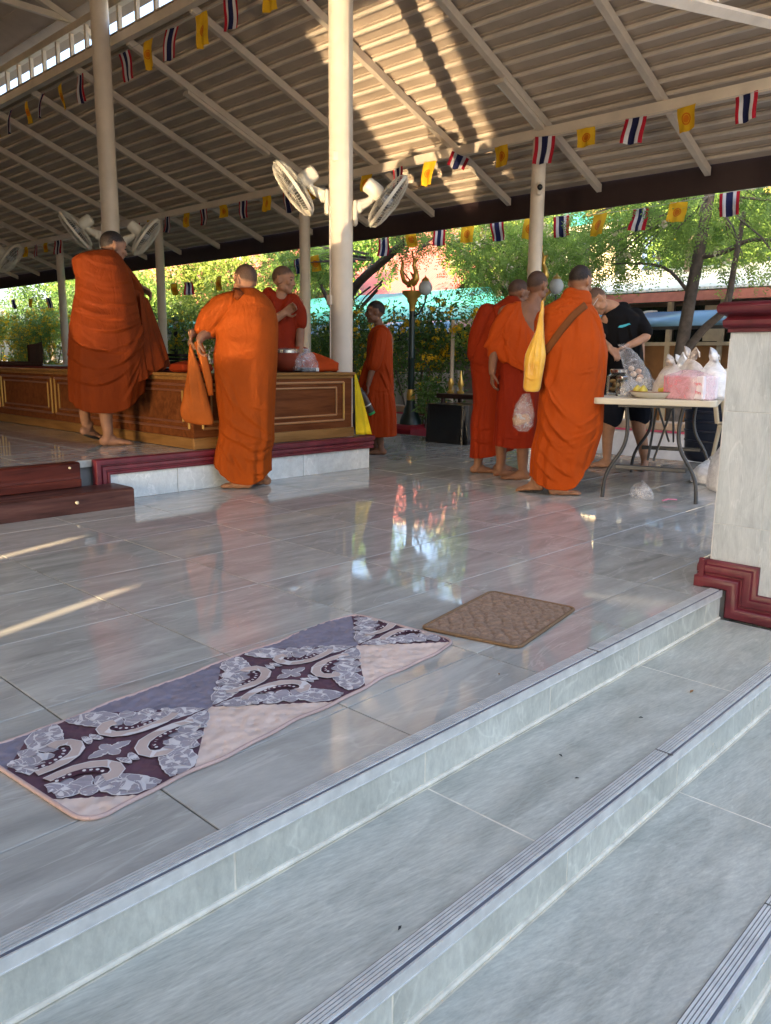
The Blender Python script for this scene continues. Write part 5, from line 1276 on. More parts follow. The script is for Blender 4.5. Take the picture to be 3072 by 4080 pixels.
# --- flowering shrubs
SH = 'flowering shrubs along the floor edge'
shrub('yellow-flowered shrub round the lamp post, right of the novice', (9.7,8.6,GZ), [((9.75,8.55,1.35),(.5,.95,.55),40,.24), ((9.7,8.0,.75),(.4,.5,.5),16,.22), ((9.8,9.3,1.1),(.45,.6,.6),20,.24)], 31, 6500, lf_b, 100, SH)
shrub('yellow-flowered shrub leaning left of the three monks', (9.6,7.1,GZ), [((9.65,7.0,1.15),(.45,.6,.55),26,.22), ((9.6,6.75,.55),(.3,.35,.4),10,.18)], 32, 3800, lf_a, 75, SH)
shrub('dark leafy shrub directly behind the novice', (10.0,10.4,GZ), [((10.0,10.4,1.2),(.5,.8,.7),34,.26), ((10.1,11.3,.9),(.4,.6,.7),20,.24)], 33, 6500, lf_b, 60, SH)
shrub('small green shrub low beside the black-draped table', (9.2,8.0,GZ), [((9.2,7.75,.35),(.25,.25,.3),8,.15)], 34, 900, lf_b, 0, SH)
labs = ['flowering shrub seen between the slim and thick columns', 'leafy shrub behind the sitting monk', 'bright flowering shrub behind the cloth-bag monk', 'shrub behind the lantern post', 'tall flowering shrub right of the platform monk', 'flowering shrub hidden partly by the platform monk', 'yellow shrub left of the platform monk', 'dense yellow shrub near the fourth slim column', 'broad yellow shrub at the left edge', 'last yellow shrub beyond the left edge', 'far shrub past the left frame edge', 'farthest shrub past the left frame edge']
for k in range(12):
    y = 12.4+1.75*k+(.3 if k % 2 else 0)*1.0; x = 10.6+.35*math.sin(k*2.3)+.02*k*k*.5; h = 1.55+.18*math.sin(k*1.3)+.06*k
    shrub(labs[k], (x,y,GZ), [((x,y,h-.25),(.55,1.0,.65),34,.28), ((x-.05,y+.1,.55),(.5,.95,.7),26,.28)], 60+k, 6000, lf_b if k in (1,3) else (lf_a if k % 2 else lf_c), 60 if k < 4 else 130+12*k, SH, ll=.085, lw=.04)
# house added out of view to block the low sun from the entrance
hb = thing('sun_blocking_house', 'added sun-blocking cream house left of the entrance', 'building', (-10.4, -1.7, GZ), R(19))
g = MB(); g.box((-3,-9,6.5), (6.0,18,13)); g.build('wall', wall_cr, hb)
g = MB(); g.box((-3,-9,13.15), (6.0,18.0,.3)); g.build('roof', brick, hb)
# ------------------------------------------------------------------ people
from mathutils.bvhtree import BVHTree
skin_mats = {}
def skin(name, c):
    m = N(name); m.set(rough=.6, spec=.25, sss=.08); m.b.inputs['Subsurface Radius'].default_value = (.02,.008,.004); m.b.inputs['Subsurface Scale'].default_value = .4
    v = m.coords('Object'); t = m.n('TexNoise', Scale=14.0, Detail=5.0); m.l(v, t.inputs['Vector'])
    r = m.ramp(t.outputs[0], [(.3, tuple(x*.80 for x in c)), (.7, tuple(min(1, x*1.1) for x in c))])
    at = m.n('Attribute'); at.attribute_name = 'hair'; t3 = m.n('TexNoise', Scale=150.0, Detail=2.0); m.l(v, t3.inputs['Vector'])
    r3 = m.ramp(t3.outputs[0], [(.35, (.009,.006,.005)), (.7, (.034,.022,.016))])
    m.l(m.mix(at.outputs['Fac'], r.outputs[0], r3.outputs[0]), m.b.inputs['Base Color'])
    t2 = m.n('TexNoise', Scale=120.0, Detail=3.0); m.l(v, t2.inputs['Vector']); m.bump(t2.outputs[0], .15, .002); return m.mat
sk_a = skin('tan skin', (.27,.135,.078)); sk_b = skin('brown skin', (.19,.09,.052)); sk_c = skin('light skin', (.34,.18,.108))
hair_m = plain('cropped dark hair', (.035,.028,.024), .7, var=.3, scale=60, bump=.5); hair_s = plain('shaved stubble', (.06,.038,.027), .6, var=.2, scale=60, bump=.3)
sole_m = plain('dark sole', (.02,.018,.016), .7)
def remeshed(g, voxel, smooth=5, fac=.5):
    me = g.recalc('tmp'); o = bpy.data.objects.new('tmp', me); COL.objects.link(o)
    md = o.modifiers.new('r', 'REMESH'); md.mode = 'VOXEL'; md.voxel_size = voxel
    if smooth: ms = o.modifiers.new('s', 'SMOOTH'); ms.iterations = smooth; ms.factor = fac
    dg = bpy.context.evaluated_depsgraph_get(); dg.update()
    m2 = bpy.data.meshes.new_from_object(o.evaluated_get(dg)); bpy.data.objects.remove(o); bpy.data.meshes.remove(me)
    m2.materials.clear(); return m2
def cap(g, pts, rads, n=14):
    # rounded tapering limb through the joints
    P = [Vector(p) for p in pts]
    if not isinstance(rads, list): rads = [rads]*len(P)
    out, rr = [], []
    d0 = (P[1]-P[0]).normalized(); d1 = (P[-1]-P[-2]).normalized(); r0, r1 = rads[0], rads[-1]
    def R1(r, k): return (r[0]*k, r[1]*k) if isinstance(r, tuple) else r*k
    def RM(r): return min(r) if isinstance(r, tuple) else r
    for a in (80, 55, 30): out.append(P[0]-d0*RM(r0)*math.sin(R(a))); rr.append(R1(r0, math.cos(R(a))))
    for i in range(len(P)-1):
        for j in range(4):
            t = j/4; p0, p1, p2, p3 = P[max(i-1,0)], P[i], P[i+1], P[min(i+2, len(P)-1)]
            out.append(.5*((2*p1)+(p2-p0)*t+(2*p0-5*p1+4*p2-p3)*t*t+(-p0+3*p1-3*p2+p3)*t**3)); ra, rb = rads[i], rads[i+1]
            rr.append(tuple(x+(y-x)*t for x, y in zip(ra, rb)) if isinstance(ra, tuple) else ra+(rb-ra)*t)
    out.append(P[-1]); rr.append(rads[-1])
    for a in (30, 55, 80): out.append(P[-1]+d1*RM(r1)*math.sin(R(a))); rr.append(R1(r1, math.cos(R(a))))
    g.tube(out, rr, n)
def head(g, c, yaw, pitch, roll=0, s=1.0):
    H = Matrix.Translation(c) @ Euler((R(-pitch), R(roll), R(yaw)), 'ZYX' if False else 'XYZ').to_matrix().to_4x4() @ Matrix.Scale(s, 4)
    H = Matrix.Translation(c) @ (Matrix.Rotation(R(yaw), 4, 'Z') @ Matrix.Rotation(R(roll), 4, 'Y') @ Matrix.Rotation(R(-pitch), 4, 'X')) @ Matrix.Scale(s, 4)
    E_ = lambda cc, r, rot=None: g.ell(cc, r, 20, 14, T=H, rot=rot)
    E_((0,-.012,.022), (.078,.098,.094)); E_((0,.022,-.028), (.062,.074,.086)); E_((0,.040,-.075), (.046,.046,.040)); E_((0,.070,-.098), (.022,.020,.020))
    E_((0,.072,.036), (.050,.020,.030)); E_((0,.082,.018), (.040,.012,.010))           # forehead and brow
    for sx_ in (-1, 1):
        E_((sx_*.078,-.006,-.012), (.010,.022,.034), (0,0,R(sx_*22))); E_((sx_*.070,.0,-.014), (.012,.016,.022)); E_((sx_*.042,.066,-.022), (.024,.022,.020)); E_((sx_*.048,.02,-.07), (.022,.045,.030))
    g.tube([H @ Vector(p) for p in ((0,.086,.014),(0,.100,-.012),(0,.108,-.030),(0,.096,-.040))], [.008*s,.011*s,.014*s,.010*s], 10)
    for sx_ in (-1, 1): E_((sx_*.012,.095,-.034), (.009,.010,.008))
    E_((0,.088,-.058), (.022,.010,.006)); E_((0,.086,-.068), (.019,.010,.007))
    return H
def hand(g, wrist, d, n, curl=.5, thumb=1, s=1.0):
    w_ = Vector(wrist); d = Vector(d).normalized(); n = Vector(n); n = (n-d*n.dot(d)).normalized(); u = d.cross(n)
    F = lambda a, b, c: w_+(d*a+u*b+n*c)*s
    for b in (-.030,-.010,.010,.030): cap(g, [F(0,b*.55,0), F(.085,b,0)], [.014*s,.0125*s], 8)
    for b, L in ((-.031,.062),(-.010,.078),(.011,.082),(.031,.070)):
        a0 = F(.085,b,0); th = curl; p1 = a0+(d*math.cos(th)+n*math.sin(th))*L*.45*s; th2 = curl*2.0; p2 = p1+(d*math.cos(th2)+n*math.sin(th2))*L*.32*s; th3 = curl*2.8; p3 = p2+(d*math.cos(th3)+n*math.sin(th3))*L*.25*s
        cap(g, [a0,p1,p2,p3], [.0095*s,.0088*s,.008*s,.007*s], 8)
    b = .03*thumb; cap(g, [F(.02,b*.8,.004), F(.045,b*1.9,.014), F(.07,b*2.2,.028), F(.09,b*2.1,.04)], [.014*s,.0115*s,.0095*s,.008*s], 8)
def foot(g, x, y, yaw, z=0.0, pitch=0.0, s=1.0, mirror=1):
    T_ = Matrix.Translation((x,y,z)) @ Matrix.Rotation(R(yaw),4,'Z') @ Matrix.Rotation(R(pitch),4,'X') @ Matrix.Scale(s,4)
    P = lambda *p: T_ @ Vector(p)
    cap(g, [P(0,-.005,.10), P(0,-.012,.06), P(0,-.02,.04)], [.036,.036,.036]); g.ell((0,-.035,.036), (.032,.042,.036), T=T_); g.ell((0,.04,.030), (.036,.085,.032), T=T_); g.ell((.004*mirror,.11,.022), (.044,.055,.022), T=T_); g.ell((0,.015,.052), (.028,.05,.036), T=T_)
    for k, (tx, ty, r_) in enumerate(((.030,.168,.0145),(.012,.172,.0105),(-.004,.166,.010),(-.018,.157,.0095),(-.031,.145,.0095))): cap(g, [P(tx*mirror,.12,.020), P(tx*mirror,ty,.013)], r_, 8)
    return T_
def fold_disp(me, folds, namp=.006, seed=0, nf=3.0, yfront=None, stretch=(1,1,.45)):
    n = len(me.vertices); co = np.empty(n*3, np.float32); me.vertices.foreach_get('co', co); co = co.reshape(-1,3).astype(float)
    no = np.empty(n*3, np.float32); me.vertices.foreach_get('normal', no); no = no.reshape(-1,3).astype(float)
    disp = np.zeros(n); side = np.where(no[:,1] < .35, 1.0, .0)
    for (p0, p1, p2, amp, wd) in folds:
        p0, p1, p2 = np.array(p0), np.array(p1), np.array(p2); t = np.linspace(0, 1, 25)[:,None]
        B = (1-t)**2*p0+2*t*(1-t)*p1+t*t*p2; tg_ = np.gradient(B, axis=0); tg_ /= np.linalg.norm(tg_, axis=1, keepdims=True)+1e-9
        q = co[:,[0,2]]; D = q[:,None,:]-B[None]; dd = (D**2).sum(-1); k = dd.argmin(1); dv = D[np.arange(n),k]; sg = dv[:,0]*tg_[k,1]-dv[:,1]*tg_[k,0]
        dist = np.sqrt(dd[np.arange(n),k]); tt = t[k,0]; tap = np.clip(np.sin(math.pi*np.clip(tt*.9+.08, 0, 1)), 0, 1)**.6
        end = np.where((k == 0)|(k == 24), np.exp(-(dist/wd)**2), 1.0)
        mod = .6+.4*np.sin(tt*6+amp*2000); x_ = sg/wd
        f = np.where(x_ < 0, np.exp(-(np.abs(x_)/1.5)**1.6), np.where(x_ < .45, 1-3.4*x_, -.53*np.exp(-((x_-.45)/1.1)**1.4)))
        disp += 1.05*amp*mod*f*np.exp(-np.clip(dist-3*wd, 0, None)/wd)*tap*side*np.where((k == 0)|(k == 24), end, 1)
    if namp:
        for i in range(n):
            p = Vector((co[i,0]*nf*stretch[0]+seed*3.1, co[i,1]*nf*stretch[1], co[i,2]*nf*stretch[2]+seed))
            v = noise.noise(p)+.55*noise.noise(p*2.3); disp[i] += namp*v+namp*.7*(1-abs(noise.noise(p*1.7+Vector((5,1,2))))*2.6)
    co += no*disp[:,None]; me.vertices.foreach_set('co', co.astype(np.float32).reshape(-1)); me.update()
def rings_part(g, rings, dep, pw=.82, n=48, yoff=0.0, lean=None):
    # rings: (z, x left, x right); dep: [(z, y near, y far)]
    zs = [d[0] for d in dep][::-1]; vs = []
    R_ = sorted(rings); zz = np.array([r[0] for r in R_]); m = 46
    Z_ = np.linspace(zz[0], zz[-1], m); xl = np.interp(Z_, zz, [r[1] for r in R_]); xr = np.interp(Z_, zz, [r[2] for r in R_])
    ya = np.interp(Z_, zs, [d[1] for d in dep][::-1]); yb = np.interp(Z_, zs, [d[2] for d in dep][::-1])
    for i in range(m):
        cx_, a, cy_, b = (xl[i]+xr[i])/2, (xr[i]-xl[i])/2, (ya[i]+yb[i])/2, (yb[i]-ya[i])/2
        for k in range(n):
            t = 2*math.pi*k/n; c, s = math.cos(t), math.sin(t); vs.append((cx_+a*math.copysign(abs(c)**pw, c), cy_+b*math.copysign(abs(s)**pw, s), Z_[i]))
    fs = [(i*n+k, i*n+(k+1)%n, (i+1)*n+(k+1)%n, (i+1)*n+k) for i in range(m-1) for k in range(n)]+[tuple(range(n-1,-1,-1)), tuple((m-1)*n+k for k in range(n))]
    g.add(vs, fs)
def sheet_mesh(rings, dep, hem, n=170, m=130, pw=.84, pleat=.006, seed=0.0):
    R_ = sorted(rings); zz = np.array([r[0] for r in R_]); XL = [r[1] for r in R_]; XR = [r[2] for r in R_]; D_ = sorted(dep); zd = [d[0] for d in D_]; ya = [d[1] for d in D_]; yb = [d[2] for d in D_]
    hx = [h[0] for h in hem]; hz = [h[1] for h in hem]; ztop = zz[-1]; co = np.empty((m+1, n, 3))
    th = np.arange(n)*2*math.pi/n; c, s = np.cos(th), np.sin(th); c = np.sign(c)*np.abs(c)**pw; s = np.sign(s)*np.abs(s)**pw
    zl = min(hz); xb = (np.interp(zl+.1, zz, XL)+np.interp(zl+.1, zz, XR))/2+(np.interp(zl+.1, zz, XR)-np.interp(zl+.1, zz, XL))/2*c
    zb = np.interp(xb, hx, hz)
    for i in range(m+1):
        v = i/m; z = ztop+(zb-ztop)*v; xl, xr = np.interp(z, zz, XL), np.interp(z, zz, XR); y0, y1 = np.interp(z, zd, ya), np.interp(z, zd, yb)
        w_ = pleat*v**1.6*(np.sin(th*9+seed+1.3*np.sin(th*2+seed))+.6*np.sin(th*17+seed*2)); co[i,:,0] = (xl+xr)/2+((xr-xl)/2+w_)*c; co[i,:,1] = (y0+y1)/2+((y1-y0)/2+w_)*s; co[i,:,2] = z
    fs = [(i*n+k, (i+1)*n+k, (i+1)*n+(k+1)%n, i*n+(k+1)%n) for i in range(m) for k in range(n)]
    me = bpy.data.meshes.new('robe'); me.from_pydata([tuple(p) for p in co.reshape(-1,3)], [], fs); me.update(); return me
def jitter(folds, seed, k=2):
    r_ = random.Random(seed); out = list(folds)
    for (a, b, c, amp, w_) in folds:
        for q in range(k):
            j = lambda p, s: (p[0]+r_.uniform(-s, s), p[1]+r_.uniform(-s, s)); dz = r_.uniform(-.06, .06); dx = r_.uniform(-.05, .05); sh = lambda p: (p[0]+dx, p[1]+dz)
            t0, t1 = r_.uniform(0, .4), r_.uniform(.6, 1)
            L = lambda p, q_, t: (p[0]+(q_[0]-p[0])*t, p[1]+(q_[1]-p[1])*t)
            out.append((sh(L(a, c, t0*.5)), j(sh(b), .03), sh(L(a, c, .5+t1*.5)), amp*r_.uniform(.25, .5), w_*r_.uniform(.45, .75)))
    return out
class Person:
    def __init__(s, label, pos, z0, skinm, turn=0.0):
        s.az = math.atan2(pos[1], pos[0]); s.t = thing('person', label, 'person', (pos[0], pos[1], z0), s.az-math.pi/2+turn); s.g = MB(); s.sk = skinm; s.M = Matrix.Translation((pos[0], pos[1], z0)) @ Matrix.Rotation(s.az-math.pi/2+turn, 4, 'Z')
    def world(s, p): return s.M @ Vector(p)
    def body(s, H=None, hair='crop', voxel=.0065):
        me = remeshed(s.g, voxel, 4, .5); o = obj('body', me, s.sk, s.t, smooth=True); s.b = o
        if H is not None:
            Hi = H.inverted(); at = me.attributes.new('hair', 'FLOAT', 'POINT'); vals = []; top = 1.0 if hair == 'crop' else .8
            for v in me.vertices:
                p = Hi @ v.co
                if p.length > .17: vals.append(0.0); continue
                line = (.020+.55*p.y) if p.y > -.01 else (.0145-.9*abs(p.y+.01)*.9)
                line = max(line, -.062)+.010*noise.noise(p*45)
                k = min(1, max(0, (p.z-line)/.032+.4)); k *= 0.0 if (abs(p.x) > .070 and p.z < .026 and -.032 < p.y < .022) else 1.0
                vals.append(top*k*k*(3-2*k))
            at.data.foreach_set('value', vals)
            for sx_ in (-1, 1):
                g = MB(); g.ell((sx_*.030,.0845,.002), (.012,.007,.0055), 12, 8, T=H); g.build('eye', plain('dark eye', (.02,.015,.012), .2), s.t, smooth=True)
                g = MB(); g.tube([H @ Vector((sx_*.016,.090,.022)), H @ Vector((sx_*.032,.090,.027)), H @ Vector((sx_*.047,.078,.022))], [.0025,.0035,.002], 6); g.build('eyebrow', hair_m, s.t)
        return o
    def cloth(s, name, fill, mat, folds=(), namp=.007, voxel=.0095, smooth=8, nf=4.0, stretch=(1,1,.45)):
        g = MB(); fill(g); me = remeshed(g, voxel, smooth, .5); fold_disp(me, folds, namp, len(name)+s.az*7, nf, stretch=stretch); return obj(name, me, mat, s.t, smooth=True)
def _sheet(s, name, rings, dep, hem, mat, folds=(), namp=.004, pleat=.006, nf=4.0):
    me = sheet_mesh(rings, dep, hem, pleat=pleat, seed=s.az*9); fold_disp(me, jitter(folds, int(s.az*1000)), namp, s.az*7, nf); o = obj(name, me, mat, s.t, smooth=True)
    md = o.modifiers.new('t', 'SOLIDIFY'); md.thickness = .005; md.offset = -1; return o
Person.sheet = _sheet
def patch(name, mat, parent, A0, A1, B0, B1, n=50, m=60, pleat=.014, k=4.0, sag=.05, seed=0):
    A0, A1, B0, B1 = map(Vector, (A0, A1, B0, B1)); vs = []
    nr = (A1-A0).cross(B0-A0).normalized()
    for j in range(m+1):
        v = j/m
        for i in range(n+1):
            u = i/n; p = (A0.lerp(A1, u)).lerp(B0.lerp(B1, u), v); w_ = math.sin(u*k*6.283+seed+.8*math.sin(v*3+seed))+.4*math.sin(u*k*15+2*seed+v*2)
            p += nr*(pleat*w_*(.35+.65*v)); p.z -= sag*4*u*(1-u)*v; vs.append(p)
    g = MB(); g.add(vs, [(j*(n+1)+i, j*(n+1)+i+1, (j+1)*(n+1)+i+1, (j+1)*(n+1)+i) for j in range(m) for i in range(n)]); o = obj(name, g.mesh(name), mat, parent, smooth=True)
    md = o.modifiers.new('t', 'SOLIDIFY'); md.thickness = .004; return o
def band_on(o, pts, w_, thick, name, mat, parent, lift=.006):
    # a strap laid on the camera-side surface of a cloth object (local coordinates)
    bvh = BVHTree.FromPolygons([v.co for v in o.data.vertices], [p.vertices[:] for p in o.data.polygons]); C_, Nn = [], []
    for x, z in pts:
        h = bvh.ray_cast(Vector((x,-2,z)), Vector((0,1,0)))
        if h[0] is not None: C_.append(h[0]); Nn.append(h[1] if h[1].y < 0 else -h[1])
    for _ in range(3):
        C_ = [C_[0]]+[(C_[i-1]+C_[i]*2+C_[i+1])/4 for i in range(1, len(C_)-1)]+[C_[-1]]; Nn = [Nn[0]]+[(Nn[i-1]+Nn[i]*2+Nn[i+1]).normalized() for i in range(1, len(Nn)-1)]+[Nn[-1]]
    vs = []
    for i, (c, n) in enumerate(zip(C_, Nn)):
        d = (C_[min(i+1, len(C_)-1)]-C_[max(i-1, 0)]).normalized(); u = n.cross(d).normalized()
        for a, b in ((-.5, .35), (-.3, 1), (.3, 1), (.5, .35)): vs.append(c+u*w_*a+n*(lift+thick*b))
        vs += [c+u*w_*.5-n*.004, c-u*w_*.5-n*.004]
    m = 6; fs = [(i*m+k, i*m+(k+1)%m, (i+1)*m+(k+1)%m, (i+1)*m+k) for i in range(len(C_)-1) for k in range(m)]
    fs += [tuple(range(m)), tuple((len(C_)-1)*m+k for k in range(m-1,-1,-1))]
    g = MB(); g.add(vs, fs); return g.build(name, mat, parent, smooth=True)
def interp2(pts, n=24):
    P = [Vector((p[0], p[1])) for p in pts]; out = []
    for i in range(len(P)-1):
        for j in range(n//(len(P)-1)): out.append(P[i].lerp(P[i+1], j/(n//(len(P)-1))))
    return [(p.x, p.y) for p in out]+[tuple(P[-1])]
def cl_(c): return cloth('robe cloth %.2f %.2f' % (c[0], c[1]), c, .82, .75, crease=.3)

# ---- monk standing on the platform, both shoulders covered, arms lifted to the right
p = Person('monk in a full shaded orange robe standing on the platform, back turned', (3.12, 6.02), .30, sk_a)
H = head(p.g, (.085, .06, 1.545), -72, 14); cap(p.g, [(.055,.03,1.40),(.07,.04,1.47)], [.06,.055])
cap(p.g, [(.02,.02,.9),(-.02,.02,.5),(-.04,.0,.25),(-.03,-.02,.10)], [.09,.07,.052,.040]); foot(p.g, -.03, -.02, -78)
cap(p.g, [(-.03,.04,.9),(-.16,.2,.5),(-.20,.20,.30),(-.20,.16,.17)], [.09,.065,.048,.038]); T1 = foot(p.g, -.195, .16, -52, .06, -18)
cap(p.g, [(.06,.02,1.36),(.16,.20,1.33),(.24,.38,1.26),(.275,.30,1.27)], [.06,.045,.038,.030]); hand(p.g, (.275,.30,1.27), (.55,-.1,-.35), (-.2,-.4,-.6), .55, 1); cap(p.g, [(.02,0,.85),(.05,0,1.1),(.05,0,1.4)], [.11,.10,.10])
p.body(H, 'crop')
g = MB(); g.ell((0,.05,.006), (.04,.10,.012), T=T1); g.build('sole', sole_m, p.t, smooth=True)
rings = [(1.502,-.02,.10),(1.478,-.17,.12),(1.43,-.222,.155),(1.313,-.205,.205),(1.169,-.217,.235),(1.048,-.250,.262),(.927,-.278,.295),(.802,-.290,.30),(.653,-.300,.285),(.511,-.305,.262),(.386,-.300,.232),(.318,-.262,.16),(.272,-.18,.06)]
dep = [(1.51,-.06,.10),(1.45,-.12,.17),(1.3,-.15,.22),(1.0,-.17,.26),(.8,-.18,.27),(.5,-.17,.26),(.27,-.13,.22)]
def f(g):
    cap(g, [(.04,.03,1.41),(.12,.10,1.35),(.20,.18,1.27),(.25,.24,1.21)], [.085,.09,.08,.06])          # right arm under the cloth
fo = [((-.22,1.06),(-.02,.92),(.26,1.06),.022,.024),((-.25,.98),(-.02,.80),(.28,.98),.024,.026),((-.26,.84),(.0,.62),(.30,.92),.022,.026),((-.28,.70),(-.02,.48),(.27,.80),.020,.026),((-.29,.55),(-.05,.38),(.20,.66),.018,.024),((.30,1.02),(.20,.74),(-.02,.52),.016,.018),((.34,.96),(.29,.66),(.10,.36),.020,.018),((.37,.9),(.33,.7),(.20,.45),.018,.016),((.40,.86),(.38,.7),(.30,.58),.012,.014),((-.15,1.46),(-.05,1.36),(.12,1.38),.014,.020),((-.2,1.32),(-.02,1.2),(.2,1.28),.014,.024),((-.18,1.22),(.02,1.1),(.22,1.2),.016,.022),((-.2,1.14),(.0,1.04),(.24,1.12),.014,.018)]
rings = [(1.505,-.01,.095),(1.49,-.12,.115),(1.465,-.19,.14),(1.43,-.222,.16),(1.36,-.218,.19),(1.313,-.205,.205),(1.169,-.217,.23),(1.048,-.250,.25),(.927,-.278,.275),(.802,-.290,.285),(.653,-.300,.285),(.511,-.306,.275),(.386,-.308,.26),(.25,-.305,.25)]
mm_ = cl_((.15,.023,.0018)); p.sheet('robe', rings, dep, [(-.31,.37),(-.26,.305),(-.16,.268),(.0,.262),(.09,.278),(.18,.33),(.25,.42),(.30,.52)], mm_, fo, .005)  # orange darkened to put the shade on the platform into the cloth
p.cloth('robe_sleeve', f, mm_, [((.05,1.42),(.12,1.3),(.24,1.18),.014,.014),((.1,1.42),(.2,1.32),(.28,1.24),.012,.014)], .004)
patch('robe_corner', mm_, p.t, (.12,-.06,1.30), (.33,.20,1.17), (.16,-.13,.50), (.475,.02,.70), k=2.2, pleat=.016, seed=1)
patch('robe_corner', mm_, p.t, (.26,.02,1.20), (.345,.22,1.14), (.30,-.06,.60), (.48,.10,.66), k=1.6, pleat=.014, seed=3)

# ---- monk in the centre with the cloth bag
p = Person('monk in the centre seen from behind in a long brown-orange robe', (3.67, 5.06), 0, sk_a)
H = head(p.g, (.072,.03,1.572), 38, 16); cap(p.g, [(.09,.0,1.38),(.085,.01,1.47)], [.075,.064])
cap(p.g, [(.05,.0,.9),(.04,.0,.4),(.035,-.01,.12)], [.09,.06,.042]); foot(p.g, .02,-.01,82); cap(p.g, [(.1,.03,.9),(.16,.14,.4),(.165,.14,.12)], [.09,.06,.042]); foot(p.g, .17,.14,66, mirror=-1)
cap(p.g, [(.06,0,.85),(.06,0,1.0),(.07,0,1.36)], [.12,.12,.11]); cap(p.g, [(.02,.02,1.34),(-.14,.08,1.32),(-.28,.16,1.20),(-.335,.10,1.18)], [.06,.05,.042,.034]); hand(p.g, (-.335,.10,1.185), (-.15,-.35,-.6), (.8,.1,-.2), .6, -1)
cap(p.g, [(.04,.04,1.3),(-.10,.12,1.2),(-.24,.02,1.17),(-.275,-.02,1.13)], [.05,.045,.036,.03]); hand(p.g, (-.275,-.02,1.13), (-.05,-.1,-1), (.9,-.1,.1), .7, 1)
p.body(H, 'shaved')
g = MB(); 
for sx_ in (-1,1): g.tube([H @ Vector((sx_*.076,-.005,.010)), H @ Vector((sx_*.070,.085,.006))], .0022, 6)
g.build('glasses', plain('black spectacle frame', (.015,.015,.015), .3), p.t)
rings = [(1.512,.02,.150),(1.485,-.01,.195),(1.43,-.05,.255),(1.36,-.10,.290),(1.27,-.125,.306),(1.179,-.15,.306),(1.014,-.178,.30),(.848,-.18,.286),(.68,-.165,.275),(.51,-.15,.267),(.381,-.162,.265),(.295,-.185,.238),(.182,-.198,.224),(.113,-.16,.215),(.06,-.07,.17),(.045,-.02,.12)]
dep = [(1.52,-.05,.10),(1.45,-.11,.14),(1.3,-.15,.17),(1.0,-.15,.18),(.7,-.16,.18),(.4,-.14,.19),(.04,-.09,.19)]
def f(g):
    cap(g, [(.03,-.01,1.40),(-.02,-.01,1.40),(-.10,.0,1.37),(-.19,.04,1.29),(-.255,.07,1.22)], [.08,.09,.10,.10,.065])
    cap(g, [(-.05,.02,1.30),(-.15,.06,1.24),(-.22,.06,1.19)], [.09,.085,.055])
fo = [((-.03,1.45),(-.04,1.28),(-.21,1.16),.020,.016),((-.08,1.43),(-.10,1.30),(-.23,1.19),.014,.014),((-.15,1.38),(-.2,1.3),(-.28,1.24),.012,.014),((-.17,.95),(-.08,.80),(.0,.50),.018,.022),((-.16,.84),(-.05,.62),(.24,.42),.014,.02),((-.14,.58),(.0,.42),(.26,.37),.018,.022),((-.15,.46),(.02,.30),(.25,.33),.016,.02),((.0,.38),(.12,.25),(.24,.34),.016,.018),((.02,.26),(.12,.20),(.22,.26),.012,.016),((.26,.35),(.2,.27),(.1,.25),.012,.012),((-.15,.35),(-.06,.2),(.0,.07),.016,.02),((-.1,.36),(-.0,.2),(.06,.06),.012,.018),((.07,.15),(.15,.08),(.22,.17),.012,.014),((-.05,1.12),(.05,1.07),(.14,1.12),.010,.02),((-.02,1.03),(.07,.99),(.18,1.02),.009,.02),((.1,.64),(.18,.6),(.25,.62),.010,.018),((.0,1.44),(.12,1.40),(.27,1.36),.008,.018),((.12,.9),(.16,.6),(.14,.3),.007,.03)]
mm_ = cl_((.27,.048,.003)); rings = [r for r in rings if r[0] > .2]+[(.182,-.20,.235),(.0,-.20,.24)]
rb = p.sheet('robe', rings, dep, [(-.205,.19),(-.15,.115),(-.06,.05),(.05,.034),(.12,.045),(.18,.085),(.235,.14)], mm_, fo, .004)
p.cloth('robe_sleeve', f, mm_, [((-.03,1.45),(-.05,1.28),(-.21,1.16),.020,.016),((-.08,1.43),(-.12,1.30),(-.23,1.19),.014,.014),((-.15,1.38),(-.2,1.3),(-.28,1.24),.012,.014),((.0,1.46),(.0,1.32),(-.1,1.2),.014,.014)], .004)
g = MB(); g.tube([(.0,-.06,1.50),(.03,-.105,1.472),(-.005,-.12,1.43)], [(.035,.012),(.04,.012),(.02,.010)], 8); g.build('robe_fold_lining', cl_((.13,.03,.006)), p.t, smooth=True)
M2 = p
# the bag in his hands
t = thing('cloth_bag', 'tan-orange cloth shoulder bag held by the monk in the centre', 'bag', tuple(M2.world((-.31,-.05,.50))), M2.az-math.pi/2)
g = MB(); L = [(.60,-.04,-.03),(.46,-.055,.015),(.34,-.075,.045),(.22,-.10,.075),(.12,-.125,.10),(.06,-.12,.115),(.02,-.09,.12),(.0,.0,.11)]
rings_part(g, [(z,a,b) for z,a,b in L], [(.6,-.015,.02),(.4,-.03,.03),(.1,-.05,.05),(0,-.03,.03)], .9)
me = remeshed(g, .008, 4); fold_disp(me, [((-.05,.5),(-.06,.3),(-.02,.08),.012,.014),((.02,.4),(.03,.25),(.06,.06),.012,.014),((-.09,.2),(-.05,.12),(-.06,.05),.008,.012)], .004, 3, 6); obj('bag_body', me, bag_or, t, smooth=True)
g = MB(); g.tube([(.02,.02,.62),(.06,.01,.48),(.09,.0,.34),(.105,.0,.22)], [(.012,.030),(.014,.032),(.014,.03),(.012,.02)], 8); g.build('bag_strap', bag_or, t, smooth=True)

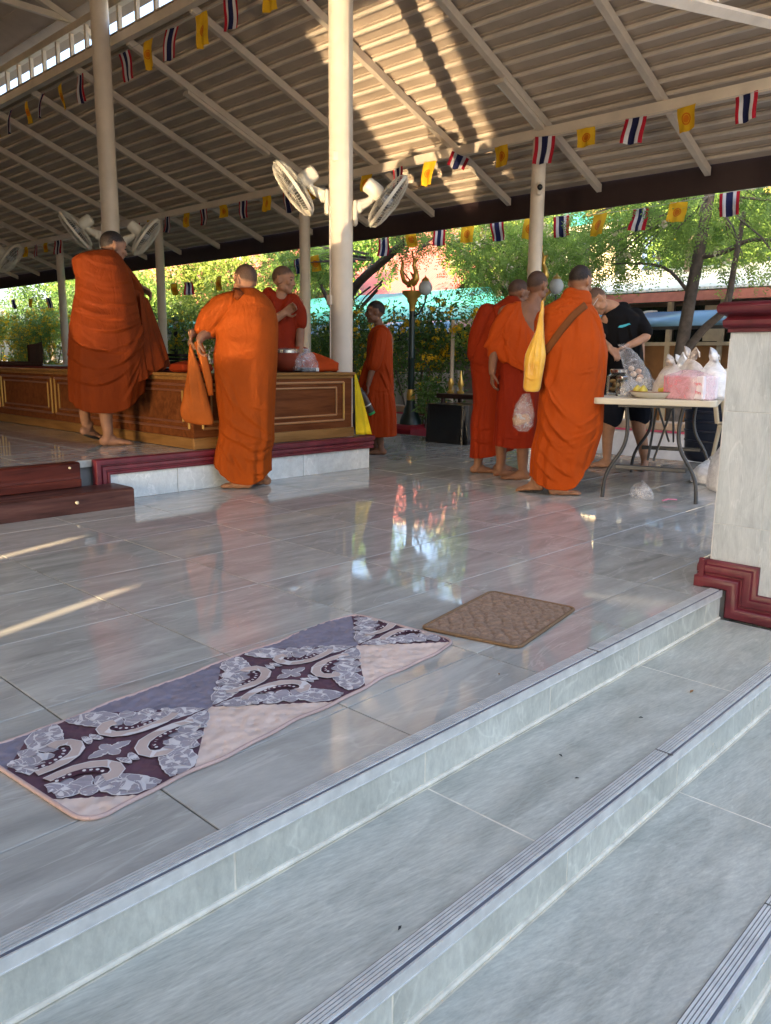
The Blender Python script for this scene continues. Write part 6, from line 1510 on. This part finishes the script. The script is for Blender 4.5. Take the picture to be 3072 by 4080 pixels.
# ---- monk sitting on the dais, seen above the alms bowl
p = Person('monk in a dark red robe sitting on the dais behind the alms bowl', (4.62, 5.72), .885, sk_a)
H = head(p.g, (.035,.0,.80), -112, 8); cap(p.g, [(.0,.03,.62),(.02,.015,.70)], [.062,.054]); cap(p.g, [(0,.05,.1),(0,.05,.4),(0,.03,.60)], [.14,.13,.10]); cap(p.g, [(-.15,.03,.60),(.15,.02,.60)], [.06,.06])
cap(p.g, [(.14,.0,.58),(.175,-.02,.40),(.165,-.09,.20),(.155,-.12,.12)], [.05,.042,.036,.03]); hand(p.g, (.155,-.12,.12), (0,-.3,-1), (-.9,-.2,0), .4, 1)
cap(p.g, [(-.17,.0,.56),(-.12,-.15,.42),(.03,-.16,.50)], [.05,.042,.032]); hand(p.g, (.03,-.16,.50), (.8,-.1,.5), (-.2,-.9,-.1), .6, 1)
cap(p.g, [(-.1,.05,.08),(-.28,-.05,.07),(-.05,-.2,.07)], [.09,.075,.05]); cap(p.g, [(.1,.05,.08),(.28,-.05,.07),(.05,-.2,.07)], [.09,.075,.05]); foot(p.g, .02,-.24,80,.0); foot(p.g, -.02,-.2,-80,.02)
p.body(H, 'shaved')
def f(g):
    rings_part(g, [(.70,-.10,-.04),(.66,-.155,.02),(.60,-.19,.16),(.5,-.195,.185),(.4,-.18,.16),(.25,-.17,.14),(.12,-.25,.25),(.02,-.30,.30)], [(.7,-.02,.08),(.6,-.08,.13),(.4,-.12,.16),(.2,-.15,.18),(.0,-.28,.2)])
    cap(g, [(.12,.0,.62),(.165,-.01,.52),(.18,-.03,.42)], [.066,.07,.06]); cap(g, [(-.14,.0,.62),(-.18,-.06,.52),(-.14,-.12,.44)], [.066,.07,.05])
    cap(g, [(-.10,.03,.69),(-.13,.02,.62)], [.045,.06]); cap(g, [(.10,.02,.64),(.06,-.07,.58),(.02,-.1,.44)], [.05,.035,.03])
p.cloth('robe', f, cl_((.20,.016,.003)), [((-.1,.68),(-.02,.52),(.02,.3),.016,.016),((.12,.62),(.06,.5),(.03,.3),.016,.016),((-.16,.6),(-.1,.45),(-.02,.3),.012,.016),((.16,.6),(.12,.48),(.12,.3),.012,.016)], .005)

# ---- novice facing left with a flask
p = Person('young novice in a red-orange robe facing left and holding a dark flask', (6.05, 5.89), 0, sk_b)
H = head(p.g, (-.035,.0,1.482), 96, 4, 0, .96); cap(p.g, [(.02,.01,1.28),(-.005,.005,1.38)], [.052,.046]); cap(p.g, [(.05,.0,.9),(.05,.0,1.2),(.03,0,1.29)], [.10,.11,.07]); cap(p.g, [(.03,-.12,1.27),(.03,.12,1.27)], [.045,.045])
cap(p.g, [(.02,-.13,1.24),(-.02,-.16,1.0),(-.07,-.17,.86),(-.10,-.18,.74)], [.042,.036,.032,.024]); hand(p.g, (-.10,-.18,.735), (-.05,0,-1), (-.9,.1,-.1), .55, 1, .9)
cap(p.g, [(.05,.0,.85),(.02,.02,.4),(.02,.0,.2),(.03,-.0,.11)], [.08,.056,.046,.036]); foot(p.g, .03,.0,84, s=.92); cap(p.g, [(.04,.05,.85),(-.02,.16,.4),(-.03,.16,.11)], [.08,.05,.036]); foot(p.g, -.03,.16,80, s=.92, mirror=-1)
p.body(H, 'crop')
rings = [(1.345,-.015,.055),(1.31,-.070,.105),(1.233,-.108,.143),(1.071,-.120,.151),(.95,-.125,.155),(.868,-.125,.158),(.74,-.15,.160),(.663,-.172,.162),(.538,-.19,.176),(.372,-.192,.19),(.246,-.18,.181),(.205,-.14,.14)]
dep = [(1.35,-.05,.06),(1.28,-.13,.13),(1.1,-.16,.15),(.8,-.15,.15),(.5,-.17,.17),(.2,-.16,.17)]
def f(g):
    cap(g, [(.02,-.12,1.25),(-.02,-.16,1.05),(-.05,-.16,.95)], [.07,.075,.075])
    cap(g, [(-.10,-.02,.95),(-.15,-.03,.80),(-.205,-.02,.66),(-.225,.0,.60)], [.05,.045,.03,.02]); cap(g, [(-.08,.03,.95),(-.14,.03,.78),(-.2,.03,.62)], [.05,.045,.025])
fo = [((-.02,1.28),(-.06,1.0),(-.09,.88),.016,.014),((.04,1.25),(.02,1.0),(.02,.90),.010,.018),((.06,1.0),(.10,.85),(.155,.7),.012,.016),((.02,.86),(.08,.76),(.15,.55),.016,.014),((-.03,.68),(.05,.66),(.12,.69),.014,.010),((-.02,.6),(-.03,.4),(-.04,.22),.010,.018),((.06,.66),(.08,.45),(.07,.24),.010,.018),((.12,.6),(.16,.42),(.15,.24),.010,.016),((-.12,.6),(-.12,.4),(-.11,.24),.010,.016)]
mm_ = cl_((.31,.034,.003)); rings = [r for r in rings if r[0] > .25]+[(.15,-.185,.19)]
p.sheet('robe', rings, dep, [(-.19,.215),(.0,.198),(.19,.205)], mm_, fo, .003); p.cloth('robe_sleeve', f, mm_, [((-.02,1.22),(-.05,1.05),(-.08,.93),.014,.012),((.03,1.2),(.02,1.05),(.0,.94),.010,.012)], .003)
NV = p
b = thing('flask', 'dark brown flask with a green base held by the novice', 'flask', tuple(NV.world((-.125,-.20,.57))), NV.az-math.pi/2); b.rotation_euler = (R(10), R(-27), NV.az-math.pi/2)
g = MB(); g.lathe([(.0,-.12),(.038,-.12),(.041,-.11),(.041,.09),(.034,.115),(.0,.118)], 22); smooth_angle(g.build('barrel', plain('dark brown enamel', (.045,.028,.02), .35), b))
g = MB(); g.lathe([(.0,-.145),(.037,-.145),(.039,-.14),(.039,-.121),(.0,-.121)], 22); smooth_angle(g.build('base', plain('green plastic', (.01,.30,.07), .4), b))
g = MB(); g.lathe([(.0418,-.045),(.0425,-.043),(.0425,-.034),(.0418,-.032)], 22, cap=False); g.build('steel_band', plain('steel band', (.5,.5,.48), .3, .9), b)
g = MB(); g.lathe([(.0,.118),(.028,.118),(.03,.125),(.03,.15),(.0,.155)], 18); smooth_angle(g.build('cap', plain('black cap', (.02,.02,.02), .4), b))

# ---- leftmost of the three monks at the table
p = Person('leftmost of the three monks by the table, in a dark red robe', (5.80, 4.22), 0, sk_b)
H = head(p.g, (.185,.08,1.575), -58, 26); cap(p.g, [(.12,.03,1.40),(.16,.055,1.49)], [.065,.055]); cap(p.g, [(.05,0,1.0),(.08,.02,1.38)], [.12,.1])
cap(p.g, [(.0,.0,.95),(-.11,.0,.45),(-.115,-.01,.12)], [.09,.058,.042]); foot(p.g, -.115,-.01,-74); cap(p.g, [(.06,.02,.95),(.09,.12,.45),(.09,.10,.12)], [.09,.058,.042]); foot(p.g, .085,.10,-70, mirror=-1)
p.body(H, 'shaved')
rings = [(1.545,.09,.17),(1.50,.03,.215),(1.45,-.05,.24),(1.403,-.105,.255),(1.26,-.143,.265),(1.115,-.190,.255),(.989,-.216,.23),(.823,-.19,.215),(.626,-.17,.205),(.426,-.192,.205),(.276,-.184,.18),(.20,-.17,.12),(.145,-.155,-.05)]
dep = [(1.55,-.03,.11),(1.45,-.12,.17),(1.2,-.15,.19),(.9,-.16,.2),(.5,-.15,.19),(.14,-.13,.17)]
def f(g): cap(g, [(-.08,-.02,1.40),(-.14,-.02,1.22),(-.17,.0,1.05)], [.085,.09,.075])
fo = [((-.08,1.44),(-.12,1.25),(-.19,1.05),.014,.018),((-.2,1.0),(-.1,.93),(.1,.98),.016,.018),((-.2,.94),(-.05,.84),(.15,.9),.014,.018),((-.17,.8),(-.1,.6),(-.12,.35),.012,.02),((-.1,.85),(-.02,.6),(-.06,.3),.012,.02),((-.18,.45),(-.1,.38),(.0,.42),.014,.016),((-.18,.32),(-.08,.26),(.05,.3),.012,.016),((-.02,1.45),(.02,1.3),(.0,1.1),.010,.02)]
mm_ = cl_((.21,.018,.002)); rings = [r for r in rings if r[0] > .25]+[(.15,-.185,.20)]
p.sheet('robe', rings, dep, [(-.19,.135),(-.1,.145),(.0,.165),(.1,.2),(.2,.22)], mm_, fo, .004); p.cloth('robe_sleeve', f, mm_, [((-.06,1.42),(-.12,1.25),(-.2,1.05),.014,.016)], .004)

# ---- middle monk, right shoulder bare
p = Person('middle monk by the table with a bare right shoulder and neck', (5.64, 3.88), 0, sk_b)
H = head(p.g, (.145,.04,1.605), -38, 14); cap(p.g, [(.10,.01,1.40),(.13,.025,1.50)], [.075,.058]); cap(p.g, [(.03,.03,.95),(.04,.03,1.2),(.07,.02,1.36)], [.13,.15,.12]); cap(p.g, [(-.10,.0,1.38),(.08,.02,1.40),(.21,.07,1.34)], [.07,.085,.065]); g0 = p.g
cap(p.g, [(.21,.08,1.33),(.24,.14,1.1),(.22,.3,.98)], [.05,.042,.035])
cap(p.g, [(-.10,.0,1.36),(-.15,-.04,1.2),(-.19,-.08,1.02),(-.195,-.09,.90)], [.055,.045,.038,.030]); hand(p.g, (-.195,-.09,.90), (.02,-.0,-1), (.9,.2,0), .4, 1)
cap(p.g, [(.05,.02,.9),(.07,.0,.45),(.08,-.02,.24),(.085,-.02,.11)], [.09,.062,.052,.040]); foot(p.g, .085,-.02,98); cap(p.g, [(.0,.04,.9),(-.10,.16,.45),(-.10,.16,.12)], [.09,.058,.04]); foot(p.g, -.10,.16,-66, mirror=-1)
p.body(H, 'shaved')
rings = [(1.475,-.035,.02),(1.44,-.09,.035),(1.38,-.14,.06),(1.30,-.17,.105),(1.203,-.187,.16),(1.10,-.175,.215),(1.0,-.15,.232),(.94,-.12,.23),(.89,.0,.22)]
dep = [(1.48,-.05,.06),(1.4,-.11,.12),(1.25,-.15,.16),(1.0,-.17,.17),(.88,-.15,.12)]
def f(g):
    cap(g, [(-.06,-.02,1.38),(-.15,-.05,1.24),(-.20,-.07,1.12)], [.085,.08,.05])
    cap(g, [(-.10,-.06,1.3),(-.19,-.07,1.18),(-.262,-.07,1.11)], [.06,.045,.016]); cap(g, [(-.14,-.06,1.2),(-.19,-.07,1.1),(-.222,-.07,1.04)], [.06,.05,.022]); cap(g, [(-.1,-.06,1.2),(-.13,-.08,1.08),(-.10,-.08,1.0)], [.06,.05,.03])
fo = [((-.02,1.44),(-.1,1.28),(-.24,1.10),.016,.015),((.0,1.40),(-.05,1.2),(-.15,1.02),.014,.016),((.03,1.36),(.03,1.15),(-.04,.98),.012,.018),((.08,1.28),(.12,1.1),(.06,.92),.012,.018),((.13,1.2),(.2,1.08),(.18,.95),.010,.016),((-.12,1.2),(-.05,1.05),(.08,.94),.010,.014)]
mm_ = cl_((.37,.050,.004)); p.sheet('upper_robe', rings+[(.80,-.10,.22)], dep, [(-.19,1.03),(-.15,1.02),(-.06,.97),(.04,.90),(.12,.885),(.24,.90)], mm_, fo, .003)
p.cloth('robe_sleeve', f, mm_, [((-.04,1.42),(-.12,1.28),(-.24,1.10),.014,.013),((-.08,1.32),(-.14,1.2),(-.2,1.06),.012,.012)], .003)
p.sheet('lower_robe', [(1.0,-.13,.215),(.9,-.14,.22),(.833,-.146,.218),(.645,-.154,.217),(.456,-.158,.224),(.25,-.163,.222)], [(1.0,-.12,.15),(.6,-.15,.17),(.28,-.14,.18)], [(-.16,.292),(.0,.276),(.22,.288)], cl_((.20,.015,.003)), [((-.1,.9),(-.08,.6),(-.1,.32),.010,.02),((.02,.9),(.04,.6),(.02,.32),.010,.02),((.14,.9),(.15,.6),(.13,.32),.008,.02),((-.15,.38),(.0,.345),(.2,.36),.006,.01)], .004)
M6 = p

# ---- front monk with the yellow bag
p = Person('nearest monk by the table in bright orange, brown strap across his back', (5.22, 3.22), 0, sk_a)
H = head(p.g, (.128,.04,1.568), -34, 24); cap(p.g, [(.12,.0,1.38),(.125,.02,1.47)], [.065,.056]); cap(p.g, [(.08,0,1.0),(.09,0,1.34)], [.12,.11])
cap(p.g, [(.04,.03,.95),(-.10,.05,.4),(-.115,.05,.12)], [.09,.058,.042]); T1 = foot(p.g, -.125,.03,62,.012,-8); cap(p.g, [(.08,.0,.95),(.06,.0,.4),(.05,-.02,.12)], [.09,.06,.042]); foot(p.g, .045,-.03,-78, mirror=-1)
p.body(H, 'crop')
g = MB(); g.ell((0,.06,.006), (.046,.125,.008), T=T1); g.build('sandal_sole', sole_m, p.t, smooth=True)
rings = [(1.505,.045,.15),(1.47,.005,.178),(1.43,-.045,.19),(1.39,-.12,.235),(1.345,-.17,.262),(1.28,-.19,.292),(1.184,-.182,.318),(1.1,-.165,.34),(1.037,-.14,.346),(.939,-.125,.338),(.772,-.126,.332),(.605,-.131,.338),(.494,-.136,.338),(.349,-.160,.305),(.219,-.166,.271),(.131,-.16,.21),(.07,-.10,.15),(.055,-.05,.10)]
dep = [(1.51,-.04,.10),(1.44,-.09,.12),(1.35,-.14,.17),(1.1,-.17,.2),(.8,-.18,.21),(.5,-.18,.2),(.2,-.14,.18),(.05,-.10,.15)]
def f(g):
    cap(g, [(.06,-.02,1.47),(.11,-.04,1.44),(.16,-.02,1.45)], [.055,.06,.055])        # bunched collar
    cap(g, [(.04,-.03,1.44),(.1,-.065,1.41),(.17,-.03,1.42)], [.05,.05,.05])
fo = [((.15,1.49),(.05,1.42),(-.08,1.37),.018,.011),((.17,1.46),(.06,1.38),(-.12,1.34),.018,.011),((.18,1.43),(.08,1.34),(-.1,1.30),.014,.011),((.16,1.40),(.05,1.28),(-.08,1.18),.014,.014),((-.15,1.3),(-.16,1.15),(-.10,1.05),.014,.014),((-.1,1.28),(-.12,1.15),(-.11,1.06),.012,.010),((.2,1.36),(.28,1.3),(.31,1.1),.012,.014),((.12,1.3),(.12,1.0),(.1,.85),.010,.022),((.22,1.3),(.26,1.0),(.22,.8),.010,.022),((-.12,1.04),(-.09,.74),(.10,.55),.018,.018),((-.11,.92),(-.03,.62),(.24,.50),.016,.018),((-.12,.76),(-.05,.47),(.18,.36),.018,.018),((-.13,.58),(-.04,.34),(.20,.26),.016,.018),((.33,.70),(.26,.54),(.06,.54),.012,.014),((.33,.58),(.22,.44),(.02,.45),.012,.014),((-.14,.40),(-.02,.22),(.13,.16),.014,.016),((-.15,.28),(-.06,.15),(.06,.09),.012,.014),((.30,.46),(.2,.33),(.08,.35),.010,.014),((.02,1.1),(.0,.9),(-.06,.75),.010,.016),((.3,.95),(.28,.8),(.2,.68),.010,.016),((.06,.92),(.16,.89),(.24,.93),.014,.010),((.1,.95),(.18,.92),(.26,.97),.008,.010),((.3,1.2),(.33,1.0),(.33,.8),.008,.016),((-.02,.46),(.02,.3),(.1,.14),.008,.016)]
mm_ = cl_((.38,.056,.004)); rings = [r for r in rings if r[0] > .2]+[(.1,-.166,.30)]
rb = p.sheet('robe', rings, dep, [(-.166,.135),(-.1,.075),(-.03,.05),(.1,.045),(.15,.07),(.2,.13),(.27,.22),(.305,.34),(.34,.45)], mm_, fo, .004)
p.cloth('robe_collar', f, mm_, [((.03,1.5),(.1,1.46),(.17,1.49),.012,.010),((.02,1.46),(.1,1.42),(.18,1.45),.012,.010),((.02,1.42),(.1,1.38),(.18,1.41),.010,.010)], .004)
M7 = p
strap = cloth('brown bag strap', (.17,.055,.015))
band_on(rb, interp2([(.168,1.392),(.09,1.322),(.006,1.216),(-.055,1.12),(-.10,1.06)]), .052, .006, 'shoulder_strap', strap, p.t)
# yellow satin bag on his left
sat = N('yellow satin'); sat.set(color=(.74,.40,.035), rough=.28, sheen=.3)
v = sat.coords('Object'); nn = sat.n('TexNoise', Scale=8.0, Detail=4.0); sat.l(v, nn.inputs['Vector']); rr = sat.ramp(nn.outputs[0], [(.3, (.60,.28,.02)), (.7, (.82,.48,.05))]); sat.l(rr.outputs[0], sat.b.inputs['Base Color']); n2 = sat.n('TexNoise', Scale=26.0, Detail=3.0); sat.l(v, n2.inputs['Vector']); sat.bump(n2.outputs[0], .5, .008)
t = thing('yellow_bag', 'shiny yellow satin bag hanging at the side of the nearest monk', 'bag', tuple(M7.world((-.185,-.19,.78))), M7.az-math.pi/2)
g = MB(); rings_part(g, [(.64,.045,.062),(.52,.034,.062),(.44,.015,.066),(.36,-.015,.078),(.26,-.052,.094),(.2,-.058,.09),(.12,-.057,.08),(.02,-.057,.066),(.0,-.04,.055)], [(.62,-.01,.03),(.3,-.03,.05),(.1,-.05,.06),(0,-.03,.04)], .85)
me = remeshed(g, .007, 4); fold_disp(me, [((.05,.6),(.02,.4),(-.04,.2),.010,.012),((.055,.5),(.06,.3),(.05,.08),.010,.012),((.03,.45),(.02,.3),(.0,.12),.008,.010),((-.05,.12),(.0,.06),(.06,.1),.006,.010)], .003, 5, 9); obj('bag_body', me, sat.mat, t, smooth=True)
# food bag between them
t = thing('food_bag', 'clear plastic bag with a tan loaf hanging beside the middle monk', 'bag', tuple(M7.world((-.235,-.02,.475))), M7.az-math.pi/2)
lumpy('body', mt['clear_bag'], t, [(0,.035,.03,0,0),(.04,.075,.06,0,0),(.12,.085,.065,0,0),(.2,.06,.05,.0,0),(.28,.02,.02,.01,0)], .014, 12, 3)
g = MB(); g.box((.0,.0,.09), (.125,.08,.075), bev=.014, T=Matrix.Rotation(R(-12),4,'Y')); g.build('loaf', plain('tan bread', (.34,.18,.075), .7), t)

# ---- man in black
p = Person('man in a black t-shirt and shorts bending over the far side of the table', (6.95, 3.54), 0, sk_c)
H = head(p.g, (-.315,-.12,1.54), 108, 56, 12); cap(p.g, [(-.10,.0,1.42),(-.19,-.04,1.48),(-.265,-.085,1.495)], [.085,.070,.062])
cap(p.g, [(.0,.05,.85),(-.02,.03,1.15),(-.08,.0,1.35)], [.14,.15,.13]); cap(p.g, [(-.20,-.05,1.36),(.05,.05,1.36)], [.08,.08])
cap(p.g, [(.06,.02,1.36),(.11,-.06,1.27),(.13,-.12,1.22),(.05,-.22,1.17),(-.02,-.26,1.135)], [.055,.05,.042,.036,.030]); hand(p.g, (-.02,-.26,1.135), (-.8,-.15,-.35), (-.2,-.2,-.9), .5, -1)
cap(p.g, [(-.22,-.04,1.34),(-.26,-.14,1.2),(-.18,-.3,1.12)], [.05,.042,.034]); hand(p.g, (-.18,-.3,1.12), (.5,-.3,-.4), (.2,.3,-.8), .5, 1)
cap(p.g, [(-.12,.05,.80),(-.14,.03,.45),(-.15,.06,.30),(-.145,.07,.11)], [.085,.065,.055,.04]); foot(p.g, -.15,.06,98); cap(p.g, [(.10,.05,.80),(.115,.03,.45),(.16,.07,.28),(.20,.08,.11)], [.085,.065,.055,.04]); foot(p.g, .20,.07,168, mirror=-1)
p.body(H, 'shaved')
g = MB()
for sx_ in (-1,1): g.tube([H @ Vector((sx_*.078,-.008,.008)), H @ Vector((sx_*.070,.09,.006))], .002, 6)
for sx_ in (-1,1): g.tube([H @ Vector((sx_*.033+.022*math.cos(a), .098, .002+.016*math.sin(a))) for a in [R(30*k) for k in range(13)]], .0018, 5)
g.build('glasses', plain('thin grey spectacle frame', (.35,.35,.36), .3, .5), p.t)
blackc = cloth('black cotton', (.006,.006,.007), .7, .9)
def f(g):
    rings_part(g, [(1.50,-.19,-.06),(1.46,-.235,.0),(1.40,-.26,.075),(1.32,-.265,.10),(1.2,-.25,.10),(1.05,-.22,.12),(.9,-.21,.16),(.80,-.20,.19),(.72,-.19,.20)], [(1.5,-.08,.06),(1.4,-.15,.12),(1.2,-.15,.17),(.9,-.12,.2),(.7,-.12,.2)])
    cap(g, [(.02,.03,1.40),(.08,-.03,1.32),(.125,-.09,1.265)], [.085,.08,.066]); cap(g, [(-.2,.0,1.38),(-.25,-.08,1.27)], [.075,.068])
    cap(g, [(-.16,-.02,1.45),(-.09,.0,1.46)], [.07,.08])
ts = p.cloth('t_shirt', f, blackc, [((-.05,1.42),(.0,1.2),(.08,1.0),.012,.02),((-.12,1.3),(-.1,1.1),(.02,.9),.012,.022),((.08,1.2),(.06,1.05),(.12,.85),.010,.02)], .005)
g = MB()
lw_ = [(-.115,1.300),(-.10,1.318),(-.075,1.322),(-.05,1.330),(-.02,1.338),(-.005,1.326),(-.03,1.318),(-.05,1.308),(-.08,1.298)]
bvh = BVHTree.FromPolygons([v.co for v in ts.data.vertices], [q.vertices[:] for q in ts.data.polygons])
vs = []
for x, z in lw_:
    h = bvh.ray_cast(Vector((x,-2,z)), Vector((0,1,0))); y = h[0].y if h[0] else -.15; vs.append((x, y-.004, z))
g.add(vs, [tuple(range(len(vs)))]); o = g.build('chest_logo', plain('turquoise print', (.03,.33,.42), .5), p.t); md = o.modifiers.new('t','SOLIDIFY'); md.thickness = .004
def f(g): cap(g, [(-.10,.06,.86),(-.115,.045,.66),(-.12,.04,.475)], [.12,.115,.095]); cap(g, [(.09,.06,.86),(.11,.045,.68),(.13,.045,.52)], [.12,.125,.11])
p.cloth('shorts', f, cloth('dark navy shorts', (.010,.012,.02), .7, .85), [((-.15,.8),(-.12,.65),(-.14,.5),.008,.016),((.12,.8),(.12,.65),(.16,.55),.008,.016)], .004)
MBk = p
# the clear bag he is holding, trailing onto the table
hw = MBk.world((-.055,-.30,1.10)); t = thing('held_bag', 'clear plastic bag of snacks gripped by the man in black', 'bag', tuple(hw))
e = Vector(on_table(.40, .13, .10))-hw
g = MB(); g.tube([Vector((0,0,.05)), Vector((0,0,0)), e*.25+Vector((0,0,.02)), e*.55+Vector((0,0,.02)), e*.85, e], [.05,.03,.055,.07,.085,.05], 20)
me = remeshed(g, .009, 2); fold_disp(me, [], .007, 9, 12, stretch=(1,1,1)); obj('body', me, mt['clear_bag'], t, smooth=True)
for k in range(5):
    g = MB(); q = e*(.6+.08*k); g.ell((q.x+.02*math.sin(k*2), q.y+.02*math.cos(k*3), q.z), (.026,.024,.022), 10, 8); g.build('snack', plain('snack %d' % k, (.55,.30,.16) if k % 2 else (.65,.50,.38), .6), t, smooth=True)
